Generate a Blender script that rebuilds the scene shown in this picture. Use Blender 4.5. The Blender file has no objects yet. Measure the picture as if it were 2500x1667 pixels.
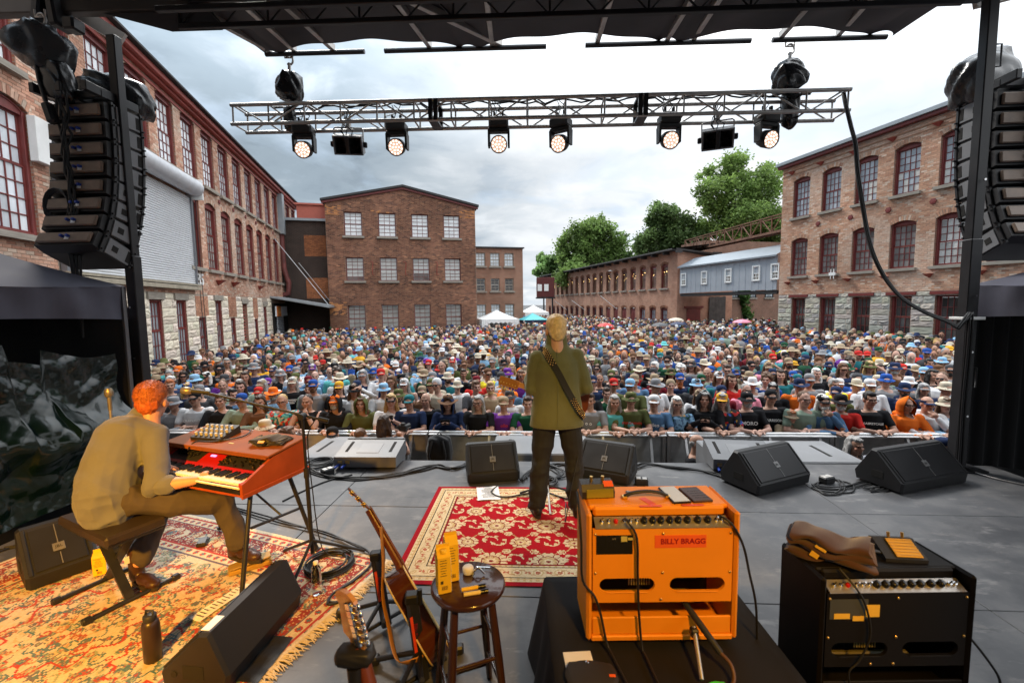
import bpy,bmesh,math,random
import numpy as np
from mathutils import Matrix,Vector,Euler
sc=bpy.context.scene
COL=sc.collection
R=random.Random(11)
NR=np.random.RandomState(5)
PI=math.pi
# camera
FX = 1069.0
EYE=Vector((0,0,1.88))
PITCH=math.atan(91.5/FX)
ROLL=0.0135
_f=Vector((0,math.cos(PITCH),-math.sin(PITCH)))
_r0=Vector((1,0,0))
_u0=Vector((0,math.sin(PITCH),math.cos(PITCH)))
CR=_r0*math.cos(ROLL) - _u0*math.sin(ROLL)
CU=_r0*math.sin(ROLL)+_u0*math.cos(ROLL)
cam=bpy.data.cameras.new('camera')
cam.sensor_width=36
cam.sensor_fit='HORIZONTAL'
cam.lens=FX/2500*36
cam.clip_end=2000
cam.clip_start=0.05
cam.dof.use_dof=True
cam.dof.focus_distance=6.5
cam.dof.aperture_fstop=3.2
camo=bpy.data.objects.new('camera',cam)
COL.objects.link(camo)
camo.matrix_world=Matrix(((CR.x,CU.x,-_f.x,EYE.x),(CR.y,CU.y,-_f.y,EYE.y),(CR.z,CU.z,-_f.z,EYE.z),(0,0,0,1)))
sc.camera=camo
# light
SUN_EL,SUN_AZ = math.radians(48),math.radians(-35)
w=bpy.data.worlds.new('World')
sc.world=w
w.use_nodes=True
nt=w.node_tree
nt.nodes.clear()
def N(nt,typ,**kw):
 n=nt.nodes.new(typ)
 for k,v in kw.items():
  if k.startswith('i_'):
   n.inputs[k[2:].replace('_',' ')].default_value=v
  elif k[0]=='n' and k[1:].isdigit():
   n.inputs[int(k[1:])].default_value=v
  else:
   setattr(n,k,v)
 return n
def L(nt,a,b,ao=0,bi=0):
 nt.links.new(a.outputs[ao],b.inputs[bi])
def math_n(nt,op,a=None,b=None,va=0.0,vb=0.0,ao=0,bo=0,clamp=False):
 n=nt.nodes.new('ShaderNodeMath')
 n.operation=op
 n.use_clamp=clamp
 n.inputs[0].default_value=va
 n.inputs[1].default_value=vb
 if a is not None:
  nt.links.new(a.outputs[ao],n.inputs[0])
 if b is not None:
  nt.links.new(b.outputs[bo],n.inputs[1])
 return n
def ramp(nt,src,stops,so=0,interp='EASE'):
 n=nt.nodes.new('ShaderNodeValToRGB')
 n.color_ramp.interpolation=interp
 while len(n.color_ramp.elements)<len(stops):
  n.color_ramp.elements.new(0.5)
 for e,(p,c) in zip(n.color_ramp.elements,stops):
  e.position=p
  e.color=(c[0],c[1],c[2],1) if not isinstance(c,(int,float)) else (c,c,c,1)
 nt.links.new(src.outputs[so],n.inputs[0])
 return n
def mix_rgb(nt,fac,a,b,blend='MIX',fo=0,ao=0,bo=0):
 n=nt.nodes.new('ShaderNodeMix')
 n.data_type='RGBA'
 n.blend_type=blend
 for sock,v,o in ((n.inputs[0],fac,fo),(n.inputs[6],a,ao),(n.inputs[7],b,bo)):
  if isinstance(v,(int,float)):
   sock.default_value=v
  elif isinstance(v,(tuple,list)):
   sock.default_value=(*v[:3],1)
  else:
   nt.links.new(v.outputs[o],sock)
 return n
def MXO(n):
 return n
out=N(nt,'ShaderNodeOutputWorld')
tc=N(nt,'ShaderNodeTexCoord')
sky=N(nt,'ShaderNodeTexSky',sky_type='NISHITA',sun_disc=False,sun_elevation=SUN_EL,sun_rotation=SUN_AZ)
skys=N(nt,'ShaderNodeVectorMath',operation='SCALE')
skys.inputs['Scale'].default_value=0.10
L(nt,sky,skys)
sep=N(nt,'ShaderNodeSeparateXYZ')
L(nt,tc,sep)
den=math_n(nt,'ADD',sep,None,vb=0.16,ao=2)
den=math_n(nt,'MAXIMUM',den,None,vb=0.05)
px=math_n(nt,'DIVIDE',sep,den,ao=0)
py=math_n(nt,'DIVIDE',sep,den,ao=1)
cmb=N(nt,'ShaderNodeCombineXYZ')
L(nt,px,cmb)
L(nt,py,cmb,0,1)
cn=N(nt,'ShaderNodeTexNoise',i_Scale=0.9,i_Detail=9.0,i_Roughness=0.58,i_Distortion=0.25)
L(nt,cmb,cn)
cn2=N(nt,'ShaderNodeTexNoise',i_Scale=2.4,i_Detail=8.0,i_Roughness=0.55,i_Distortion=0.4)
L(nt,cmb,cn2)
az=math_n(nt,'MULTIPLY',sep,None,vb=1.15,ao=0)
az=math_n(nt,'MULTIPLY_ADD',cn,None,vb=0.75)
az.inputs[2].default_value=-0.375
azx=math_n(nt,'MULTIPLY',sep,None,vb=1.25,ao=0)
azs=math_n(nt,'ADD',az,azx)
storm=N(nt,'ShaderNodeMapRange',interpolation_type='SMOOTHSTEP')
L(nt,azs,storm)
storm.inputs[1].default_value=-0.50
storm.inputs[2].default_value=0.42
bright=ramp(nt,cn2,[(0.30,(0.48,0.53,0.585)),(0.46,(0.58,0.605,0.63)),(0.62,(0.66,0.668,0.675))])
dark=ramp(nt,cn2,[(0.30,(0.155,0.195,0.235)),(0.5,(0.22,0.27,0.315)),(0.72,(0.37,0.42,0.47))])
cloud=mix_rgb(nt,storm,dark,bright)
hole=N(nt,'ShaderNodeMapRange')
L(nt,cn,hole)
hole.inputs[1].default_value=0.36
hole.inputs[2].default_value=0.47
hole.inputs[3].default_value=0.62
hole.inputs[4].default_value=1.0
skyl=mix_rgb(nt,0.72,skys,(0.50,0.62,0.76))
body=mix_rgb(nt,hole,skyl,cloud,ao=2,bo=2)
zen=N(nt,'ShaderNodeMapRange')
L(nt,sep,zen,2,0)
zen.inputs[1].default_value=0.30
zen.inputs[2].default_value=1.0
zen.inputs[3].default_value=0.95
zen.inputs[4].default_value=4.2
fin=N(nt,'ShaderNodeVectorMath',operation='SCALE')
L(nt,body,fin,2,0)
L(nt,zen,fin,0,3)
bg=N(nt,'ShaderNodeBackground')
bg.inputs['Strength'].default_value=1.0
L(nt,fin,bg)
L(nt,bg,out)
sun=bpy.data.lights.new('sun','SUN')
sun.energy=1.9
sun.angle=math.radians(14)
sun.color=(1,0.95,0.88)
suno=bpy.data.objects.new('sun',sun)
COL.objects.link(suno)
_sd=Vector((math.sin(SUN_AZ)*math.cos(SUN_EL),math.cos(SUN_AZ)*math.cos(SUN_EL),math.sin(SUN_EL)))
suno.rotation_euler=(-_sd).to_track_quat('-Z','Y').to_euler()
def spot(name,loc,target,power,color,deg,blend=0.6,size=0.15):
 l=bpy.data.lights.new(name,'SPOT')
 l.energy=power
 l.color=color
 l.spot_size=math.radians(deg)
 l.spot_blend=blend
 l.shadow_soft_size=size
 o=bpy.data.objects.new(name,l)
 COL.objects.link(o)
 o.location=loc
 o.rotation_euler=(Vector(target) - Vector(loc)).to_track_quat('-Z','Y').to_euler()
 return o
spot('stage_lamp',(-1.5,-1.9,3.4),(-2.75,2.45,0.25),2000,(1.0,0.46,0.05),42,0.9)
spot('stage_lamp',(1.2,-1.8,4.2),(0.55,1.6,0.9),560,(1.0,0.50,0.06),34)
spot('stage_lamp',(0.3,-2.2,4.3),(0.42,3.8,1.15),420,(1.0,0.66,0.16),18)
sc.view_settings.view_transform='Standard'
sc.view_settings.look='None'
sc.view_settings.exposure=0.85
sc.view_settings.gamma=1.0
sc.view_settings.use_curve_mapping=False
sc.render.engine='CYCLES'
sc.cycles.use_denoising=True
sc.cycles.max_bounces=6
sc.cycles.diffuse_bounces=3
sc.cycles.glossy_bounces=3
sc.cycles.transparent_max_bounces=6
sc.cycles.caustics_reflective=False
sc.cycles.caustics_refractive=False
sc.cycles.sample_clamp_indirect=6
sc.render.use_persistent_data=False
# photo pixel -> point of the place
def ray(x,y):
 return _f+CR*((x - 1250)/FX)+CU*((833.5 - y)/FX)
def onz(x,y,z=0.0):
 d=ray(x,y)
 return EYE+d*((z - EYE.z)/d.z)
def ony(x,y,Y):
 d=ray(x,y)
 return EYE+d*(Y/d.y)
def onpl(x,y,p,n):
 d=ray(x,y)
 return EYE+d*((Vector(p) - EYE).dot(n)/d.dot(n))
def proj(p):
 q=Vector(p) - EYE
 z=q.dot(_f)
 if z<0.05:
  return (-1e6,-1e6)
 return (1250+FX*q.dot(CR)/z,833.5 - FX*q.dot(CU)/z)
# materials
MATS={}
def mat(name,c=(0.5,0.5,0.5),rough=0.6,metal=0.0,var=0.12,vs=5.0,bump=0.0,bs=60.0,src='flat',spec=0.5,
  emit=None,estr=1.0,trans=0.0,coat=0.0,rvar=0.1,stain=None,sheen=0.0,ior=1.45):
 if name in MATS:
  return MATS[name]
 m=bpy.data.materials.new(name)
 m.use_nodes=True
 t=m.node_tree
 b=t.nodes['Principled BSDF']
 b.inputs['Roughness'].default_value=rough
 b.inputs['Metallic'].default_value=metal
 b.inputs['Specular IOR Level'].default_value=spec
 b.inputs['IOR'].default_value=ior
 b.inputs['Transmission Weight'].default_value=trans
 b.inputs['Coat Weight'].default_value=coat
 b.inputs['Sheen Weight'].default_value=sheen
 tcn=N(t,'ShaderNodeTexCoord')
 if src=='flat':
  base=N(t,'ShaderNodeRGB')
  base.outputs[0].default_value=(*c,1)
 elif src=='obj':
  base=N(t,'ShaderNodeObjectInfo')
 elif src=='objattr':
  oi=N(t,'ShaderNodeObjectInfo')
  at=N(t,'ShaderNodeAttribute',attribute_name='Col')
  base=mix_rgb(t,1.0,oi,at,'MULTIPLY',ao=1)
 else:
  base=N(t,'ShaderNodeAttribute',attribute_name='Col')
 bo=1 if src=='obj' else (2 if src=='objattr' else 0)
 cur,co=base,bo
 if var>0:
  nz=N(t,'ShaderNodeTexNoise',i_Scale=vs,i_Detail=5.0,i_Roughness=0.6)
  L(t,tcn,nz,3,0)
  mr=N(t,'ShaderNodeMapRange')
  L(t,nz,mr)
  mr.inputs[1].default_value=0.25
  mr.inputs[2].default_value=0.75
  mr.inputs[3].default_value=1 - var
  mr.inputs[4].default_value=1+var
  sc_=N(t,'ShaderNodeVectorMath',operation='SCALE')
  L(t,cur,sc_,co,0)
  L(t,mr,sc_,0,3)
  cur,co=sc_,0
  if rvar>0:
   rr=math_n(t,'MULTIPLY_ADD',nz,None,vb=rvar*2)
   rr.inputs[2].default_value=rough - rvar
   L(t,rr,b,0,b.inputs.find('Roughness'))
 if stain:
  scol,sscale,lo,hi=stain
  nz=N(t,'ShaderNodeTexNoise',i_Scale=sscale,i_Detail=8.0,i_Roughness=0.65)
  L(t,tcn,nz,3,0)
  mr=N(t,'ShaderNodeMapRange')
  L(t,nz,mr)
  mr.inputs[1].default_value=lo
  mr.inputs[2].default_value=hi
  mx=mix_rgb(t,mr,cur,scol,ao=co)
  cur,co=mx,2
 t.links.new(cur.outputs[co],b.inputs['Base Color'])
 if bump>0:
  nb=N(t,'ShaderNodeTexNoise',i_Scale=bs,i_Detail=4.0,i_Roughness=0.6)
  L(t,tcn,nb,3,0)
  bp=N(t,'ShaderNodeBump',i_Strength=min(1,bump),i_Distance=0.01*max(1,bump))
  L(t,nb,bp,0,2)
  t.links.new(bp.outputs[0],b.inputs['Normal'])
 if emit:
  b.inputs['Emission Color'].default_value=(*emit,1)
  b.inputs['Emission Strength'].default_value=estr
 MATS[name]=m
 return m
def folds(m,sc_=5.0,d=0.03,st=0.6,sq=(1,1,1.5),octs=((1.0,1.0),(2.6,0.35))):
 """cloth folds and creases: ridged bump on top of the fine weave"""
 t=m.node_tree
 b=t.nodes['Principled BSDF']
 tcn=[n for n in t.nodes if n.type=='TEX_COORD'][0]
 ln=b.inputs['Normal'].links
 prev=ln[0].from_node if ln else None
 for k,a in octs:
  mp=N(t,'ShaderNodeMapping')
  mp.inputs['Scale'].default_value=sq
  mp.inputs['Rotation'].default_value=(0.5*k,0.35,0.2*k)
  L(t,tcn,mp,3,0)
  nz=N(t,'ShaderNodeTexNoise',noise_type='RIDGED_MULTIFRACTAL',i_Scale=sc_*k,i_Detail=2.0,i_Roughness=0.5,i_Distortion=0.5)
  L(t,mp,nz)
  bp=N(t,'ShaderNodeBump',i_Strength=st,i_Distance=d*a)
  L(t,nz,bp,0,2)
  if prev:
   t.links.new(prev.outputs[0],bp.inputs['Normal'])
  prev=bp
 t.links.new(prev.outputs[0],b.inputs['Normal'])
 return m
# geometry builder
class G:
 def __init__(s):
  s.v,s.f,s.sm,s.c=[],[],[],[]
  s.M=None
  s.col=None
 def add(s,vs,fs,smooth=False):
  o=len(s.v)
  if s.M is not None:
   vs=[s.M @ Vector(p) for p in vs]
  s.v.extend([tuple(p) for p in vs])
  s.f.extend([tuple(i+o for i in f) for f in fs])
  s.sm.extend([smooth]*len(fs))
  if s.col is not None:
   s.c.extend([s.col]*len(vs))
  return s
 def box(s,c,d,b=0.0,rot=None):
  """box centred at c with full sizes d, chamfer b"""
  hx,hy,hz=d[0]/2,d[1]/2,d[2]/2
  if b <= 0:
   vs=[(x,y,z) for x in (-hx,hx) for y in (-hy,hy) for z in (-hz,hz)]
   fs=[(0,1,3,2),(4,6,7,5),(0,4,5,1),(2,3,7,6),(0,2,6,4),(1,5,7,3)]
  else:
   b=min(b,hx*0.95,hy*0.95,hz*0.95)
   vs,ix=[],{}
   for sx in (-1,1):
    for sy in (-1,1):
     for sz in (-1,1):
      for k in range(3):
       ix[sx,sy,sz,k]=len(vs)
       vs.append((sx*(hx - (b if k != 0 else 0)),sy*(hy - (b if k != 1 else 0)),sz*(hz - (b if k != 2 else 0))))
   fs=[]
   for sg in (-1,1):
    fs.append([ix[sg,a,c_,0] for a,c_ in ((-1,-1),(1,-1),(1,1),(-1,1))])
    fs.append([ix[a,sg,c_,1] for a,c_ in ((-1,-1),(1,-1),(1,1),(-1,1))])
    fs.append([ix[a,c_,sg,2] for a,c_ in ((-1,-1),(1,-1),(1,1),(-1,1))])
   for a in (-1,1):
    for c_ in (-1,1):
     fs.append([ix[a,c_,-1,0],ix[a,c_,1,0],ix[a,c_,1,1],ix[a,c_,-1,1]])
     fs.append([ix[a,-1,c_,0],ix[a,1,c_,0],ix[a,1,c_,2],ix[a,-1,c_,2]])
     fs.append([ix[-1,a,c_,1],ix[1,a,c_,1],ix[1,a,c_,2],ix[-1,a,c_,2]])
   for sx in (-1,1):
    for sy in (-1,1):
     for sz in (-1,1):
      fs.append([ix[sx,sy,sz,0],ix[sx,sy,sz,1],ix[sx,sy,sz,2]])
  c=Vector(c)
  if rot is not None:
   rm=rot if isinstance(rot,Matrix) else Euler(rot).to_matrix()
   vs=[c+rm @ Vector(p) for p in vs]
  else:
   vs=[c+Vector(p) for p in vs]
  return s.add(vs,fs)
 def beam(s,a,b,wd,ht=None,up=(0,0,1),ch=0.0):
  """box from a to b with width wd (sideways) and height ht"""
  a,b=Vector(a),Vector(b)
  ht=ht or wd
  y=(b - a)
  l=y.length
  y.normalize()
  upv=Vector(up)
  if abs(y.dot(upv))>0.98:
   upv=Vector((0,1,0))
  x=y.cross(upv).normalized()
  z=x.cross(y)
  return s.box((a+b)/2,(wd,l,ht),ch,Matrix((x,y,z)).transposed())
 def tube(s,path,r,n=8,caps=True,closed=False,smooth=True,flat=1.0):
  P=[Vector(p) for p in path]
  m=len(P)
  if not isinstance(r,(list,tuple)):
   r=[r]*m
  T=[]
  for i in range(m):
   a=P[(i - 1) % m] if (closed or i>0) else P[i]
   b=P[(i+1) % m] if (closed or i<m - 1) else P[i]
   T.append((b - a).normalized() if (b - a).length>1e-9 else Vector((0,0,1)))
  ref=Vector((0,0,1)) if abs(T[0].z)<0.9 else Vector((1,0,0))
  nx=T[0].cross(ref).normalized()
  vs,fs=[],[]
  for i in range(m):
   nx=(nx - T[i]*nx.dot(T[i])).normalized()
   ny=T[i].cross(nx)
   for k in range(n):
    an=2*PI*k/n
    vs.append(P[i]+nx*(math.cos(an)*r[i])+ny*(math.sin(an)*r[i]*flat))
  for i in range(m if closed else m - 1):
   for k in range(n):
    a,b2=i*n+k,i*n+(k+1) % n
    c,d=((i+1) % m)*n+(k+1) % n,((i+1) % m)*n+k
    fs.append((a,b2,c,d))
  s.add(vs,fs,smooth)
  if caps and not closed:
   s.add(vs[:n] if s.M is None else vs[:n],[tuple(range(n))[::-1]])
   s.add(vs[-n:],[tuple(range(n))])
  return s
 def cyl(s,a,b,r,n=16,r2=None,smooth=True):
  return s.tube([a,b],[r,r if r2 is None else r2],n,True,False,smooth)
 def lathe(s,prof,n=24,c=(0,0,0),smooth=True,capb=True,capt=True):
  vs,fs=[],[]
  for (r,z) in prof:
   for k in range(n):
    a=2*PI*k/n
    vs.append((c[0]+r*math.cos(a),c[1]+r*math.sin(a),c[2]+z))
  for i in range(len(prof) - 1):
   for k in range(n):
    fs.append((i*n+k,i*n+(k+1) % n,(i+1)*n+(k+1) % n,(i+1)*n+k))
  s.add(vs,fs,smooth)
  if capb and prof[0][0]>1e-4:
   s.add(vs[:n],[tuple(range(n))[::-1]])
  if capt and prof[-1][0]>1e-4:
   s.add(vs[-n:],[tuple(range(n))])
  return s
 def sphere(s,c,r,nu=16,nv=10,rot=None,smooth=True):
  if isinstance(r,(int,float)):
   r=(r,r,r)
  rm=None if rot is None else (rot if isinstance(rot,Matrix) else Euler(rot).to_matrix())
  vs,fs=[],[]
  for j in range(nv+1):
   th=PI*j/nv
   for k in range(nu):
    a=2*PI*k/nu
    p=Vector((r[0]*math.sin(th)*math.cos(a),r[1]*math.sin(th)*math.sin(a),-r[2]*math.cos(th)))
    if rm is not None:
     p=rm @ p
    vs.append(Vector(c)+p)
  for j in range(nv):
   for k in range(nu):
    fs.append((j*nu+k,j*nu+(k+1) % nu,(j+1)*nu+(k+1) % nu,(j+1)*nu+k))
  return s.add(vs,fs,smooth)
 def prism(s,poly,z0,z1,smooth=False):
  """polygon in xy extruded along z"""
  n=len(poly)
  vs=[(p[0],p[1],z0) for p in poly]+[(p[0],p[1],z1) for p in poly]
  s.add(vs,[tuple(range(n))[::-1],tuple(range(n,2*n))])
  return s.add(vs,[(i,(i+1) % n,n+(i+1) % n,n+i) for i in range(n)],smooth)
 def quad(s,a,b,c,d):
  return s.add([a,b,c,d],[(0,1,2,3)])
 def grid(s,nu,nv,fn,smooth=True):
  vs=[fn(i/nu,j/nv) for j in range(nv+1) for i in range(nu+1)]
  fs=[(j*(nu+1)+i,j*(nu+1)+i+1,(j+1)*(nu+1)+i+1,(j+1)*(nu+1)+i) for j in range(nv) for i in range(nu)]
  return s.add(vs,fs,smooth)
 def mesh(s,name):
  me=bpy.data.meshes.new(name)
  me.from_pydata(s.v,[],s.f)
  me.polygons.foreach_set('use_smooth',s.sm)
  if s.c:
   at=me.color_attributes.new('Col','FLOAT_COLOR','POINT')
   at.data.foreach_set('color',np.array([(*c[:3],1.0) for c in s.c],dtype=np.float32).ravel())
  me.update()
  return me
def npmesh(name,V,F,C=None,smooth=False):
 """mesh from numpy arrays: V n x 3, F m x k, optional per-vertex colours"""
 me=bpy.data.meshes.new(name)
 V=np.asarray(V,np.float32)
 F=np.asarray(F,np.int32)
 me.vertices.add(len(V))
 me.vertices.foreach_set('co',V.ravel())
 k=F.shape[1]
 me.loops.add(F.size)
 me.loops.foreach_set('vertex_index',F.ravel())
 me.polygons.add(len(F))
 me.polygons.foreach_set('loop_start',np.arange(0,F.size,k,dtype=np.int32))
 me.polygons.foreach_set('loop_total',np.full(len(F),k,np.int32))
 me.polygons.foreach_set('use_smooth',np.full(len(F),smooth))
 if C is not None:
  at=me.color_attributes.new('Col','FLOAT_COLOR','POINT')
  C4=np.ones((len(V),4),np.float32)
  C4[:,:3]=C
  at.data.foreach_set('color',C4.ravel())
 me.update(calc_edges=True)
 me.validate()
 return me
def link(name,data,parent=None,m=None):
 o=bpy.data.objects.new(name,data)
 COL.objects.link(o)
 if parent is not None:
  o.parent=parent
 if m is not None and data is not None:
  if len(data.materials)==0:
   data.materials.append(m)
  else:
   o.material_slots[0].link='OBJECT'
   o.material_slots[0].material=m
 return o
def tag(o,label=None,cat=None,group=None,kind=None):
 for k,v in (('label',label),('category',cat),('group',group),('kind',kind)):
  if v:
   o[k]=v
 return o
def thing(name,label,cat,loc=(0,0,0),rz=0.0,group=None,rot=None):
 o=bpy.data.objects.new(name,None)
 COL.objects.link(o)
 o.empty_display_size=0.1
 o.location=loc
 o.rotation_euler=rot if rot is not None else (0,0,rz)
 return tag(o,label,cat,group)
def part(parent,name,g,m,label=None,kind=None):
 me=g.mesh(name) if isinstance(g,G) else g
 o=link(name,me,parent,m)
 if label:
  o['label']=label
 if kind:
  o['kind']=kind
 return o
def solo(name,g,m,label,cat,loc=(0,0,0),rz=0.0,group=None,rot=None):
 o=link(name,g.mesh(name) if isinstance(g,G) else g,None,m)
 o.location=loc
 o.rotation_euler=rot if rot is not None else (0,0,rz)
 return tag(o,label,cat,group)
def struct(name,g,m):
 o=link(name,g.mesh(name) if isinstance(g,G) else g,None,m)
 o['kind']='structure'
 return o
def kids(o):
 return [c for c in CHILD.get(o.name,[])]
CHILD={}
def copy_thing(root,loc,rz=None,label=None,scale=None):
 """a thing, its parts and their sub-parts, sharing mesh data"""
 def rec(o,par):
  c=o.copy()
  COL.objects.link(c)
  c.parent=par
  for ch in list(o.children):
   rec(ch,c)
  return c
 r=rec(root,None)
 r.location=loc
 if rz is not None:
  r.rotation_euler=(root.rotation_euler[0],root.rotation_euler[1],rz)
 if scale:
  r.scale=scale
 if label:
  r['label']=label
 return r
FONT_BOLD=None
def text(parent,name,body,size,m,loc,rot,extrude=0.001,align='CENTER',shear=0.0,bold=0.0):
 cu=bpy.data.curves.new(name,'FONT')
 cu.body=body
 cu.size=size
 cu.extrude=extrude
 cu.align_x=align
 cu.align_y='CENTER'
 cu.shear=shear
 cu.offset=bold
 cu.resolution_u=3
 o=bpy.data.objects.new(name,cu)
 COL.objects.link(o)
 o.parent=parent
 cu.materials.append(m)
 me=bpy.data.meshes.new_from_object(o)
 bpy.data.objects.remove(o)
 bpy.data.curves.remove(cu)
 me.materials.clear()
 o=link(name,me,parent,m)
 if isinstance(rot,Matrix):
  o.matrix_local=Matrix.Translation(loc) @ rot.to_4x4()
 else:
  o.location=loc
  o.rotation_euler=rot
 return o
GZ = -1.30
ALPHA = math.atan(0.255)
UX = Vector((math.cos(ALPHA),math.sin(ALPHA),0))
VX = Vector((-math.sin(ALPHA),math.cos(ALPHA),0))
# ================================================================== THE YARD AND ITS BUILDINGS
def brick_mat(name,c1,c2,mortar,bw=0.22,bh=0.078,var=0.25,stain=None):
 if name in MATS:
  return MATS[name]
 m=bpy.data.materials.new(name)
 m.use_nodes=True
 t=m.node_tree
 b=t.nodes['Principled BSDF']
 b.inputs['Roughness'].default_value=0.9
 b.inputs['Specular IOR Level'].default_value=0.2
 tcn=N(t,'ShaderNodeTexCoord')
 sp=N(t,'ShaderNodeSeparateXYZ')
 L(t,tcn,sp,3,0)
 xy=math_n(t,'ADD',sp,sp,ao=0,bo=1)
 cb=N(t,'ShaderNodeCombineXYZ')
 L(t,xy,cb)
 L(t,sp,cb,2,1)
 br=N(t,'ShaderNodeTexBrick',offset=0.5)
 br.inputs['Scale'].default_value=1.0
 br.inputs['Brick Width'].default_value=bw
 br.inputs['Row Height'].default_value=bh
 br.inputs['Mortar Size'].default_value=0.010
 br.inputs['Color1'].default_value=(*c1,1)
 br.inputs['Color2'].default_value=(*c2,1)
 br.inputs['Mortar'].default_value=(*mortar,1)
 L(t,cb,br)
 nz=N(t,'ShaderNodeTexNoise',i_Scale=0.7,i_Detail=8.0,i_Roughness=0.7)
 L(t,tcn,nz,3,0)
 mr=N(t,'ShaderNodeMapRange')
 L(t,nz,mr)
 mr.inputs[1].default_value,mr.inputs[2].default_value=0.3,0.7
 mr.inputs[3].default_value,mr.inputs[4].default_value=1 - var,1+var
 s_=N(t,'ShaderNodeVectorMath',operation='SCALE')
 L(t,br,s_)
 L(t,mr,s_,0,3)
 cur,co=s_,0
 if stain:
  n2=N(t,'ShaderNodeTexNoise',i_Scale=stain[1],i_Detail=8.0,i_Roughness=0.7)
  L(t,tcn,n2,3,0)
  m2=N(t,'ShaderNodeMapRange')
  L(t,n2,m2)
  m2.inputs[1].default_value,m2.inputs[2].default_value=stain[2],stain[3]
  cur,co=mix_rgb(t,m2,s_,stain[0]),2
 t.links.new(cur.outputs[co],b.inputs['Base Color'])
 bp=N(t,'ShaderNodeBump',i_Strength=0.6,i_Distance=0.01)
 bp.invert=True
 L(t,br,bp,1,2)
 t.links.new(bp.outputs[0],b.inputs['Normal'])
 MATS[name]=m
 return m
m_red=mat('oxide_red_paint',(0.17,0.034,0.030),0.45,var=0.25,vs=3,bump=0.15,bs=30)
m_redb=mat('faded_red_paint',(0.30,0.06,0.045),0.5,var=0.2,vs=2)
m_mortar=mat('mortar',(0.40,0.33,0.27),0.95,var=0.25,vs=2,bump=0.3,bs=80,spec=0.1)
m_mortar_d=mat('old_mortar',(0.30,0.23,0.18),0.95,var=0.25,vs=2,bump=0.3,bs=80,spec=0.1)
m_brick=mat('fired_clay',rough=0.9,var=0.22,vs=9,bump=0.3,bs=120,src='attr',spec=0.15)
m_brick1=mat('single_fired_clay',rough=0.9,var=0.22,vs=2,bump=0.25,bs=8,src='obj',spec=0.15)
m_reveal=brick_mat('reveal_brick',(0.36,0.16,0.10),(0.26,0.11,0.07),(0.30,0.24,0.2))
m_stone=mat('rock_faced_stone',rough=0.92,var=0.22,vs=3,bump=0.6,bs=14,src='obj',spec=0.1)
m_sill=mat('stone_sill',(0.30,0.27,0.23),0.9,var=0.25,vs=3,bump=0.2,bs=50,spec=0.1)
m_pane=mat('window_glass',rough=0.07,var=0.10,vs=1.5,src='obj',spec=0.9,rvar=0.03)
m_panea=mat('window_glass_row',rough=0.10,var=0.12,vs=1.2,src='attr',spec=0.9,rvar=0.03)
m_white=mat('white_paint',(0.78,0.78,0.76),0.5,var=0.06,vs=4)
m_steel=mat('galvanised_steel',(0.50,0.52,0.54),0.42,0.7,var=0.12,vs=5)
m_dark=mat('dark_interior',(0.012,0.011,0.010),0.9,var=0.2)
m_black=mat('black_steel',(0.016,0.016,0.018),0.42,0.0,var=0.3,vs=8,bump=0.1,bs=50)
m_asph=mat('asphalt',(0.07,0.07,0.072),0.9,var=0.25,vs=0.6,bump=0.4,bs=80)
m_roofm=mat('grey_metal_roof',(0.30,0.33,0.35),0.5,0.3,var=0.15,vs=2)
m_tar=mat('dark_roof_edge',(0.035,0.033,0.033),0.7,var=0.3)
def vnoise(s,z,seed=0):
 """cheap smooth noise in 0..1 for weathering"""
 return 0.5+0.25*(np.sin(s*0.9+1.7*np.sin(z*0.8+seed))+np.sin(z*1.3 - s*0.35+seed*2.1+np.sin(s*1.9)))
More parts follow.
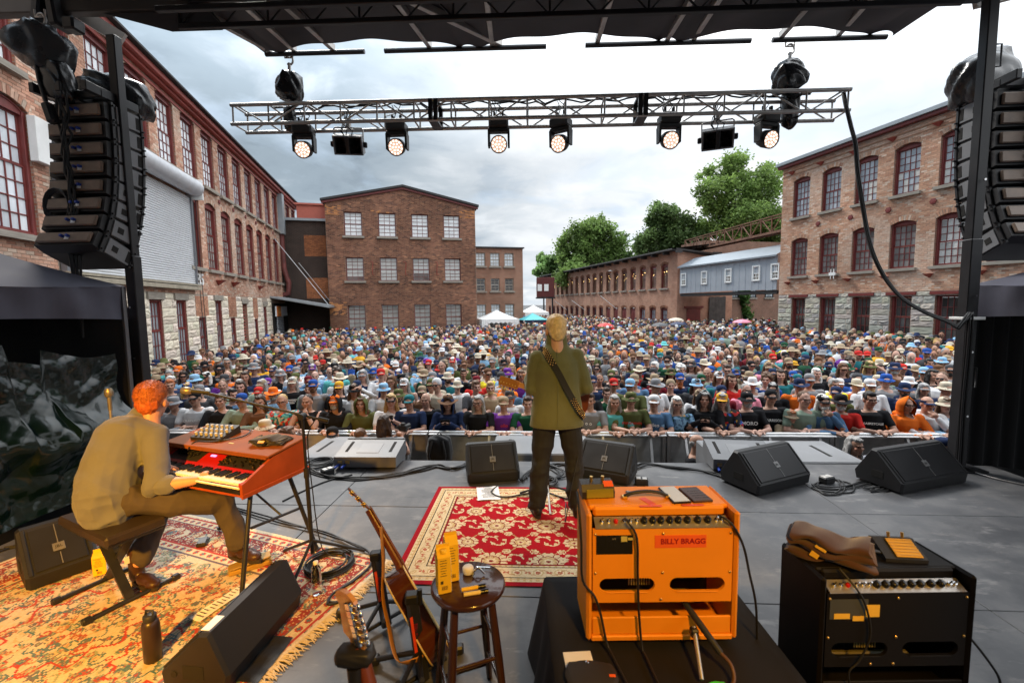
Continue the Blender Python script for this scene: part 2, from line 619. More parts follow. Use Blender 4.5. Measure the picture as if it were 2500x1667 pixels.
class Facade:
 """local frame: x along the wall, y into the building, z up"""
 def __init__(s,O,T):
  T=Vector(T).normalized()
  Y=Vector((0,0,1)).cross(T)
  s.W=Matrix(((T.x,Y.x,0,O[0]),(T.y,Y.y,0,O[1]),(0,0,1,O[2] if len(O)>2 else 0),(0,0,0,1)))
  s.rz=math.atan2(T.y,T.x)
  s.op=[]
 def open(s,xc,w,z0,z1,rise=0.0):
  s.op.append((xc - w/2,xc+w/2,z0,z1,rise))
 def wall(s,x0,x1,z0,z1,depth=0.3,gable=None):
  g,rv=G(),G()
  xs=sorted({x0,x1,*[v for o in s.op for v in o[:2] if x0<v<x1]})
  zs=sorted({z0,z1,*[v for o in s.op for v in o[2:4] if z0<v<z1]})
  for i in range(len(xs) - 1):
   for j in range(len(zs) - 1):
    xc,zc=(xs[i]+xs[i+1])/2,(zs[j]+zs[j+1])/2
    if any(o[0]<xc<o[1] and o[2]<zc<o[3] for o in s.op):
     continue
    g.quad((xs[i],0,zs[j]),(xs[i+1],0,zs[j]),(xs[i+1],0,zs[j+1]),(xs[i],0,zs[j+1]))
  for (a,b,c,d,rise) in s.op:
   zt=d - rise
   rv.quad((a,0,c),(a,depth,c),(a,depth,zt),(a,0,zt))
   rv.quad((b,0,c),(b,depth,c),(b,depth,zt),(b,0,zt))
   rv.quad((a,0,c),(b,0,c),(b,depth,c),(a,depth,c))
   if rise <= 0:
    rv.quad((a,0,d),(b,0,d),(b,depth,d),(a,depth,d))
   else:
    n=10
    P=[(a+(b - a)*k/n,d - rise*(2*k/n - 1) ** 2) for k in range(n+1)]
    for k in range(n):
     (xa,za),(xb,zb)=P[k],P[k+1]
     g.quad((xa,0,za),(xb,0,zb),(xb,0,d),(xa,0,d))
     rv.quad((xa,0,za),(xb,0,zb),(xb,depth,zb),(xa,depth,za))
  if gable:
   g.add([(p[0],0,p[1]) for p in gable],[tuple(range(len(gable)))])
  return g,rv
 def bricks(s,x0,x1,z0,z1,bw=0.222,bh=0.079,gable=None,skip=None,ring=0.20):
  """rectangles (xa, xb, za, zb) of every whole or cut brick on the wall"""
  out=[]
  j=0
  z=z0
  zt=z1 if gable is None else gable[2]
  while z+bh <= zt+1e-6:
   zc=z+bh/2
   a,b=x0,x1
   if gable is not None and zc>z1:
    k=(zc - z1)/(gable[2] - z1)
    a,b=x0+(gable[1] - x0)*k,x1 - (x1 - gable[1])*k
   blk=[]
   for (oa,ob,oc,od,rise) in s.op:
    if oc - 0.10<zc<od+(ring if rise>0 else 0.0):
     hw,xm=(ob - oa)/2,(oa+ob)/2
     if rise>0 and zc>od - rise:
      zz=od+ring - zc
      hw2=(hw+0.02)*math.sqrt(max(0.0,min(1.0,zz/(rise+ring*0.4))))
      blk.append((xm - hw2,xm+hw2))
     else:
      blk.append((oa,ob))
   if skip:
    blk += [(q[0],q[1]) for q in skip if q[2]<zc<q[3]]
   blk.sort()
   cur=a
   iv=[]
   for (p,q) in blk:
    if p>cur:
     iv.append((cur,min(p,b)))
    cur=max(cur,q)
   if cur<b:
    iv.append((cur,b))
   off=(j % 2)*bw/2
   for (p,q) in iv:
    k0=math.floor((p - off)/bw)
    k1=math.ceil((q - off)/bw)
    e=np.clip(off+np.arange(k0,k1+1)*bw,p,q)
    xa,xb=e[:-1]+0.006,e[1:] - 0.006
    ok=xb - xa>0.03
    if ok.any():
     out.append(np.stack([xa[ok],xb[ok],np.full(ok.sum(),z+0.006),np.full(ok.sum(),z+bh - 0.006)],1))
   z += bh
   j += 1
  return np.concatenate(out)
 def voussoirs(s,ops,h=0.20):
  g=[]
  for (a,b,c,d,rise) in ops:
   if rise <= 0:
    continue
   n=max(6,int((b - a)/0.085))
   for k in range(n):
    t=(k+0.5)/n
    xc,u=a+(b - a)*t,2*t - 1
    zc=d - rise*u*u
    sl=-4*rise*u/(b - a)
    g.append((xc,zc,math.atan(sl),(b - a)/n - 0.012,h))
  return g
def brick_mesh(name,rects,cols,proud=0.010,jit=0.003):
 n=len(rects)
 y=-proud+NR.uniform(-jit,jit,n)
 V=np.zeros((n,8,3),np.float32)
 for i,(xi,zi) in enumerate(((0,2),(1,2),(1,3),(0,3))):
  V[:,i,0],V[:,i,1],V[:,i,2]=rects[:,xi],y,rects[:,zi]
  V[:,i+4,0],V[:,i+4,1],V[:,i+4,2]=rects[:,xi],0.004,rects[:,zi]
 f=np.array([[0,1,2,3],[4,5,1,0],[5,6,2,1],[6,7,3,2],[7,4,0,3]])
 F=(np.arange(n)[:,None,None]*8+f[None]).reshape(-1,4)
 return npmesh(name,V.reshape(-1,3),F,np.repeat(cols,8,axis=0))
def brick_cols(rects,pal,wts,seed,pale=None,ops=()):
 n=len(rects)
 ix=NR.choice(len(pal),n,p=np.array(wts)/sum(wts))
 c=np.array(pal)[ix]*NR.uniform(0.88,1.12,(n,1))
 s_,z_=(rects[:,0]+rects[:,1])/2,(rects[:,2]+rects[:,3])/2
 k=vnoise(s_,z_,seed)
 c *= (0.80+0.4*k)[:,None]
 if pale is not None:
  k2=np.clip((vnoise(s_*0.8+5,z_*0.9,seed+3) - 0.55)*3,0,0.7)*NR.uniform(0.3,1,n)
  c=c*(1 - k2[:,None])+np.array(pale)*k2[:,None]
 for (a,b,z0,z1,_) in ops:
  m=(s_>a - 0.15) & (s_<b+0.15) & (z_<z0) & (z_>z0 - 1.1)
  f=np.exp(-(z0 - z_[m])/0.45)*NR.uniform(0.1,0.75,m.sum())*(0.45+0.55*(np.sin(s_[m]*23+a)>0))
  c[m] *= (1 - 0.75*f)[:,None]
 return np.clip(c,0.01,0.8)
_g=G()
_g.add([(-0.5,-1,-0.5),(0.5,-1,-0.5),(0.5,-1,0.5),(-0.5,-1,0.5),(-0.5,0.4,-0.5),(0.5,0.4,-0.5),(0.5,0.4,0.5),(-0.5,0.4,0.5)],
  [(0,1,2,3),(4,5,1,0),(5,6,2,1),(6,7,3,2),(7,4,0,3)])
ME_BRICK=_g.mesh('brick')
_g=G().box((0,0,0),(1,1,1))
ME_PANE=_g.mesh('pane')
def stone_mesh(k):
 r=np.random.RandomState(100+k)
 n=5
 h=r.uniform(0.25,1.0,(n+1,n+1))
 h[0,:]=h[-1,:]=0.12
 h[:,0]=h[:,-1]=0.12
 ex=r.uniform(-0.03,0.03,(n+1,n+1,2))
 g=G()
 def fn(u,v):
  i,j=int(round(u*n)),int(round(v*n))
  return (u - 0.5+ex[i,j,0],-h[i,j],v - 0.5+ex[i,j,1])
 g.grid(n,n,fn,smooth=False)
 rim=[fn(i/n,0) for i in range(n)]+[fn(1,j/n) for j in range(n)]+[fn(1 - i/n,1) for i in range(n)]+[fn(0,1 - j/n) for j in range(n)]
 m=len(rim)
 g.add(rim+[(p[0],0.4,p[2]) for p in rim],[(i,(i+1) % m,m+(i+1) % m,m+i) for i in range(m)])
 return g.mesh('stone')
ME_STONE=[stone_mesh(k) for k in range(7)]
def put(parent,name,me,m,loc,scale=(1,1,1),color=None,rot=None):
 o=link(name,me,parent,m)
 o.location=loc
 o.scale=scale
 if rot:
  o.rotation_euler=rot
 if color is not None:
  o.color=(*color,1)
 return o
def stones(parent,fac,x0,x1,z0,z1,col,jit,skip=()):
 """rock-faced blocks laid in courses, each a part"""
 z=z0
 while z<z1 - 0.12:
  h=R.uniform(0.22,0.36)
  if z+h>z1 - 0.12:
   h=z1 - z
  zc=z+h/2
  blk=sorted([(o[0],o[1]) for o in fac.op if o[2] - 0.05<zc<o[3]+0.02]+[(q[0],q[1]) for q in skip if q[2]<zc<q[3]])
  cur,iv=x0,[]
  for p,q in blk:
   if p>cur:
    iv.append((cur,min(p,x1)))
   cur=max(cur,q)
  if cur<x1:
   iv.append((cur,x1))
  for p,q in iv:
   x=p
   while x<q - 0.04:
    wd=R.uniform(0.32,0.85)
    if q - x - wd<0.22:
     wd=q - x
    wd=min(wd,q - x)
    k=R.uniform(-jit,jit)
    c=[max(0.02,v*(1+k)+R.uniform(-0.02,0.02)) for v in col]
    put(parent,'stone',R.choice(ME_STONE),m_stone,(x+wd/2,0.0,zc),(wd - 0.018,R.uniform(0.025,0.055),h - 0.018),c)
    x += wd
  z += h
WIN_CACHE={}
def win_mesh(key,w,h,rise,cols,ru,rl,cw=0.085,mun=0.024,deep=0.12,double=True):
 """frame mesh centred on x, base z = 0, front y = 0; also the pane rectangles"""
 if key in WIN_CACHE:
  return WIN_CACHE[key]
 g=G()
 ht=h - rise
 for sx in (-1,1):
  g.box((sx*(w/2 - cw/2),deep/2,ht/2),(cw,deep,ht),0.006)
 g.box((0,deep/2,cw*0.4),(w - 2*cw - 0.004,deep,cw*0.8),0.006)
 if rise>0:
  n=10
  P=[(-w/2+w*k/n,h - rise*(2*k/n - 1) ** 2 - 0.004) for k in range(n+1)]
  low=ht - cw
  poly=[(w/2 - cw - 0.002,low),*[(min(max(p[0],-w/2+0.003),w/2 - 0.003),p[1]) for p in P[::-1]],(-w/2+cw+0.002,low)]
  nn=len(poly)
  vs=[(p[0],0.02,p[1]) for p in poly]+[(p[0],deep,p[1]) for p in poly]
  g.add(vs,[tuple(range(nn)),tuple(range(nn,2*nn))[::-1]]+[(i,(i+1) % nn,nn+(i+1) % nn,nn+i) for i in range(nn)])
  g.tube([(p[0]*0.97,0.02,p[1] - 0.035) for p in P],0.024,6)
 else:
  low=h - cw
  g.box((0,deep/2,h - cw/2),(w - 2*cw - 0.004,deep,cw),0.006)
 panes=[]
 x0,x1=-w/2+cw,w/2 - cw
 zb=cw*0.8
 zm=zb+(low - zb)*(rl/max(1,ru+rl)) if rl else zb
 sashes=([(zb,zm,rl,deep - 0.05)] if rl else [])+[(zm,low,ru,deep - 0.02)]
 st=0.035
 for (za,zc,rows,y) in sashes:
  for sx in (-1,1):
   g.box((sx*(x1 - st/2),y,(za+zc)/2),(st,0.035,zc - za))
  g.box((0,y - 0.002,za+st/2),(x1 - x0 - 2*st,0.034,st))
  g.box((0,y - 0.002,zc - st/2),(x1 - x0 - 2*st,0.034,st))
  xa,xb,zA,zB=x0+st,x1 - st,za+st,zc - st
  for i in range(1,cols):
   g.box((xa+(xb - xa)*i/cols,y,(zA+zB)/2),(mun,0.028,zB - zA))
  for j in range(1,rows):
   g.box(((xa+xb)/2,y+0.001,zA+(zB - zA)*j/rows),(xb - xa,0.026,mun))
  for i in range(cols):
   for j in range(rows):
    panes.append((xa+(xb - xa)*(i+0.5)/cols,zA+(zB - zA)*(j+0.5)/rows,(xb - xa)/cols - mun*0.5,(zB - zA)/rows - mun*0.5,y+0.01))
 WIN_CACHE[key]=(g.mesh('window'),panes,deep)
 return WIN_CACHE[key]
def pane_colour(base,var,z):
 k=R.uniform(1 - var,1+var)
 return [min(0.9,c*k) for c in base]
def window(parent,spec,x,z0,rec,m,each,base,var,name='window',sill=True,special=None,shade=None):
 me,panes,deep=spec
 o=link(name,me,parent,m)
 o.location=(x,rec,z0)
 zs=sorted({round(p[1],3) for p in panes})
 if each:
  for (px_,pz,pw,ph,py_) in panes:
   c=pane_colour(base,var,pz)
   if shade:
    c=shade(zs.index(round(pz,3)),len(zs),c)
   put(o,'pane',ME_PANE,m_pane,(px_,py_,pz),(pw,0.006,ph),c,(R.gauss(0,0.006),0,R.gauss(0,0.006)))
 else:
  g=G()
  for (px_,pz,pw,ph,py_) in panes:
   c=pane_colour(base,var,pz)
   if shade:
    c=shade(zs.index(round(pz,3)),len(zs),c)
   g.col=c
   g.box((px_,py_,pz),(pw,0.006,ph),0,(R.gauss(0,0.006),0,R.gauss(0,0.006)))
  part(o,'glazing',g,m_panea)
 wd=max(abs(v.co.x) for v in me.vertices)*2
 if sill:
  put(o,'sill',ME_PANE,m_sill,(0,-rec - 0.0,-0.07),(wd+0.22,0.26,0.13))
 g=G().quad((-wd/2,deep+0.25,0),(wd/2,deep+0.25,0),(wd/2,deep+0.25,9.9),(-wd/2,deep+0.25,9.9))
 return o
# ground
struct('ground',G().quad((-700,-300,GZ),(700,-300,GZ),(700,900,GZ),(-700,900,GZ)),m_asph)
def building(name,label,fac,cat='building',group=None):
 o=thing(name,label,cat,fac.W.translation,fac.rz,group)
 return o
PAL_L=[(0.54,0.315,0.225),(0.50,0.275,0.19),(0.57,0.37,0.275),(0.42,0.215,0.15),(0.60,0.46,0.36)]
PAL_C=[(0.235,0.115,0.075),(0.195,0.094,0.062),(0.28,0.14,0.088),(0.135,0.072,0.052),(0.38,0.19,0.11)]
def split_bricks(root,fac,rects,cols,nmax=300,cond=lambda x,y: True):
 """the bricks that show largest are parts, the rest one part"""
 ctr=np.stack([(rects[:,0]+rects[:,1])/2,np.zeros(len(rects)),(rects[:,2]+rects[:,3])/2],1)
 big=rects[:,1] - rects[:,0]>0.19
 order=[]
 for i in np.nonzero(big)[0]:
  p=fac.W @ Vector(ctr[i])
  a=proj(p)
  if -5<a[0]<2505 and 0<a[1]<1600 and cond(*a):
   order.append(((p - EYE).length,i))
 order.sort()
 sel=[i for _,i in order[:nmax]]
 for i in sel:
  r=rects[i]
  put(root,'brick',ME_BRICK,m_brick1,((r[0]+r[1])/2,0,(r[2]+r[3])/2),(r[1] - r[0],0.010+R.uniform(-0.003,0.004),r[3] - r[2]),cols[i])
 keep=np.ones(len(rects),bool)
 keep[sel]=False
 part(root,'brickwork',brick_mesh('brickwork',rects[keep],cols[keep]),m_brick,kind='stuff')
def arch_ring(root,fac,pal):
 g=G()
 for (xc,zc,an,wd,h) in fac.voussoirs(fac.op):
  c=R.choice(pal)
  k_=R.uniform(0.7,1.0)
  g.col=[v*k_ for v in c]
  g.box((xc - math.sin(an)*h/2,-0.004,zc+math.cos(an)*h/2),(wd,0.022,h),0,(0,-an,0))
 part(root,'arch_ring',g,m_brick,kind='stuff')
# long mill on the left
OL=Vector((-7.8 - 0.255*2,2,0))
FL=Facade(OL,VX)
LL=building('brick_mill','long three-storey brick mill with red sash windows, a white roller door and pale stone base',FL)
for k in range(-5,12):
 x=14.03+1.70*k
 FL.open(x,1.16,6.86,9.16,0.14)
for x in [5.74,7.44]+[15.66+1.665*k for k in range(10)]:
 FL.open(x,1.12,3.47,6.24,0.16)
GW=[(12.47,0.74,2.18),(14.16,0.74,2.18),(15.83,0.66,1.53),(17.5,0.66,2.2),(19.1,0.58,1.42),(20.8,0.66,2.08),(22.5,0.56,1.25),(24.2,0.6,2.0)]
for x,wd,zt in GW:
 FL.open(x,wd,-0.75,zt,0)
LX0,LX1,LZ1=-4.0,33.4,9.30
gw,rv=FL.wall(LX0,LX1,GZ,LZ1,0.3)
part(LL,'wall',gw,m_mortar)
part(LL,'reveals',rv,m_reveal)
_door=(8.45,15.35,2.60,6.05)
_stone_top=2.30
rects=FL.bricks(2.4,LX1,2.42,9.28,skip=[_door])
cl=brick_cols(rects,PAL_L,[5,4,4,2,2],1,(0.60,0.50,0.41),FL.op)
split_bricks(LL,FL,rects,cl,300,lambda x,y: x<130 and 60<y<620)
inf=[(15.28,16.45,1.56,2.42),(18.62,19.62,1.45,2.42),(22.1,22.9,1.28,2.42)]
rr=np.concatenate([FL.bricks(a,b,c,d) for a,b,c,d in inf])
part(LL,'brick_infill',brick_mesh('brick_infill',rr,brick_cols(rr,[(0.40,0.19,0.12),(0.48,0.25,0.16)],[1,1],2)),m_brick,kind='stuff')
stones(LL,FL,10.2,25.6,-0.9,2.40,(0.68,0.60,0.49),0.12,skip=inf+[(x - 0.5,x+0.5,2.18,2.42) for x,_,zt in GW if zt>1.9])
for x,wd,zt in GW:
 if zt>1.9:
  put(LL,'lintel',ME_PANE,m_sill,(x,-0.01,zt+0.115),(wd+0.28,0.10,0.23))
arch_ring(LL,FL,PAL_L)
w_up=win_mesh('LU',1.16,2.30,0.14,4,3,3,0.065)
w_mid=win_mesh('LM',1.12,2.77,0.16,4,3,4)
for k in range(-5,12):
 x=14.03+1.70*k
 window(LL,w_up,x,6.86,0.05,m_red,-4 <= k <= 1,(0.72,0.75,0.78) if k<3 else (0.42,0.44,0.46),0.22)  # bright sky reflection is put into the nearer panes' base colour
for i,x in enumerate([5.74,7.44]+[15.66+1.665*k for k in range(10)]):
 window(LL,w_mid,x,3.47,0.05,m_red,i<4,(0.66,0.70,0.74) if i<2 else (0.30,0.30,0.28),0.25)  # nearest panes again carry the reflected sky in their base colour
for x,wd,zt in GW:
 if abs(x - 20.8)<0.1:
  lo=G()
  for k in range(18):
   lo.box((0,0.05,0.1+k*0.155),(wd - 0.04,0.10,0.022),0,(0.7,0,0))
  o=part(LL,'louvre_panel',lo,m_redb)
  o.location=(x,0.08,-0.75)
  continue
 sp=win_mesh('LG%.2f%.2f' % (wd,zt),wd,zt+0.75,0,3 if wd>0.6 else 2,2,4,0.07,0.022,0.08)
 window(LL,sp,x,-0.75,0.03,m_red,x<15,(0.26,0.28,0.30),0.3)
g=G()
g.box(((LX0+LX1)/2,-0.10,LZ1+0.02),(LX1 - LX0,0.20,0.10),0.01)
g.box(((LX0+LX1)/2,-0.17,LZ1+0.16),(LX1 - LX0,0.34,0.18),0.02)
g.box(((LX0+LX1)/2,-0.02,LZ1 - 0.16),(LX1 - LX0,0.05,0.10))
part(LL,'cornice',g,m_redb)
g=G().box(((LX0+LX1)/2,-0.24,LZ1+0.295),(LX1 - LX0,0.48,0.08),0.01)
part(LL,'gutter',g,m_tar)
g=G().add([(LX0,-0.45,LZ1+0.345),(LX1,-0.45,LZ1+0.345),(LX1,9,LZ1+1.3),(LX0,9,LZ1+1.3)],[(0,1,2,3)])
g.quad((LX1,0,GZ),(LX1,12,GZ),(LX1,12,LZ1+0.3),(LX1,0,LZ1+0.3))
part(LL,'roof',g,m_tar)
for x in [14.9+1.7*k for k in range(11)]:
 st_=G()
 st_.tube([(0,-0.02,0),(0,-0.05,0),(0,-0.05,0)],[0.10,0.10,0.03],6,smooth=False)
 o=part(LL,'tie_plate',st_,m_red)
 o.location=(x,0,6.52)
for x in (17.6,19.35,23.3):
 b_=G().add([(-0.22,0,0.12),(0.22,0,0.12),(0.22,-0.28,0.12),(-0.22,-0.28,0.12),(0,0,-0.12)],[(0,1,2,3),(0,1,4),(1,2,4),(2,3,4),(3,0,4)])
 o=part(LL,'bracket',b_,m_redb)
 o.location=(x,-0.002,2.95)
g=G()
z0,z1=2.80,6.0
nsl=42
prof=[]
for k in range(nsl*4+1):
 z=z0+(z1 - z0)*k/(nsl*4)
 prof.append((-0.10 - 0.016*math.sin(2*PI*k/4+0.6),z))
for k in range(len(prof) - 1):
 g.quad((8.62,prof[k][0],prof[k][1]),(15.2,prof[k][0],prof[k][1]),(15.2,prof[k+1][0],prof[k+1][1]),(8.62,prof[k+1][0],prof[k+1][1]))
rd=part(LL,'roller_door',g,mat('white_steel_slats',(0.66,0.68,0.70),0.4,0.2,var=0.06,vs=2))
part(rd,'drum',G().cyl((8.55,-0.30,6.34),(15.22,-0.30,6.34),0.30,24),mat('grey_white_drum',(0.50,0.51,0.53),0.45))
g=G().box((15.28,-0.22,6.30),(0.08,0.62,0.74),0.01)
g.box((8.55,-0.22,6.30),(0.08,0.62,0.74),0.01)
part(rd,'end_bracket',g,m_white)
g=G().box((8.55,-0.09,4.3),(0.16,0.12,3.4))
g.box((15.26,-0.09,4.3),(0.12,0.12,3.4))
part(rd,'guide_rail',g,mat('rail_steel',(0.20,0.21,0.23),0.5,0.6))
part(rd,'bottom_beam',G().box((11.9,-0.12,2.62),(6.9,0.22,0.13),0.01).box((11.9,-0.10,2.745),(6.9,0.26,0.06)),mat('timber_beam',(0.33,0.29,0.22),0.8,var=0.3,vs=4))
part(LL,'junction_box',G().box((8.15,-0.08,5.55),(0.42,0.16,0.95),0.01),m_white)
text(LL,'lettering','B5',0.62,m_white,(15.78,-0.035,2.98),(PI/2,0,0),0.02,bold=0.012)
g=G()
for x in (15.62,15.86):
 g.tube([(x,-0.05,6.4),(x,-0.05,4.4),(x+0.02,-0.06,2.6),(x,-0.10,0.2)],0.012,5)
part(LL,'conduit',g,m_tar)
CB=thing('loading_canopy','sloping grey metal canopy with tie rods over a dark loading bay','canopy',FL.W.translation,FL.rz)
g=G()
g.add([(25.3,0,2.55),(33.3,0,2.55),(33.3,-3.3,1.95),(25.3,-3.3,1.95),(25.3,0,2.45),(33.3,0,2.45),(33.3,-3.3,1.80),(25.3,-3.3,1.80)],
  [(0,1,2,3),(4,5,6,7),(0,3,7,4),(2,3,7,6),(1,2,6,5)])
part(CB,'roof',g,m_roofm)
g=G()
for x in (26.6,28.6,30.6,32.6):
 g.tube([(x,-3.1,1.98),(x+0.6,0.0,6.2)],0.022,5)
part(CB,'tie_rod',g,m_steel)
g=G()
g.box((29.5,-0.06,0.4),(7.6,0.1,3.4))
part(CB,'bay_dark_sheet',g,m_dark)  # near-black sheet standing in for the shade under the canopy
rd2=G()
for k in range(24):
 rd2.tube([(25.9,-0.20,-1.2+k*0.11),(27.3,-0.20,-1.2+k*0.11)],0.05,6,smooth=True)
part(CB,'roller_shutter',rd2,mat('grey_shutter',(0.42,0.45,0.49),0.45,0.4))
sg=part(CB,'sign',G().box((26.85,-0.24,1.62),(2.6,0.10,0.62),0.01),mat('sign_white',(0.62,0.66,0.70),0.4))
part(sg,'sign_panel',G().box((26.0,-0.30,1.62),(0.9,0.03,0.62),0.005),mat('sign_orange',(0.55,0.16,0.03),0.5))
text(sg,'lettering','G',0.45,mat('sign_gold',(0.8,0.55,0.15),0.4),(26.05,-0.325,1.62),(PI/2,0,0),0.003)
# central mill
C0=Vector((0,32.7,0))
FC=Facade(C0+UX*-12.64,UX)
CM=building('brick_mill','dark brown brick mill with a low gable and three rows of four square windows',FC)
CW=[1.72+2.205*k for k in range(4)]
for x in CW:
 FC.open(x,1.17,6.58,8.19)
 FC.open(x,1.16,3.58,5.17)
 FC.open(x,1.15,-0.2,1.95)
CWD,CE,CA=10.03,8.88,9.92
gw,rv=FC.wall(0,CWD,GZ,CE,0.25,gable=[(0,CE),(CWD,CE),(5.05,CA)])
part(CM,'wall',gw,m_mortar_d)
part(CM,'reveals',rv,m_reveal)
rects=FC.bricks(0.005,CWD - 0.005,-0.6,CE,gable=(0,5.05,CA))
cl=brick_cols(rects,PAL_C,[6,5,4,3,0.5],4,None,FC.op)
sx,zx=(rects[:,0]+rects[:,1])/2,(rects[:,2]+rects[:,3])/2
pt=(((sx<0.9) & (zx>7.9) & (zx<8.6)) | ((sx>8.9) & (zx>8.0) & (zx<8.6)) | ((sx>2.6) & (sx<4.0) & (zx>8.2) & (zx<8.35)) | ((sx<1.0) & (zx>1.3) & (zx<2.2))) & (NR.rand(len(sx))<0.55)
cl[pt]=np.array([0.50,0.22,0.09])*NR.uniform(0.8,1.15,(pt.sum(),1))
part(CM,'brickwork',brick_mesh('brickwork',rects,cl),m_brick,kind='stuff')
w_c={0: win_mesh('C0',1.17,1.61,0,3,3,3,0.03,0.026,0.12),1: win_mesh('C1',1.16,1.59,0,3,3,3,0.03,0.026,0.12),2: win_mesh('C2',1.15,2.15,0,3,3,4,0.03,0.026,0.12)}
for r_,z0 in ((0,6.58),(1,3.58),(2,-0.2)):
 for i,x in enumerate(CW):
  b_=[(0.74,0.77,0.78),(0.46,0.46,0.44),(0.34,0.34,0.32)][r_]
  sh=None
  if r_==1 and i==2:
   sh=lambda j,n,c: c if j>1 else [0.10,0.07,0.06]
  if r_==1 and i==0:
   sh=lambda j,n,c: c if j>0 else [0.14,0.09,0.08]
  window(CM,w_c[r_],x,z0,0.07,mat('dull_red_sash',(0.17,0.06,0.05),0.6),True,b_,0.10,sill=r_<2,shade=sh)
g=G()
for a,b_ in (((-0.25,CE+0.02),(5.05,CA+0.12)),((5.05,CA+0.12),(CWD+0.25,CE+0.02))):
 g.add([(a[0],-0.22,a[1] - 0.10),(b_[0],-0.22,b_[1] - 0.10),(b_[0],-0.22,b_[1]+0.04),(a[0],-0.22,a[1]+0.04),
   (a[0],14,a[1] - 0.10),(b_[0],14,b_[1] - 0.10),(b_[0],14,b_[1]+0.04),(a[0],14,a[1]+0.04)],
   [(0,1,2,3),(3,2,6,7),(0,1,5,4),(1,2,6,5),(0,3,7,4)])
part(CM,'roof',g,m_tar)
g=G()
for a,b_ in (((-0.2,CE - 0.10),(5.05,CA)),((5.05,CA),(CWD+0.2,CE - 0.10))):
 g.add([(a[0],-0.12,a[1] - 0.13),(b_[0],-0.12,b_[1] - 0.13),(b_[0],-0.12,b_[1]),(a[0],-0.12,a[1]),(a[0],0,a[1] - 0.13),(b_[0],0,b_[1] - 0.13)],[(0,1,2,3),(0,1,5,4)])
part(CM,'cornice',g,m_red)
part(CM,'side_wall',G().quad((CWD,0,GZ),(CWD,14,GZ),(CWD,14,CE),(CWD,0,CE)).quad((0,0,GZ),(0,14,GZ),(0,14,CE),(0,0,CE)),brick_mat('dark_brick',(0.22,0.10,0.065),(0.16,0.075,0.05),(0.25,0.19,0.15)))
for x in (2.85,5.05,7.2):
 g=G().tube([(-0.1,-0.06,4.75),(0,-0.06,4.8),(0.06,-0.06,4.72),(0,-0.06,4.1),(0,-0.06,3.9),(0.12,-0.06,3.9)],0.02,5)
 o=part(CM,'pulley_bracket',g,m_redb)
 o.location=(x,0,0.1)
FG=Facade(C0+VX*1.3+UX*-17.6,UX)
GP=building('brick_link_building','narrow sooty brick block between the mills with bricked-up windows',FG)
part(GP,'wall',G().box((2.7,0.3,3.2),(5.4,0.6,9.0)),brick_mat('blackish_brick',(0.055,0.035,0.028),(0.035,0.025,0.02),(0.10,0.08,0.07)))  # brick much darker than on the mills either side
for zc in (6.05,3.15):
 rr=FG.bricks(3.35,4.75,zc - 0.72,zc+0.72)
 part(GP,'brick_panel',brick_mesh('brick_panel',rr,brick_cols(rr,[(0.38,0.15,0.07),(0.30,0.12,0.06)],[1,1],8)),m_brick,kind='stuff')
part(GP,'coping',G().box((2.7,0.25,7.78),(5.5,0.9,0.16)),m_roofm)
g=G().box((4.2,1.2,8.35),(2.6,1.6,1.0)).box((4.2,1.2,8.92),(2.8,1.8,0.12))
part(GP,'penthouse',g,mat('salmon_siding',(0.42,0.11,0.075),0.7,var=0.12))
part(GP,'duct',G().box((2.05,-0.5,8.0),(0.48,0.5,2.6),0.01),m_roofm)
part(GP,'downpipe',G().tube([(2.05,-0.45,6.7),(2.10,-0.45,4.4),(2.35,-0.45,3.5),(2.3,-0.45,2.8),(1.7,-0.45,2.6)],0.17,8),mat('flaking_red_duct',(0.14,0.04,0.035),0.6,var=0.5,vs=3))
# annexe right of the central mill
FA=Facade(C0+VX*5.3+UX*-3.25,UX)
AX=building('brick_annexe','flat-roofed brown brick annexe with small four-wide window rows behind the tents',FA)
AW=[0.70+1.243*k for k in range(4)]
for x in AW:
 FA.open(x,0.82,5.10,6.22)
 FA.open(x,0.76,3.0,4.07)
 FA.open(x,0.80,0.6,1.88)
gw,rv=FA.wall(0,5.66,GZ,6.62,0.2)
mb=brick_mat('brown_brick',(0.30,0.135,0.085),(0.22,0.095,0.06),(0.34,0.26,0.20))
part(AX,'wall',gw,mb)
part(AX,'reveals',rv,mb)
part(AX,'coping',G().box((2.83,0.1,6.68),(5.9,0.5,0.10)),m_tar)
part(AX,'side_wall',G().quad((5.66,0,GZ),(5.66,9,GZ),(5.66,9,6.6),(5.66,0,6.6)),mb)
wa=[win_mesh('A0',0.82,1.12,0,3,2,2,0.03,0.03,0.1),win_mesh('A1',0.76,1.07,0,2,2,2,0.03,0.03,0.1),win_mesh('A2',0.80,1.28,0,3,2,2,0.03,0.03,0.1)]
for i,x in enumerate(AW):
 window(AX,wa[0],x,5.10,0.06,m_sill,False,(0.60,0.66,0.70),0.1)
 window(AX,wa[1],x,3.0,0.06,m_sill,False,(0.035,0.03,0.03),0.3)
 window(AX,wa[2],x,0.6,0.06,m_sill,False,(0.60,0.66,0.70),0.1)
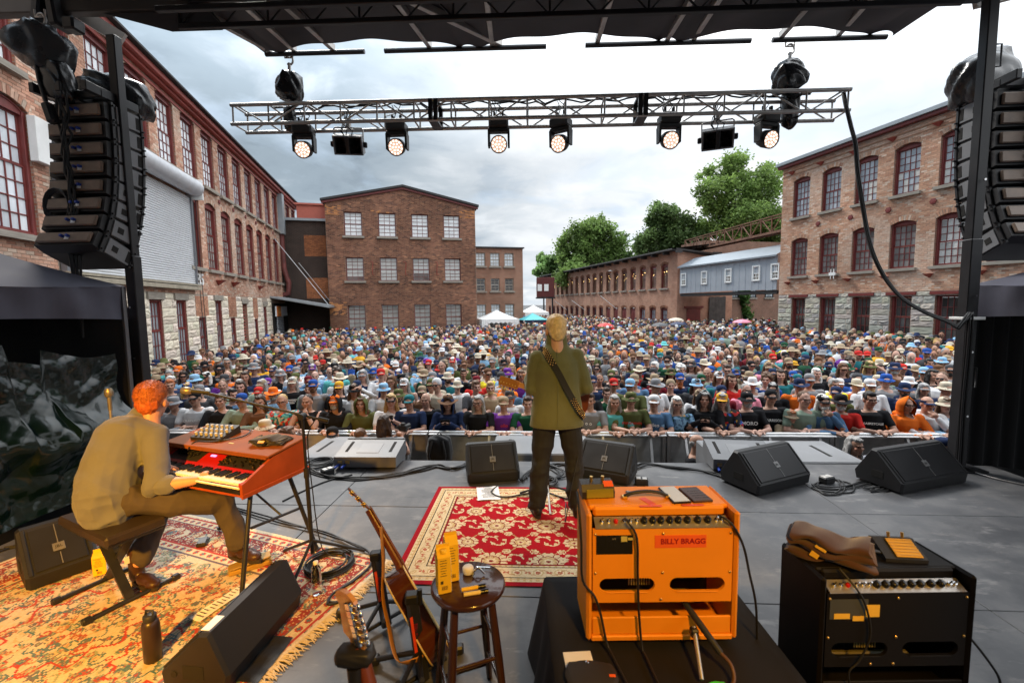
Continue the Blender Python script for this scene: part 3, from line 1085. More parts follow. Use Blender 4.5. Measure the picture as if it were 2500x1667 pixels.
# long low mill, right of centre
M0=Vector((13.4,35.6,0))
ML=32.9
FM=Facade(M0+VX*ML,-VX)
MM=building('brick_mill','long two-storey brick mill with arched windows and warm string lights inside',FM)
MS=[ML - (1.80+1.72*k) for k in range(18)]
for x in MS:
 FM.open(x,1.02,3.04,5.06,0.16)
 FM.open(x,1.02,-0.9,1.41,0.14)
gw,rv=FM.wall(0,ML,GZ,5.95,0.25)
mbm=brick_mat('mill_brick',(0.47,0.225,0.145),(0.36,0.16,0.10),(0.42,0.33,0.26),stain=((0.20,0.10,0.07),0.5,0.5,0.75))
part(MM,'wall',gw,mbm)
part(MM,'reveals',rv,mbm)
arch_ring(MM,FM,[(0.30,0.14,0.09),(0.24,0.11,0.07)])
wm=win_mesh('M0',1.02,2.02,0.16,4,2,3,0.07,0.03,0.14)
wg=win_mesh('M1',1.02,2.31,0.14,3,2,3,0.08,0.03,0.14)
m_bulb=mat('warm_bulb',(1,0.7,0.3),0.5,var=0,emit=(1.0,0.62,0.22),estr=3.0)
for i,x in enumerate(MS):
 o=window(MM,wm,x,3.04,0.10,m_red if i<4 else mat('brown_sash',(0.13,0.05,0.035),0.6),False,(0.20,0.13,0.08),0.35)
 g=G()
 for k in range(5):
  g.sphere((R.uniform(-0.36,0.36),0.105,R.uniform(0.9,1.7)),0.022,6,4)
 part(o,'string_lights',g,m_bulb)
 if i in (3,4,5,6):
  dg=G().box((0,0.08,1.1),(1.0,0.08,2.2),0.01)
  for zz in (0.65,1.55):
   dg.box((-0.23,0.03,zz),(0.36,0.03,0.7),0.01).box((0.23,0.03,zz),(0.36,0.03,0.7),0.01)
  d_=part(MM,'door',dg,m_red)
  d_.location=(x,0.06,-0.9)
 else:
  window(MM,wg,x,-0.9,0.10,m_red,False,(0.30,0.33,0.37) if i<3 else (0.09,0.09,0.09),0.3,sill=False)
g=G().box((ML/2 - 0.1,-0.30,6.03),(ML+0.6,0.75,0.14),0.02)
part(MM,'roof',g.add([(-0.3,-0.65,6.11),(ML+0.3,-0.65,6.11),(ML+0.3,6,6.9),(-0.3,6,6.9)],[(0,1,2,3)]),m_tar)
g=G()
for k in range(20):
 g.box((0.8+k*1.72,-0.30,5.84),(0.10,0.58,0.22))
part(MM,'rafter_ends',g,m_tar,kind='stuff')
g=G().tube([(14.9,-0.05,1.0),(14.2,-1.5,2.2)],0.035,6).tube([(8.9,-0.05,1.0),(8.2,-1.5,2.2)],0.035,6).tube([(22.9,-0.05,1.2),(22.2,-1.6,2.6)],0.035,6)
part(MM,'flag_pole',g,m_white)
g=G().lathe([(0.02,0.1),(0.14,0.05),(0.26,0.0),(0.24,-0.02)],12)
o=part(MM,'wall_lamp',g,m_white)
o.location=(22.0,-0.35,5.15)
FE=Facade(M0,UX)
_k=FM.W.inverted() @ FE.W
def onend(name,g,m):
 o=part(MM,name,g,m)
 o.matrix_local=_k
 return o
onend('end_wall',G().add([(0,0,GZ),(5.3,0,GZ),(5.3,0,5.35),(2.4,0,5.62),(0,0,5.95)],[(0,1,2,3,4)]),mbm)
onend('verge',G().add([(-0.4,-0.35,6.02),(5.6,-0.35,5.42),(5.6,-0.35,5.54),(-0.4,-0.35,6.14),(-0.4,6,6.02),(5.6,6,5.42),(5.6,6,5.54),(-0.4,6,6.14)],[(0,1,2,3),(3,2,6,7),(0,1,5,4)]),m_tar)
onend('door',G().box((1.55,-0.03,0.1),(1.25,0.10,2.4),0.01),m_red)
onend('lintel',G().box((1.55,-0.05,1.42),(1.75,0.16,0.16)),m_red)
g=G()
for k in range(11):
 g.box((3.05+k*0.145,-0.10,0.75),(0.125,0.05,3.0+R.uniform(-0.05,0.05)))
onend('gate_board',g,mat('weathered_boards',(0.085,0.075,0.07),0.8,var=0.4,vs=3))
LK=thing('covered_walkway','small dark red covered walkway on posts between annexe and long mill','walkway',ony(1332,705,56),0)
g=G().box((0,0.6,0.2),(2.2,1.2,2.5),0.02)
part(LK,'body',g,mat('dark_red_boards',(0.10,0.02,0.018),0.7,var=0.2))
g=G().box((-0.75,-0.02,0.15),(0.55,0.05,0.85)).box((0.1,-0.02,0.15),(0.55,0.05,0.85))
part(LK,'window',g,m_white)
part(LK,'post',G().box((-0.2,0.5,-2.6),(0.18,0.18,3.2)).box((0.9,0.5,-2.6),(0.18,0.18,3.2)),m_black)
part(LK,'deck',G().box((0,0.6,-1.15),(2.4,1.4,0.16)),m_black)
# mill on the right
Q0=Vector((16.05,26,0))+VX*0.30
FR=Facade(Q0,-VX)
RM=building('brick_mill','three-storey brick mill with a grey stone ground floor and red arched windows',FR)
RW=[1.27+1.755*k for k in range(8)]
RX1,RZ1,RB=14.0,9.45,6.95
for i,x in enumerate(RW):
 FR.open(x,1.04,6.53,8.70,0.14)
 FR.open(x,1.04,3.25,5.36,0.14)
 FR.open(x+0.08,0.88,-0.8,2.04)
gw,rv=FR.wall(0,RX1,GZ,RZ1,0.3)
part(RM,'wall',gw,m_mortar)
part(RM,'reveals',rv,m_reveal)
rects=FR.bricks(0.005,RX1,2.20,RZ1 - 0.02)
PAL_R=[(0.54,0.315,0.21),(0.50,0.28,0.185),(0.57,0.37,0.265),(0.43,0.225,0.15),(0.60,0.46,0.36)]
cl=brick_cols(rects,PAL_R,[5,5,4,1.5,2],6,(0.60,0.47,0.38),FR.op)
split_bricks(RM,FR,rects,cl,300,lambda x,y: x<2330 and y>240)
arch_ring(RM,FR,PAL_R)
stones(RM,FR,0,12.2,-0.9,2.17,(0.43,0.40,0.345),0.15)
wr=win_mesh('R0',1.04,2.15,0.14,4,3,3,0.06)
wr2=win_mesh('R1',1.04,2.11,0.14,4,3,3,0.06)
wr3=win_mesh('R2',0.88,2.84,0,3,2,4,0.09)
for i,x in enumerate(RW):
 vis=i<6
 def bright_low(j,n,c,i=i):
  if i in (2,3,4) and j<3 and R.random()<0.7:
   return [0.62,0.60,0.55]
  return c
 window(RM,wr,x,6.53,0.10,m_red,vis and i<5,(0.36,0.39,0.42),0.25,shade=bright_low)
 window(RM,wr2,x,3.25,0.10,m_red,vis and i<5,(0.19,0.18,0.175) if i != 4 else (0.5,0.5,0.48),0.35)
 window(RM,wr3,x+0.08,-0.8,0.12,m_red,False,(0.06,0.06,0.06),0.5,sill=False)
 put(RM,'lintel',ME_PANE,m_red,(x+0.08,-0.02,2.11),(1.22,0.10,0.13))
 if 0<i<7:
  o=part(RM,'tie_plate',G().tube([(0,-0.012,0),(0,-0.05,0),(0,-0.06,0)],[0.13,0.13,0.04],6,smooth=False),m_red)
  o.location=(x - 0.65,0,5.95)
 for zz in (9.05,2.85):
  o=part(RM,'bracket',G().add([(-0.16,0,0.08),(0.16,0,0.08),(0.16,-0.22,0.08),(-0.16,-0.22,0.08),(0,0,-0.1)],[(0,1,2,3),(0,1,4),(1,2,4),(2,3,4),(3,0,4)]),m_redb)
  o.location=(x - 0.62,-0.012,zz)
g=G()
for zz,d in ((8.98,0.035),(9.20,0.05)):
 g.box((RX1/2,-d/2,zz),(RX1,d,0.05))
part(RM,'string_course',g,mat('brown_band',(0.34,0.19,0.12),0.9,var=0.3))
part(RM,'cornice',G().box((RX1/2,-0.12,RZ1+0.07),(RX1+0.3,0.30,0.15),0.01),m_red)
part(RM,'roof',G().box((RX1/2,-0.16,RZ1+0.24),(RX1+0.4,0.42,0.18),0.01).add([(-0.2,0.05,RZ1+0.34),(RX1,0.05,RZ1+0.34),(RX1,9,RZ1+1.2),(-0.2,9,RZ1+1.2)],[(0,1,2,3)]),m_roofm)
part(RM,'end_wall',G().quad((0,0,GZ),(0,12,GZ),(0,12,RZ1),(0,0,RZ1)),mbm)
o=part(RM,'antenna',G().box((0,-0.25,0),(0.34,0.05,0.16)).box((-0.08,-0.25,0),(0.03,0.03,0.5)).box((0.08,-0.25,0),(0.03,0.03,0.5)).box((0,-0.12,0),(0.05,0.24,0.05)),m_white)
o.location=(3.5,0,3.2)
# grey bridge between the two right-hand mills
BA,BB=Vector((13.5,35.3,0)),Q0+Vector((0.02,0.3,0))
FB=Facade(BA,BB - BA)
BL=(BB - BA).length
BR=building('enclosed_bridge','grey boarded footbridge with white windows spanning between two brick mills',FB,'bridge')
zb0,zt0=2.52,4.62
g=G()
nb=34
for k in range(nb):
 xa,xb=BL*k/nb,BL*(k+1)/nb
 sag=lambda x: zb0+0.05*math.sin(x/BL*PI)
 y=0.0 if k % 2 else -0.012
 g.add([(xa,y,sag(xa)),(xb,y,sag(xb)),(xb,y,zt0),(xa,y,zt0),(xa,y+0.05,sag(xa)),(xb,y+0.05,sag(xb)),(xb,y+0.05,zt0),(xa,y+0.05,zt0)],
   [(0,1,2,3),(0,3,7,4),(1,2,6,5),(0,1,5,4)])
part(BR,'siding',g,mat('grey_siding',(0.36,0.39,0.43),0.55,0.1,var=0.1,vs=1.5))
part(BR,'roof',G().add([(-0.1,-0.2,zt0),(BL+0.1,-0.2,zt0),(BL+0.1,1.4,zt0+0.75),(-0.1,1.4,zt0+0.75),(-0.1,-0.2,zt0 - 0.1),(BL+0.1,-0.2,zt0 - 0.1)],[(0,1,2,3),(0,1,5,4)]),mat('pale_metal_roof',(0.24,0.27,0.30),0.6,0.1))
part(BR,'floor_beam',G().box((BL/2,1.2,zb0 - 0.12),(BL,2.3,0.2)),m_tar)
wb=win_mesh('B',0.62,0.98,0,3,2,2,0.09,0.03,0.1)
for px_ in (1670,1720,1779,1847,1893):
 q=FB.W.inverted() @ onpl(px_,668,BA,FB.W.to_3x3() @ Vector((0,1,0)))
 window(BR,wb,q.x,3.12,-0.07,m_white,False,(0.10,0.08,0.06),0.4,sill=False)
CWA,CWB=ony(1672,615,40),ony(1912,562,27)
CK=thing('steel_catwalk','rusty lattice catwalk on the roofs in front of the tall tree','catwalk')
g=G()
for off in (Vector((0,0,0)),Vector((0,0,1.0)),Vector((0.6,0.5,0)),Vector((0.6,0.5,1.0))):
 g.beam(CWA+off,CWB+off,0.10,0.14 if off.z==0 else 0.06)
part(CK,'chords',g,mat('rust',(0.16,0.075,0.045),0.8,var=0.5,vs=3))
g=G()
for k in range(13):
 a=CWA.lerp(CWB,k/12)
 g.beam(a,a+Vector((0,0,1.0)),0.06)
 if k<12:
  b_=CWA.lerp(CWB,(k+1)/12)
  g.beam(a,b_+Vector((0,0,1.0)),0.05) if k % 2 else g.beam(a+Vector((0,0,1.0)),b_,0.05)
part(CK,'lattice',g,MATS['rust'])
g=G().beam(CWA+Vector((0.3,0.25,0.05)),CWB+Vector((0.3,0.25,0.05)),0.7,0.06)
part(CK,'deck',g,mat('dark_rust',(0.10,0.045,0.03),0.8,var=0.4))
FF=Facade(Vector((20.5,47,0)),(UX*1.0))
FBD=building('brick_building','shaded brick building far behind the grey bridge and the trees',FF)
part(FBD,'wall',G().box((6,2,3.5),(12,4,9.6)),brick_mat('dark_brick',(0.22,0.10,0.065),(0.16,0.075,0.05),(0.25,0.19,0.15)))
wf=win_mesh('F',1.1,1.9,0,3,2,2,0.08,0.04,0.1)
for x in (1.6,3.9,6.2,8.5):
 for z0 in (5.2,2.2):
  window(FBD,wf,x,z0,-0.08,m_black,False,(0.25,0.28,0.3),0.3)
# trees
m_bark=mat('bark',(0.12,0.095,0.07),0.9,var=0.3,vs=3,bump=0.5,bs=20)
def leaf_mat(name,c):
 m=mat(name,c,0.55,var=0.0,src='attr',spec=0.3)
 t=m.node_tree
 b=t.nodes['Principled BSDF']
 b.inputs['Subsurface Weight'].default_value=0.0
 tr=N(t,'ShaderNodeBsdfTranslucent')
 at=[n for n in t.nodes if n.type=='ATTRIBUTE'][0]
 L(t,at,tr)
 ms=N(t,'ShaderNodeMixShader')
 ms.inputs[0].default_value=0.45
 L(t,b,ms,0,1)
 L(t,tr,ms,0,2)
 L(t,ms,t.nodes['Material Output'])
 return m
m_leaf=leaf_mat('broad_leaves',(0.1,0.2,0.05))
def tree(label,base,height,blobs,n,col,seed,leaf=0.34):
 """blobs: ellipsoids (offset from the base, radii) filled with leaf clumps"""
 r=np.random.RandomState(seed)
 o=thing('broadleaf_tree',label,'tree',base,0,'trees behind the mills')
 g=G()
 g.tube([(0,0,0),(0.1,0,height*0.3),(-0.1,0.1,height*0.55),(0.1,0,height*0.8)],[height*0.025,height*0.02,height*0.013,0.04],8)
 for (c,rd) in blobs:
  m=Vector((0,0,max(height*0.2,c[2]*0.55)))
  g.tube([m,(m+Vector(c))/2+Vector((0,0,0.3)),c],[height*0.010,height*0.007,0.03],6)
  for k in range(4):
   q=Vector(c)+Vector(r.uniform(-0.8,0.8,3)*np.array(rd))
   g.tube([c,(Vector(c)+q)/2+Vector((0,0,0.2)),q],[height*0.005,0.05,0.02],5)
 part(o,'trunk',g,m_bark)
 vol=np.array([b[1][0]*b[1][1]*b[1][2] for b in blobs])
 Vs,Cs=[],[]
 for (c,rd),k in zip(blobs,(n*vol/vol.sum()).astype(int)):
  ncl=max(5,k // 120)
  d=r.normal(size=(ncl,3))
  d /= np.linalg.norm(d,axis=1)[:,None]
  cc=np.array(c)+d*(r.uniform(0.35,1.05,(ncl,1)) ** 0.7)*np.array(rd)
  tone=r.uniform(0.6,1.6,ncl)
  ci=r.randint(0,ncl,k)
  p=cc[ci]+r.normal(size=(k,3))*np.array(rd)*0.19+r.normal(size=(k,3))*0.16
  a=r.normal(size=(k,3))
  a[:,2] *= 0.6
  a /= np.linalg.norm(a,axis=1)[:,None]
  b=np.cross(a,r.normal(size=(k,3)))
  b /= np.linalg.norm(b,axis=1)[:,None]
  s_=r.uniform(0.6,1.3,(k,1))*leaf
  Vs.append(np.stack([p - a*s_,p+b*s_*0.6,p+a*s_,p - b*s_*0.6],1))
  cl_=np.array(col)*tone[ci][:,None]*r.uniform(0.75,1.3,(k,1))
  Cs.append(cl_)
 V=np.concatenate(Vs)
 C=np.clip(np.concatenate(Cs),0.008,0.5)
 F=np.arange(len(V)*4).reshape(-1,4)
 part(o,'crown',npmesh('crown',V.reshape(-1,3),F,np.repeat(C,4,axis=0)),m_leaf)
 return o
def tree_px(label,pts,Y,n,col,seed,leaf=0.34):
 """pts: crown lobes as (x, y, radius) in photo pixels at distance Y"""
 k=Y/FX
 x0=sum(p[0] for p in pts)/len(pts)
 b0=ony(x0,742,Y)
 b0.z=GZ
 r=random.Random(seed)
 bl=[]
 for (x,y,rd) in pts:
  q=ony(x,y,Y+r.uniform(-2.0,2.0)) - b0
  bl.append((tuple(q),(rd*k*0.92,rd*k,rd*k*0.88)))
 h=max(b[0][2]+b[1][2] for b in bl)
 return tree(label,b0,h,bl,n,col,seed,leaf)
tree_px('tall airy tree above the grey bridge, highest of the trees',[(1745,470,46),(1800,420,44),(1845,470,52),(1880,420,30),(1750,540,44),(1815,545,60),(1880,550,48),(1730,430,28),(1800,610,50),(1870,610,45),(1720,500,26)],55,34000,(0.165,0.245,0.065),3,0.20)
tree_px('mid-sized dark green tree between the tallest tree and the broad bushy one',[(1620,530,38),(1665,565,42),(1610,600,45),(1680,610,45),(1570,590,28),(1590,545,22),(1615,505,18),(1560,625,30),(1700,580,24)],58,24000,(0.12,0.185,0.06),4,0.20)
tree_px('broad bushy green tree rising over the long low mill roof',[(1420,580,40),(1465,565,38),(1390,620,40),(1450,640,50),(1500,610,36),(1520,650,36),(1400,670,40),(1378,580,16),(1455,540,20),(1515,580,16)],62,30000,(0.155,0.235,0.065),5,0.21)
tree_px('small pale green tree at the annexe corner, lowest of the trees',[(1335,640,24),(1350,665,28),(1325,665,20),(1365,640,20)],75,4500,(0.17,0.27,0.09),6,0.40)
tree_px('leafy young tree in shade under the grey bridge',[(1805,740,20),(1810,770,18),(1798,765,16),(1815,720,14)],50,2500,(0.07,0.14,0.03),7,0.30)
# market tents by the annexe
m_vinyl=mat('white_vinyl',(0.80,0.80,0.78),0.5,var=0.05)
m_teal=mat('teal_vinyl',(0.10,0.48,0.52),0.5,var=0.08)
m_navy=mat('navy_vinyl',(0.02,0.03,0.06),0.5)
def tent(label,px_,Y,wpx,ztop,zeave,m,m2,hip=True,sides=False):
 wd=wpx*Y/FX
 q=ony(px_,742,Y)
 o=thing('market_tent',label,'tent',(q.x,q.y,GZ),ALPHA,'market tents by the annexe')
 h,e=ztop - GZ,zeave - GZ
 g=G()
 n=10
 for (ax,ay) in ((1,0),(0,1),(-1,0),(0,-1)):
  def fn(u,v,ax=ax,ay=ay):
   t=v
   rr=(1 - t)*wd/2
   z=e+(h - e)*(t ** 1.25)
   w_=(u - 0.5)*2*rr
   return (ax*rr - ay*w_,ay*rr+ax*w_,z)
  g.grid(n,n,fn,smooth=False)
 part(o,'roof',g,m)
 g=G()
 for (ax,ay) in ((1,0),(0,1),(-1,0),(0,-1)):
  for k in range(8):
   a,b_=(k/8 - 0.5)*wd,((k+1)/8 - 0.5)*wd
   c_=(a+b_)/2
   p=lambda w_,z: (ax*wd/2*1.002 - ay*w_,ay*wd/2*1.002+ax*w_,z)
   g.add([p(a,e),p(b_,e),p(b_,e - 0.22),p(c_,e - 0.32),p(a,e - 0.22)],[(0,1,2,3,4)])
 part(o,'valance',g,m2)
 g=G()
 for sx in (-1,1):
  for sy in (-1,1):
   g.cyl((sx*wd/2,sy*wd/2,0),(sx*wd/2,sy*wd/2,e),0.04,8)
 part(o,'pole',g,m_white)
 if sides:
  g=G()
  for (ax,ay) in ((0,1),(-1,0)):
   def fn(u,v,ax=ax,ay=ay):
    w_=(u - 0.5)*wd
    rr=wd/2*0.985+0.05*math.sin(u*40)
    return (ax*rr - ay*w_,ay*rr+ax*w_,v*e)
   g.grid(40,1,fn)
  for sx in (-1,1):
   def fn(u,v,sx=sx):
    return (sx*(wd/2 - u*0.5*(0.4+0.6*v)),-wd/2+0.03*math.sin(u*20),v*e)
   g.grid(10,6,fn)
  part(o,'side_curtain',g,m2)
 return o
tent('white peaked marquee with tied-back side curtains, nearest to the central mill',1212,33.0,88,1.45,0.80,m_vinyl,m_vinyl,sides=True)
tent('teal pop-up canopy with dark printed valance beside the white marquee',1300,37.0,62,1.10,0.55,m_teal,m_navy)
tent('white pop-up canopy standing behind the teal canopy',1302,43.0,58,1.75,1.05,m_vinyl,m_vinyl)
tent('white canopy roof edge half hidden by the central mill corner',1146,36.5,36,1.45,0.9,m_vinyl,m_vinyl)
# ================================================================== THE STAGE
SY = -0.064
SU=Vector((math.cos(SY),math.sin(SY),0))
SV=Vector((-math.sin(SY),math.cos(SY),0))
def ST(x,y,z=0.0):
 return SU*x+SV*y+Vector((0,0,z))
EDGE=5.11
m_deck=mat('black_deck_paint',(0.078,0.080,0.086),0.46,var=0.30,vs=1.3,bump=0.10,bs=90,spec=0.5,rvar=0.16,stain=((0.155,0.152,0.150),2.6,0.46,0.80))
def scuffs(m):
 """scrapes and footprints worn into the paint"""
 t=m.node_tree
 b=t.nodes['Principled BSDF']
 src=b.inputs['Base Color'].links[0].from_socket
 tcn=[n for n in t.nodes if n.type=='TEX_COORD'][0]
 cur=src
 for k,(rot,sx,lo) in enumerate(((0.5,4,0.70),(-0.9,7,0.72),(1.7,3,0.71))):
  mp=N(t,'ShaderNodeMapping')
  mp.inputs['Rotation'].default_value=(0,0,rot)
  mp.inputs['Scale'].default_value=(1.3,sx,1)
  L(t,tcn,mp,3,0)
  nz=N(t,'ShaderNodeTexNoise',i_Scale=1.6,i_Detail=7.0,i_Roughness=0.7)
  L(t,mp,nz)
  mr=N(t,'ShaderNodeMapRange')
  L(t,nz,mr)
  mr.inputs[1].default_value,mr.inputs[2].default_value,mr.inputs[4].default_value=lo - 0.12,lo+0.0,0.8
  mx=N(t,'ShaderNodeMix',data_type='RGBA')
  L(t,mr,mx)
  t.links.new(cur,mx.inputs[6])
  mx.inputs[7].default_value=((0.24,0.235,0.23,1),(0.035,0.035,0.036,1),(0.19,0.18,0.17,1))[k]
  cur=mx.outputs[2]
 t.links.new(cur,b.inputs['Base Color'])
scuffs(m_deck)
m_deckrim=mat('deck_edge',(0.05,0.05,0.052),0.6)
m_vel=mat('black_cloth',(0.010,0.010,0.011),0.9,var=0.25,vs=3,bump=0.3,bs=40,sheen=0.15)
m_can=mat('black_canopy_vinyl',(0.050,0.048,0.055),0.42,var=0.2,vs=1.5,bump=0.25,bs=5)
m_alu=mat('aluminium_tube',(0.60,0.60,0.60),0.40,0.6,var=0.14,vs=6)
m_alud=mat('dull_aluminium',(0.46,0.44,0.42),0.42,0.75,var=0.2,vs=6)
m_plast=mat('black_plastic',(0.020,0.020,0.021),0.5,var=0.2,vs=8,bump=0.2,bs=220)
m_rub=mat('black_cable_rubber',(0.012,0.012,0.013),0.5,var=0.1)
m_cab=mat('speaker_paint',(0.014,0.014,0.0155),0.55,var=0.18,vs=5,bump=0.35,bs=260)
m_cabg=mat('grey_speaker_paint',(0.17,0.175,0.185),0.5,var=0.15,vs=5,bump=0.3,bs=260)
m_gold=mat('brass_fitting',(0.7,0.45,0.14),0.3,0.9,var=0.1)
m_chrome=mat('chrome',(0.7,0.7,0.7),0.15,1.0,var=0.05)
DECK=thing('stage_floor',None,None,(0,0,0),SY)
DECK['kind']='structure'
X0,X1=-4.35,5.05
for i in range(4):
 for j in range(6):
  xa,xb=X0+(X1 - X0)*i/4,X0+(X1 - X0)*(i+1)/4
  yb=EDGE - j*1.22
  g=G().box(((xa+xb)/2,yb - 0.61,-0.05+R.uniform(-0.0008,0.0008)),(xb - xa - 0.006,1.214,0.10),0.003)
  part(DECK,'deck_panel',g,m_deck)
part(DECK,'subframe',G().box(((X0+X1)/2,EDGE - 3.7,-0.18),(X1 - X0,7.3,0.14)),m_deckrim)
part(DECK,'skirt',G().grid(120,1,lambda u,v: (X0+(X1 - X0)*u,EDGE+0.02+0.02*math.sin(u*330),-0.10+(GZ+0.10)*v)),m_vel)
# corner posts, roof
def post(x,y,label):
 o=thing('stage_post',label,'post',ST(x,y,GZ),SY,'corner posts of the stage roof')
 g=G().box((0,0,1.9),(0.118,0.118,3.8),0.008)
 part(o,'lower_tube',g,m_black)
 part(o,'upper_tube',G().box((0,0,5.0),(0.102,0.102,2.5),0.008),m_black)
 part(o,'base_plate',G().box((0,0,1.312),(0.36,0.36,0.02),0.004),m_black)
 g=G()
 for zz in (1.9,2.6,3.2,4.4):
  g.cyl((0,-0.075,zz),(0,-0.090,zz),0.012,8)
 part(o,'bolt',g,m_chrome,kind='stuff')
 s_=1 if x<0 else -1
 g=G()
 for zz in ((5.0,) if x<0 else (5.55,2.2)):
  g.tube([(0.075*(1 if x>0 else -1),0,zz),(0.14*(1 if x>0 else -1),0,zz),(0.14*(1 if x>0 else -1),0,zz+0.22),(0.075*(1 if x>0 else -1),0,zz+0.22)],0.009,6)
 part(o,'handle',g,m_black,kind='stuff')
 return o
PL=post(-4.78,4.93,'tall black steel roof post beside the hanging speakers and the green tarpaulin')
PR=post(4.62,5.05,'tall black steel roof post with a thick cable tied to it by white tape')
RT = 4.96
ROOF=thing('stage_roof','black mobile stage roof with lattice front truss, steel rafters and scalloped fabric awning','stage roof',(-0.1,0,0),SY,None,(0,0.0215,SY))
g=G()
TH=0.27
xl,xr=-4.05,4.30
for z_ in (RT,RT+TH):
 for y_ in (5.0,4.70):
  g.beam((xl,y_,z_),(xr,y_,z_),0.055,0.055,ch=0.006)
part(ROOF,'truss_chord',g,m_black)
g=G()
n=32
for k in range(n):
 a,b=xl+(xr - xl)*k/n,xl+(xr - xl)*(k+1)/n
 za,zb=(RT,RT+TH) if k % 2==0 else (RT+TH,RT)
 g.tube([(a,5.0,za),(b,5.0,zb)],0.011,6)
 if k % 4==0:
  g.tube([(a,5.0,RT),(a,5.0,RT+TH)],0.013,6)
part(ROOF,'truss_lattice',g,m_black)
for (x0_,z0_,xe) in ((-4.15,5.33,-3.65),(4.2,5.2,4.35)):
 pass
PIPES=[(-3.66,-2.30),(-2.03,0.10),(0.60,2.66),(2.92,4.28)]
PY=5.98
pz=lambda x: 5.185
for (a,b) in PIPES:
 g=G().cyl((a,PY,pz(a)),(b,PY,pz(b)),0.030,12)
 part(ROOF,'awning_pipe',g,m_black)
for xa,xb in ((-4.35,-3.58),(-3.45,-3.25),(-3.05,-2.72),(-1.75,-1.42),(-0.55,-0.60),(0.85,0.75),(1.78,1.62),(2.05,1.95),(3.05,3.02),(3.55,3.70),(-2.30,-0.48)):
 g=G().beam((xa,4.4,RT+0.33),(xb,PY,pz(xb)+0.05),0.06,0.085,ch=0.006)
 part(ROOF,'rafter',g,m_alud)
def awn(u,v):
 spans=[-3.66,-3.45,-1.02,-0.78,1.52,1.76,4.08,4.36]
 x=-3.66+8.02*u
 y1=PY+0.02
 for a,b in zip(spans[:-1],spans[1:]):
  if a <= x <= b:
   t=(x - a)/(b - a)
   d=0.24 if b - a>1.2 else 0.10
   y1 -= d*math.sin(PI*t) ** 0.6 if 0<t<1 else 0
 y0=4.95
 y=y0+(y1 - y0)*v
 z=RT+0.42+(pz(x)+0.015 - RT - 0.42)*v+0.015*math.sin(x*7+v*4)
 return (x+(1 - v)*(u - 0.5)*0.9,y,z)
part(ROOF,'awning',G().grid(260,14,awn),m_can)
part(ROOF,'canopy',G().grid(30,20,lambda u,v: (-5.6+11.2*u,-3.6+8.55*v,RT+0.44+0.55*math.sin(PI*min(1,v*1.02))*math.sin(PI*u)+0.03*math.sin(v*60))),m_can)
g=G()
for x in (-2.3,0,2.3):
 g.beam((x,-3.5,RT+0.36),(x,5.0,RT+0.36),0.06,0.09)
part(ROOF,'purlin',g,m_black)
g=G().add([(-4.15,5.02,RT - 0.035),(-3.55,5.02,RT - 0.035),(-3.75,5.02,RT+0.33),(-6.2,5.02,RT+0.62),(-6.2,5.02,RT+0.52)],[(0,1,2,3,4)])
part(ROOF,'fascia',g,m_can)
g=G().add([(4.45,5.02,RT - 0.01),(3.9,5.02,RT - 0.02),(4.0,5.02,RT+0.33),(5.2,5.02,RT+0.36)],[(0,1,2,3)])
part(ROOF,'fascia',g,m_can)
g=G().beam((-7.5,5.03,RT+0.30),(-3.9,5.03,RT+0.26),0.12,0.17,ch=0.01)
part(ROOF,'outrigger_beam',g,mat('brown_steel',(0.060,0.052,0.048),0.5,0.2))
g=G().beam((-7.5,5.10,RT+0.45),(-4.0,5.10,RT+0.41),0.05,0.08)
part(ROOF,'outrigger_rail',g,m_alud)
g=G().box((-5.62,4.98,RT+0.34),(0.10,0.22,0.62),0.02,(0,0.18,0)).box((-5.48,4.98,RT+0.30),(0.10,0.22,0.60),0.02,(0,-0.12,0)).box((-5.3,4.98,RT+0.04),(0.14,0.16,0.14),0.02)
part(ROOF,'outrigger_bracket',g,m_black)
g=G().beam((-5.75,5.1,RT+0.50),(-5.02,5.3,RT+0.06),0.05,0.15).beam((4.58,5.2,RT+0.12),(5.9,5.2,RT+0.42),0.05,0.14)
part(ROOF,'outrigger_arm',g,m_alud)
part(ROOF,'back_drape',G().grid(80,2,lambda u,v: (-5.4+10.8*u,-3.4+0.06*math.sin(u*90),5.4*v)),m_vel)
# lighting truss hung in front of the stage
LT=thing('lighting_truss','silver box truss with six lit moving lamps hung over the crowd by two motors','truss',ST(0,5.97,4.378),SY,None,(0,0.0173,SY))
tx0,tx1,tw=-4.10,3.82,0.125
g=G()
for y_ in (-tw,tw+0.05):
 for z_ in (-0.122,0.122):
  g.cyl((tx0,y_,z_),(tx1,y_,z_),0.0245,10)
part(LT,'chord',g,m_alud)
g=G()
nb=32
for k in range(nb+1):
 x=tx0+0.03+(tx1 - tx0 - 0.06)*k/nb
 if k % 2==0:
  for y_ in (-tw,tw+0.05):
   g.cyl((x,y_,-0.122),(x,y_,0.122),0.012,8)
  for z_ in (-0.122,0.122):
   g.cyl((x,-tw,z_),(x,tw+0.05,z_),0.012,8)
 if k<nb and k % 2==1:
  x2=x+(tx1 - tx0 - 0.06)/nb*1.0
  s_=1 if (k // 2) % 2 else -1
  xm=x
  for y_,f_ in ((-tw,1),(tw+0.05,-1)):
   g.cyl((x - 0.2,y_,-0.122*s_*f_),(x+0.2,y_,0.122*s_*f_),0.011,8)
part(LT,'lattice',g,m_alud)
g=G()
for x in (-1.36,1.32):
 g=G()
 for y_ in (-tw,tw+0.05):
  g.box((x - 0.035,y_,0),(0.05,0.05,0.27)).box((x+0.035,y_,0),(0.05,0.05,0.27))
 for z_ in (-0.13,0.13):
  g.box((x,0.025,z_),(0.12,0.30,0.03))
 part(LT,'splice_plate',g,m_black)
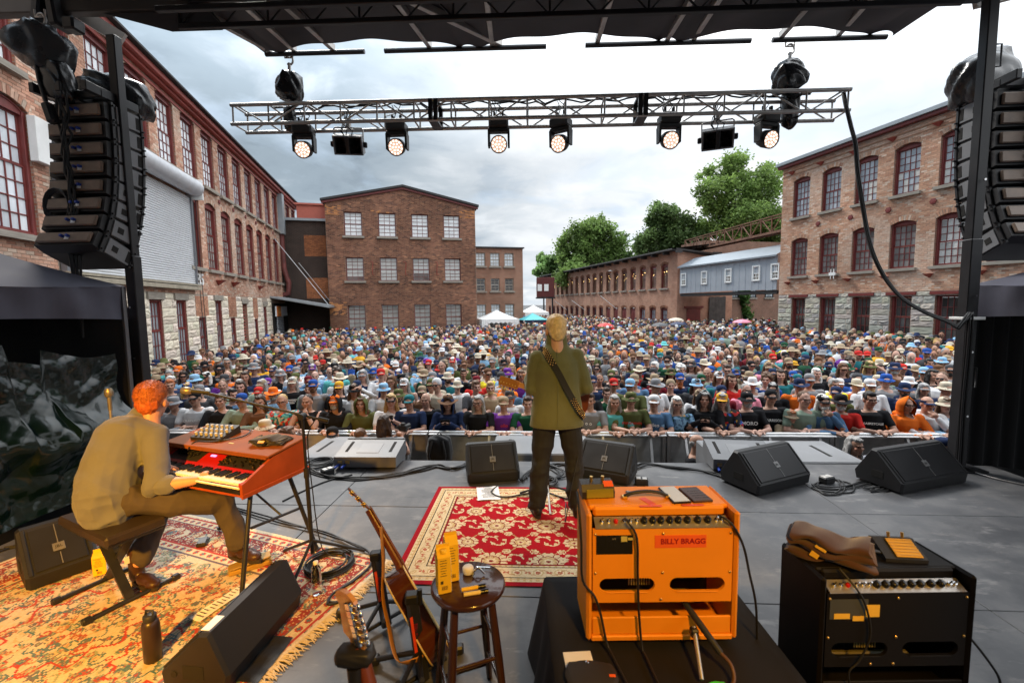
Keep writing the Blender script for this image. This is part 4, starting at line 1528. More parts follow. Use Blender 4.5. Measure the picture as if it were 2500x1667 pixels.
for s_ in range(2):
 g=G()
 pts=[]
 for k in range(60):
  x=tx0+0.5+(tx1 - tx0 - 0.9)*k/59
  pts.append((x,0.03+0.05*math.sin(k*0.7+s_*2),0.15+0.015*math.sin(k*1.9+s_) - (0.06 if k % 13==5 else 0)))
 g.tube(pts,0.011,6)
 part(LT,'cable',g,m_rub)
m_lens=mat('lamp_lens',(1,0.85,0.75),0.3,var=0,emit=(1.0,0.58,0.40),estr=0.34)
m_led=mat('lamp_led',(1,0.95,0.9),0.3,var=0,emit=(1.0,0.86,0.76),estr=1.25)
def build_head():
 o=thing('moving_head_lamp',None,'stage lamp',(0,0,0),0,'lit moving lamps under the truss')
 g=G().box((0,0,-0.11),(0.26,0.20,0.12),0.02).box((0,0.0,-0.04),(0.16,0.1,0.05),0.01)
 part(o,'base',g,m_plast)
 g=G()
 for sx in (-1,1):
  g.box((sx*0.055,0,0.0),(0.03,0.05,0.10),0.006)
 part(o,'clamp',g,m_black,kind='stuff')
 g=G()
 for sx in (-1,1):
  g.add([(sx*0.115,-0.06,-0.17),(sx*0.145,-0.06,-0.20),(sx*0.145,-0.05,-0.40),(sx*0.118,-0.05,-0.40),
    (sx*0.115,0.06,-0.17),(sx*0.145,0.06,-0.20),(sx*0.145,0.05,-0.40),(sx*0.118,0.05,-0.40)],
    [(0,1,2,3),(4,5,6,7),(0,1,5,4),(1,2,6,5),(2,3,7,6),(3,0,4,7)])
 g.box((0,0,-0.19),(0.28,0.12,0.05),0.01)
 part(o,'yoke',g,m_plast)
 hd=link('head',G().lathe([(0.05,0.12),(0.085,0.10),(0.105,0.03),(0.112,-0.09),(0.106,-0.10),(0.100,-0.085)],28,capt=False).mesh('head'),o,m_plast)
 hd.location=(0,0,-0.36)
 hd.rotation_euler=(math.radians(-68),0,0)
 part(hd,'lens',G().lathe([(0.0,-0.086),(0.098,-0.086)],28,capb=False,capt=False),m_lens)
 g=G()
 pos=[(0,0)]+[(0.042*math.cos(k*PI/3),0.042*math.sin(k*PI/3)) for k in range(6)]+[(0.080*math.cos(k*PI/6+0.26),0.080*math.sin(k*PI/6+0.26)) for k in range(12)]
 for (x,y) in pos:
  g.lathe([(0.0,-0.094),(0.008,-0.092),(0.0120,-0.087)],10,(x,y,0),capb=False,capt=False)
 part(hd,'led',g,m_led)
 g=G()
 for k in range(3):
  pts=[(R.uniform(-0.1,0.1),R.uniform(-0.08,0.05),-0.05),(R.uniform(-0.22,0.22),R.uniform(-0.1,0.1),R.uniform(-0.12,0.02)),(R.uniform(-0.1,0.1),0.05,0.10),(R.uniform(-0.1,0.1),0.08,0.22)]
  q=[Vector(pts[0]).lerp(Vector(pts[1]),t/6) if t<6 else Vector(pts[1]).lerp(Vector(pts[2]),(t - 6)/6) for t in range(13)]+[Vector(pts[3])]
  g.tube(q,0.006,5)
 part(o,'cable',g,m_rub,kind='stuff')
 return o
def ltp(px_,py_):
 """point under the truss line at photo pixel"""
 return onpl(px_,py_,ST(0,5.99,0),SV)
HEADPX=[(741,370,'leftmost lit moving lamp, hung under the motor at the open truss end',-0.25,0.12),(969,364,'lit moving lamp hanging just right of the first grey floodlight',0.0,0.0),(1218,357,'lit moving lamp over the guitarist, third along the truss',0.0,0.05),
   (1370,355,'dimmer lit moving lamp turned aside, fourth along the truss',0.0,-0.5),(1635,347,'lit moving lamp left of the second floodlight, fifth along the truss',0.0,0.1),(1875,345,'last lit moving lamp at the cable end of the truss',0.0,0.3)]
head0=build_head()
for i,(hx,hy,lab,tilt,yaw) in enumerate(HEADPX):
 p=ltp(hx,hy)+Vector((0,0.04,0.40))
 o=head0 if i==0 else copy_thing(head0,p)
 o.location=p
 o['label']=lab
 o.rotation_euler=(0,0,SY+yaw)
def build_flood():
 o=thing('floodlight',None,'floodlight',(0,0,0),0,'grey four-lamp floodlights under the truss')
 g=G().tube([(-0.19,0,-0.20),(-0.19,0,0),(-0.17,0,0.02),(0.17,0,0.02),(0.19,0,0),(0.19,0,-0.20)],0.010,6).box((0,0,0.06),(0.05,0.05,0.10),0.005)
 part(o,'yoke',g,m_alud)
 g=G()
 tl=(math.radians(28),0,0)
 e=Euler(tl).to_matrix()
 c=Vector((0,0,-0.20))
 for (bc,bd) in (((0,0,-0.11),(0.36,0.20,0.02)),((0,0,0.11),(0.36,0.20,0.02)),((-0.18,0,0),(0.02,0.20,0.24)),((0.18,0,0),(0.02,0.20,0.24)),((0,0.09,0),(0.36,0.02,0.22))):
  g.box(c+e @ Vector(bc),bd,0.004,tl)
 part(o,'housing',g,m_cabg)
 for sx in (-1,1):
  g=G()
  for sz in (-1,1):
   M_=Matrix.Translation(c+e @ Vector((sx*0.085,-0.02,sz*0.05))) @ e.to_4x4() @ Matrix.Rotation(PI/2,4,'X')
   g.M=M_
   g.lathe([(0.015,-0.06),(0.05,0.02),(0.055,0.05)],14,capt=False)
   g.M=None
  part(o,'lamp',g,m_plast)
 part(o,'lamp_bracket',G().box(c+e @ Vector((0,-0.06,0)),(0.05,0.14,0.20),0.008,tl).box((0.215,0,-0.20),(0.05,0.05,0.07),0.01).box((-0.215,0,-0.20),(0.05,0.05,0.07),0.01),m_black)
 g=G()
 for k in range(4):
  g.tube([(R.uniform(-0.05,0.05),-0.05,-0.18),(R.uniform(-0.14,0.1),-0.10,-0.06),(R.uniform(-0.1,0.1),-0.02,0.06),(R.uniform(-0.1,0.1),0.05,0.25)],0.007,5)
 part(o,'cable',g,m_rub,kind='stuff')
 return o
fl0=build_flood()
for i,(fx,fy,lab,rz_) in enumerate([(849,350,'grey four-lamp floodlight between the first two lit lamps',0.2),(1756,335,'grey four-lamp floodlight before the last lit lamp at the cable end',-0.3)]):
 p=ltp(fx,fy)+Vector((0,0.05,0.20))
 o=fl0 if i==0 else copy_thing(fl0,p)
 o.location=p
 o['label']=lab
 o.rotation_euler=(0,0,SY+rz_)
# chain hoists under plastic covers
m_bag=mat('black_plastic_cover',(0.016,0.017,0.019),0.25,var=0.25,vs=4,spec=0.7)
m_bagg=mat('grey_plastic_cover',(0.055,0.058,0.062),0.28,var=0.3,vs=4,spec=0.7)
folds(m_bag,5,0.08,0.9)
folds(m_bagg,5,0.08,0.9)
def lump(g,c,r,seed,amp=0.18,rot=None,pinch=0.0):
 rr=random.Random(seed)
 ph=[(rr.uniform(0,6),rr.uniform(2,5),rr.uniform(2,5),rr.uniform(2,5)) for _ in range(5)]
 rm=Euler(rot).to_matrix() if rot else Matrix.Identity(3)
 def fn(u,v):
  a,th=2*PI*u,PI*v
  d=Vector((math.sin(th)*math.cos(a),math.sin(th)*math.sin(a),math.cos(th)))
  m_=max(abs(d.x),abs(d.y),abs(d.z))
  d2=d*(0.62+0.38/m_)
  k=1+amp*sum(abs(math.sin(p0+d.x*a_+d.y*b_+d.z*c_)) - 0.5 for p0,a_,b_,c_ in ph)/2.5
  q=Vector((d2.x*r[0]*(1 - pinch*d.z),d2.y*r[1]*(1 - pinch*d.z),d2.z*r[2]))*k
  return Vector(c)+rm @ q
 g.grid(40,26,fn)
 return g
def hoist(label,loc,r,seed,rot,m,hook_z,group='chain motors under plastic covers'):
 o=thing('chain_hoist',label,'hoist',loc,0,group)
 part(o,'cover',lump(G(),(0,0,0),r,seed,0.22,rot,0.15),m)
 g=G().tube([(0,0,r[2]*0.8),(0.01,0,hook_z - 0.10)],0.022,8)
 g.tube([(0.01+0.05*math.sin(t),0,hook_z - 0.06 - 0.06*math.cos(t)) for t in [k*PI/6 - 0.6 for k in range(10)]],0.013,6)
 g.tube([(-0.05,0,hook_z+0.04),(-0.05,0,hook_z - 0.03),(0.06,0,hook_z - 0.03),(0.06,0,hook_z+0.04)],0.010,6)
 part(o,'hook',g,m_alud)
 return o
pA=onpl(708,212,ST(0,6.0,0),SV)
h1=hoist('black covered chain motor above the floodlights, at the open truss end',pA,(0.155,0.14,0.175),3,(0,0.25,0.4),m_bag,0.40)
part(h1,'chain_bag',lump(G(),(-0.05,0.06,-0.40),(0.075,0.07,0.17),9,0.14),m_bag)
pB=onpl(1925,186,ST(0,6.0,0),SV)
h2=hoist('black covered chain motor above the cable end of the truss',pB,(0.165,0.14,0.175),5,(0,-0.35,0.2),m_bag,0.38)
part(h2,'chain_bag',lump(G(),(0.07,0.06,-0.34),(0.095,0.08,0.27),19,0.14),m_bag)
pC=ony(105,120,5.0)
h3=hoist('wind-torn black cover on the motor over the nearer side of the hanging speakers',pC,(0.26,0.16,0.22),11,(0,0.62,0.5),m_bagg,0.36)
part(h3,'chain_bag',lump(G(),(0.16,-0.02,-0.36),(0.13,0.11,0.22),13,0.10,(0,-0.1,0)),m_bag)
part(h3,'shackle',G().tube([(-0.02,-0.1,0.1),(0.05,-0.12,-0.4),(0.10,-0.12,-0.62)],0.02,6).box((0.13,-0.12,-0.72),(0.09,0.09,0.22),0.02,(0,-0.25,0)),m_black)
pD=ony(285,235,5.6)
h4=hoist('crumpled black cover on the motor half hidden by the roof post',pD,(0.36,0.20,0.22),17,(0,0.15,0.3),m_bag,0.55)
pE=ony(2398,190,5.35)
h5=hoist('shiny crumpled black cover on the motor above the speakers beyond the taped post',pE,(0.34,0.2,0.26),23,(0,-0.35,0.2),m_bagg,0.5)
# line arrays
def line_array(label,x_side,y_back,out,ztop):
 """eight cabinets in a J curve. x_side: side towards the stage, out: -1 hangs to the left, +1 to the right; faces the audience (+y)"""
 o=thing('line_array',label,'speakers',(x_side,y_back,ztop),SY,'hanging line arrays beside the stage')
 W_=0.68
 g=G()
 xm=out*W_/2
 g.box((xm,0.22,0.07),(W_*1.02,0.06,0.09),0.006).box((xm,0.02,0.07),(W_*0.98,0.06,0.08),0.006)
 for t in (0.06,0.5,0.94):
  g.box((out*W_*t,0.14,0.085),(0.06,0.62,0.10),0.006)
 part(o,'fly_bar',g,m_black)
 y,z,ang=0.0,0.0,0.0
 angs=[0,0.02,0.03,0.045,0.06,0.08,0.10,0.12]
 for k in range(8):
  ang += angs[k]
  hb,hf = 0.165,0.215
  D=0.46
  M_=Matrix.Translation((0,y,z)) @ Matrix.Rotation(-ang,4,'X')
  g=G()
  g.M=M_
  b=0.012
  xa,xb=out*0.0,out*W_
  prof=[(0.0,-0.02 - hb/2 - hb/2),(0.0,-0.02),(D*0.25,0.0),(D,0.0),(D,-hf),(D*0.25,-hf+0.004)]
  vs=[(xa,p[0],p[1]) for p in prof]+[(xb,p[0],p[1]) for p in prof]
  nn=len(prof)
  g.add(vs,[tuple(range(nn)),tuple(range(nn,2*nn))[::-1]]+[(i,(i+1) % nn,nn+(i+1) % nn,nn+i) for i in range(nn)])
  cab=part(o,'cabinet',g,m_cabg if False else m_cab)
  g=G()
  g.M=M_
  xs=-out*0.006
  g.box((xs,D*0.62,-hf/2),(0.012,D*0.68,hf - 0.03),0.004)
  part(cab,'side_plate',g,m_cabg)
  g=G()
  g.M=M_
  g.box((xs - out*0.007,D*0.86,-hf/2),(0.004,0.060,hf*0.62),0.0018)
  g.box((xs - out*0.007,D*0.48,-hf/2),(0.004,0.072,0.070),0.0018)
  part(cab,'pocket',g,m_dark)
  g=G()
  g.M=M_
  for yy in (0.075,D - 0.025):
   g=G()
   g.M=M_
   g.box((xs,yy,-hf/2),(0.035,0.035,hf+0.02),0.004)
   for zz in (-0.03,-hf+0.03):
    g.cyl((xs - out*0.02,yy,zz),(xs - out*0.04,yy,zz),0.011,8)
   part(cab,'rigging',g,m_black)
  g=G()
  g.M=M_
  g.box((out*W_/2,-0.018,-0.02 - hb/2),(W_*0.90,0.036,hb*0.72),0.010)
  part(cab,'amplifier',g,mat('warm_black_panel',(0.20,0.145,0.11),0.45,var=0.3,vs=6))
  g=G()
  g.M=M_
  g.box((out*W_*0.40,-0.045,-0.02 - hb/2),(0.028,0.05,0.028),0.004)
  g.box((out*W_*0.50,-0.045,-0.02 - hb/2),(0.028,0.05,0.028),0.004)
  part(cab,'connector',g,mat('blue_connector',(0.02,0.06,0.35),0.4))
  g=G()
  g.M=M_
  g.box((out*W_*0.42,-0.039,-0.04 - hb/2),(0.05,0.004,0.035))
  part(cab,'label_plate',g,m_white)
  for _ in range(1):
   dz=hf - 0.008
   y += math.sin(ang)*-dz*1.0
   z += -math.cos(ang)*dz
 g=G()
 for k in range(6):
  r_=random.Random(k+(3 if out>0 else 0))
  x_=out*W_*r_.uniform(0.45,0.62)
  pts=[(x_,0.1,0.12),(x_,-0.10,0.05)]
  for q in range(9):
   pts.append((out*W_*(0.52+0.10*r_.uniform(-1,1)),-0.10 - 0.05*r_.random(),-0.2*q))
  pts.append((out*W_*0.55,-0.12,-2.6))
  g.tube(pts,0.013,6)
 for k in range(4):
  c_=Vector((out*W_*0.78,-0.10,-1.15))
  g.tube([c_+Vector((math.cos(t)*(0.12+0.01*k),-0.01*k,math.sin(t)*(0.16+0.01*k))) for t in [q*PI/8 for q in range(16)]],0.010,6,closed=True,caps=False)
 part(o,'cable_loom',g,m_rub,kind='stuff')
 return o
line_array('hanging column of eight black speakers, in front of the white roller door',-4.45,5.02,-1,4.17)
line_array('hanging column of eight black speakers, partly behind the taped roof post',5.30,4.95,1,4.12)
# cable drop from the truss to the post
g=G()
dp=[(2060,228),(2066,262),(2078,310),(2088,350),(2094,420),(2106,500),(2118,570),(2136,630),(2165,685),(2205,730),(2260,763),(2310,783),(2338,800)]
P0,P1=ST(4.0,5.62,0),ST(4.55,4.96,0)
ctr=[]
for k,(x,y) in enumerate(dp):
 t=k/(len(dp) - 1)
 ctr.append(onpl(x,y,ST(4.0,5.86 - 0.92*t,0),SV))
def smooth_path(P,n=4):
 out=[]
 for i in range(len(P) - 1):
  p0,p1,p2,p3=P[max(0,i - 1)],P[i],P[i+1],P[min(len(P) - 1,i+2)]
  for k in range(n):
   t=k/n
   out.append(0.5*((2*p1)+(p2 - p0)*t+(2*p0 - 5*p1+4*p2 - p3)*t*t+(3*p1 - p0 - 3*p2+p3)*t ** 3))
 out.append(P[-1])
 return out
sp_=smooth_path(ctr,5)
down=[ST(4.56+0.005*math.sin(k),4.95,1.72 - 0.21*k) for k in range(9)]
for k in range(5):
 a=2*PI*k/5
 pts=[p+Vector((0.014*math.cos(a+i*0.12),0.012*math.sin(a+i*0.12),0.014*math.sin(a+i*0.12))) for i,p in enumerate(sp_)]+[p+Vector((0.02*math.cos(a),0.02*math.sin(a),0)) for p in down]
 g.tube(pts,0.012,6)
solo('cable_bundle',g,m_rub,'thick black cable bundle sagging from the truss end to the roof post','cable')
tp=ST(4.62,5.05,1.66)
solo('cable_tie',G().box((0,0,0),(0.20,0.20,0.03),0.004),m_white,'white tape band tying the cable bundle to the roof post','tape',tp,SY)
# side tents
m_tent=mat('black_tent_polyester',(0.085,0.085,0.11),0.75,var=0.2,vs=2,bump=0.5,bs=6,spec=0.15)
def side_tent(label,xin,out,y0,zs,zb):
 """pop-up tent beside the stage; xin: inner edge, out -1 left +1 right"""
 o=thing('popup_tent',label,'tent',(xin,y0,GZ),0.0,'black pop-up tents beside the stage')
 S_=3.05
 zs -= GZ
 zb -= GZ
 top=zs+0.95
 g=G()
 cx,cy=out*S_/2,S_/2
 cor=[(0,0),(out*S_,0),(out*S_,S_),(0,S_)]
 for k in range(4):
  a,b=cor[k],cor[(k+1) % 4]
  def fn(u,v,a=a,b=b):
   x,y=a[0]+(b[0] - a[0])*u,a[1]+(b[1] - a[1])*u
   t=v
   return (x+(cx - x)*t,y+(cy - y)*t,zs+(top - zs)*t - 0.05*math.sin(PI*u)*(1 - t) - 0.10*math.sin(PI*t))
  g.grid(16,10,fn)
 part(o,'canopy',g,m_tent)
 g=G()
 for k in range(4):
  a,b=cor[k],cor[(k+1) % 4]
  def fn(u,v,a=a,b=b):
   x,y=a[0]+(b[0] - a[0])*u,a[1]+(b[1] - a[1])*u
   nx,ny=(b[1] - a[1])/S_,-(b[0] - a[0])/S_
   w_=0.02*math.sin(u*22+v*2)*v+0.012*math.sin(u*51+v)
   sc_=zs+0.0 - (zs - zb)*v - 0.05*math.sin(PI*u)*(1 - v)+0.05*math.sin(PI*u)*v
   return (x+nx*(w_+0.004),y+ny*(w_+0.004),sc_)
  g.grid(48,6,fn)
 part(o,'valance',g,m_tent)
 for a in cor:
  part(o,'leg',G().box((a[0] - math.copysign(0.03,a[0] - cx),a[1]+(0.03 if a[1]<cy else -0.03),zs/2),(0.045,0.045,zs)),mat('grey_leg',(0.16,0.16,0.17),0.4,0.6))
 g=G()
 for k in (1,2):
  a,b=cor[k],cor[(k+1) % 4]
  g.grid(40,4,lambda u,v,a=a,b=b: (a[0]+(b[0] - a[0])*u*0.99,a[1]+(b[1] - a[1])*u+0.03*math.sin(u*40) - 0.08,(zs - 0.1)*v))
 part(o,'side_wall',g,m_vel)
 return o
side_tent('black pop-up tent with a green tarpaulin below it',-4.45,-1,2.05,2.14,1.76)
side_tent('black pop-up tent with a dark curtain below it',5.22,1,1.98,2.02,1.66)
g=G().grid(60,8,lambda u,v: (5.14+1.9*u,4.98+0.03*math.sin(u*46)*(1 - 0.4*v),-0.02+1.78*v))
g.grid(30,8,lambda u,v: (5.14+0.02*math.sin(u*30),4.98 - 1.6*u,-0.02+(1.78)*v) if False else (5.14+0.5*u,4.98 - 0.3*u+0.02*math.sin(u*30),-0.02+1.78*v))
solo('side_curtain',g,m_vel,'black wing curtain hanging under the tent by the taped roof post','curtain')
g=G().grid(40,8,lambda u,v: (-4.56 - 3.0*u,5.3 - 0.0*u+0.04*math.sin(u*46),GZ+3.2*v))
solo('side_curtain',g,m_vel,'black wing curtain behind the crumpled green tarpaulin','curtain')
m_tarp=folds(mat('green_tarpaulin',(0.003,0.011,0.010),0.17,var=0.3,vs=3,spec=0.6,rvar=0.04),2.6,0.13,1.0,(1,1,1),((1.0,1.0),(2.4,0.55),(5.5,0.25),(11,0.1)))
rt_=random.Random(4)
WV=[(rt_.uniform(0,6.28),rt_.uniform(-1,1),rt_.uniform(-1,1),f) for f in (3,4,5.5,7,9,12,16,21,28) for _ in range(2)]
def tarp(u,v):
 yy=2.55+2.35*u
 z=1.50*v - 0.01
 z *= 1 - 0.06*math.sin(u*9) - (0.10 if 0.55<u<0.68 else 0) - 0.22*max(0,u - 0.8)
 d=0.0
 for (ph,a,b,f) in WV:
  d += (abs(math.sin(ph+f*(a*yy*0.55+b*z*0.9+0.3*math.sin(yy*2+ph)))) - 0.6)/f
 x=-4.40 - 0.10*v+d*0.16+0.22*math.exp(-((v - 0.45)/0.14) ** 2)*(0.4+u*0.6)+0.25*max(0,0.12 - v)
 return (x,yy,z)
solo('tarpaulin',G().grid(170,110,tarp),m_tarp,'crumpled dark green plastic tarpaulin draped along the side of the stage','tarpaulin')
# barricade
m_mesh=mat('perforated_panel',(0.42,0.42,0.415),0.5,0.3,var=0.35,vs=4,bump=0.2,bs=200)
m_amber_lit=mat('amber_lit_brace',(0.50,0.36,0.16),0.6,var=0.2,vs=5)  # brace colour with amber stage light put in; not applied
BY=6.72
bw_=1.22
def barricade():
 o=thing('crowd_barricade',None,'barricade',(0,0,0),SY,'aluminium crowd barricade sections')
 g=G().cyl((-bw_/2,0,1.165),(bw_/2,0,1.165),0.028,10).box((0,-0.05,1.155),(bw_*0.985,0.10,0.018),0.004)
 part(o,'top_rail',g,m_alu)
 part(o,'panel',G().box((0,0.01,0.60),(bw_ - 0.09,0.008,1.04)),m_mesh)
 for s_ in (-1,1):
  part(o,'upright',G().box((s_*(bw_/2 - 0.028),0,0.57),(0.05,0.05,1.14),0.004),m_alud)
 part(o,'mid_rail',G().box((0,-0.008,0.55),(bw_ - 0.11,0.03,0.05),0.004).box((0,-0.008,0.09),(bw_ - 0.11,0.03,0.05),0.004),m_alud)
 for s_ in (-1,1):
  part(o,'brace',G().beam((s_*0.36,-0.06,1.14),(s_*0.34,-0.62,0.03),0.035,0.05),m_alu)
 part(o,'base_plate',G().box((0,-0.36,0.012),(bw_ - 0.03,0.72,0.02),0.004),m_alud)
 return o
b0=barricade()
names=['section under the keyboard player','section behind the man in the pale bucket hat','section beside the wide grey floor monitor','section by the black backpack','section left of the guitarist\'s legs','section hidden by the guitarist\'s legs','section with the photographer aiming a camera','section right behind the tilted grille monitor','section over the striped-shirt man','section before the orange-hooded man','section at the taped roof post','section beneath the tarpaulin side']
for k in range(12):
 x=-6.1+1.235*k
 o=b0 if k==0 else copy_thing(b0,(0,0,0))
 o.location=ST(x,BY,GZ)
 o['label']='aluminium crowd barricade '+['%s' % q for q in ['at the tarpaulin end of the row','behind the keyboard player','behind the man in the pale bucket hat','behind the small wide floor monitor','beside the black backpack','just left of the guitarist','behind the guitarist\'s legs','behind the photographer aiming a camera','right of the photographer, behind grey subwoofer','behind the bent man in striped shirt','under the orange-hooded man','touching the taped roof post']][k]
# grey subwoofers in the pit, tops level with the stage
m_subtop=mat('grey_scuffed_top',(0.20,0.205,0.215),0.5,var=0.2,vs=2,bump=0.1,bs=100)
def subbox(label,x0,x1,y0,y1,ztop):
 o=thing('subwoofer',label,'speaker',ST((x0+x1)/2,(y0+y1)/2,GZ),SY,'grey subwoofers in front of the stage')
 h=ztop - GZ
 part(o,'cabinet',G().box((0,0,h/2),(x1 - x0,y1 - y0,h),0.015),m_subtop)
 g=G()
 for s_ in (-1,1):
  g.box((s_*(x1 - x0)*0.33,0,h+0.001),(0.04,(y1 - y0)*0.5,0.004),0.001)
 part(o,'handle',g,m_dark,kind='stuff')
 return o
subbox('grey box behind the keyboard, top level with the stage',-3.1,-1.95,5.16,6.05,0.0)
subbox('grey box behind the two centre monitors, top level with the stage',-0.62,0.62,5.20,5.95,0.06)
subbox('large grey box under the striped-shirt man, top level with the stage',2.1,3.75,5.14,5.95,0.01)
# ================================================================== RUGS
def paint_rug(name,label,c,rz,w,h,fn,res,fringe=None,cat='rug'):
 """woven pattern as coloured cells of a fine grid, local x across, y away"""
 nx,ny=int(w/res),int(h/res)
 xs=(np.arange(nx)+0.5)/nx*w - w/2
 ys=(np.arange(ny)+0.5)/ny*h - h/2
 X,Y=np.meshgrid(xs,ys)
 C=fn(X,Y)
 C=C*NR.uniform(0.90,1.10,X.shape)[...,None]
 dx,dy=w/nx/2,h/ny/2
 Z=0.008+0.0012*np.sin(X*9)*np.sin(Y*7)
 V=np.stack([np.stack([X+sx*dx,Y+sy*dy,Z],-1) for sx,sy in ((-1,-1),(1,-1),(1,1),(-1,1))],2).reshape(-1,3)
 F=np.arange(len(V)).reshape(-1,4)
 o=thing(name,label,cat,(c[0],c[1],0.0),rz)
 part(o,'pile',npmesh('pile',V,F,np.repeat(C.reshape(-1,3),4,axis=0)),mat('woven_wool',rough=0.95,var=0.10,vs=3,bump=0.5,bs=260,src='attr',spec=0.1))
 part(o,'backing',G().box((0,0,0.003),(w - 0.01,h - 0.01,0.004)),mat('rug_backing',(0.25,0.05,0.04),0.95))
 if fringe:
  fringe(o,w,h)
 return o
def rosette(X,Y,cx,cy,r,k,C,cols,ph=0.0,ex=1.0):
 dx,dy=(X - cx)/ex,Y - cy
 m=(np.abs(dx)<r*1.25) & (np.abs(dy)<r*1.25)
 if not m.any():
  return
 d=np.hypot(dx[m],dy[m])/r
 a=np.arctan2(dy[m],dx[m])+ph
 edge=0.86+0.14*np.abs(np.cos(a*k/2))
 sub=C[m]
 inn=d<edge
 sub[inn]=cols[0]
 sub[inn & (np.abs(np.cos(a*k/2))<0.22) & (d>0.45)]=cols[2]
 sub[(d<0.60) & (d>0.52)]=cols[2]
 sub[(d<0.50+0.06*np.cos(a*k))]=cols[1]
 sub[(d<0.30+0.05*np.cos(a*8))]=cols[3]
 sub[d<0.13]=cols[2]
 C[m]=sub
def stroke(X,Y,pts,wd,C,col):
 pts=np.asarray(pts)
 for (x0,y0),(x1,y1) in zip(pts[:-1],pts[1:]):
  m=(X>min(x0,x1) - wd) & (X<max(x0,x1)+wd) & (Y>min(y0,y1) - wd) & (Y<max(y0,y1)+wd)
  if not m.any():
   continue
  px,py=X[m] - x0,Y[m] - y0
  ll=(x1 - x0) ** 2+(y1 - y0) ** 2+1e-12
  t=np.clip((px*(x1 - x0)+py*(y1 - y0))/ll,0,1)
  d=np.hypot(px - t*(x1 - x0),py - t*(y1 - y0))
  s=C[m]
  s[d<wd]=col
  C[m]=s
CREAM,GOLD,RED,WINE,INK=(0.62,0.49,0.30),(0.50,0.34,0.16),(0.36,0.008,0.014),(0.20,0.01,0.014),(0.05,0.03,0.02)
def red_rug(X,Y):
 W_,H_=2.18,1.58
 C=np.empty(X.shape+(3,))
 C[:]=RED
 rr=np.random.RandomState(3)
 for i in range(-3,4):
  for j in range(-3,4):
   cx,cy=i*0.42+(0.21 if j % 2 else 0),j*0.255
   for s in (-1,1):
    t=np.linspace(0.2,1.3*PI,14)
    rad=0.085*(1 - t/(1.7*PI))
    px_=cx+s*(0.155+rad*np.cos(t))
    py_=cy+0.02+rad*np.sin(t)*s
    stroke(X,Y,np.stack([px_,py_],1),0.0055,C,CREAM)
    for q in (2,6,10):
     rosette(X,Y,px_[q]+s*0.012,py_[q]+0.012,0.017,3,C,(CREAM,GOLD,CREAM,CREAM),q)
    tt=np.linspace(0,1,8)
    stroke(X,Y,np.stack([cx+s*0.21*tt,cy+0.255*tt+0.035*np.sin(tt*2*PI)],1),0.0045,C,GOLD)
    rosette(X,Y,cx+s*0.105,cy+0.128,0.034,6,C,(CREAM,GOLD,RED,CREAM),i)
 for i in range(-3,4):
  for j in range(-3,4):
   cx,cy=i*0.42+(0.21 if j % 2 else 0),j*0.255
   big=j % 2==0
   rosette(X,Y,cx,cy,0.112 if big else 0.078,14 if big else 10,C,(CREAM,GOLD,WINE,CREAM),0.2*i,1.12)
 ex=np.minimum(W_/2 - np.abs(X),H_/2 - np.abs(Y))
 b=ex<0.245
 C[b]=WINE
 b=ex<0.232
 C[b]=CREAM
 al=np.where(W_/2 - np.abs(X)<H_/2 - np.abs(Y),Y,X)
 for lo,hi,col in ((0.205,0.212,INK),(0.085,0.092,INK),(0.218,0.224,GOLD),(0.068,0.076,GOLD)):
  C[(ex>lo) & (ex<hi)]=col
 mid=(ex>0.095) & (ex<0.20)
 u=np.mod(al/0.15,1) - 0.5
 v=(ex - 0.148)/0.15
 d=np.hypot(u,v)
 C[mid & (d<0.26)]=GOLD
 C[mid & (d<0.19)]=(0.70,0.58,0.38)
 C[mid & (d<0.12)]=(0.40,0.10,0.06)
 C[mid & (np.abs(v - 0.18*np.sin(u*2*PI))<0.035)]=(0.42,0.22,0.10)
 C[mid & (np.hypot(np.abs(u) - 0.42,v)<0.07)]=(0.42,0.12,0.07)
 sm=((ex>0.212) & (ex<0.232)) | ((ex>0.05) & (ex<0.085))
 C[sm & (np.mod(al/0.045,1)<0.4)]=GOLD
 C[ex<0.045]=(0.30,0.008,0.016)
 return C
paint_rug('area_rug','red rug with cream flower medallions and a cream border under the guitarist',(0.27,3.55),-0.05,2.18,1.58,red_rug,0.0085)
_K=onz(953,1369)
_e2=(onz(735,1567) - _K).normalized()
_e1=(onz(579,1261) - _K).normalized()
PRZ = math.atan2(-_e2.x,_e2.y) + PI
PW,PH_=2.75,2.35
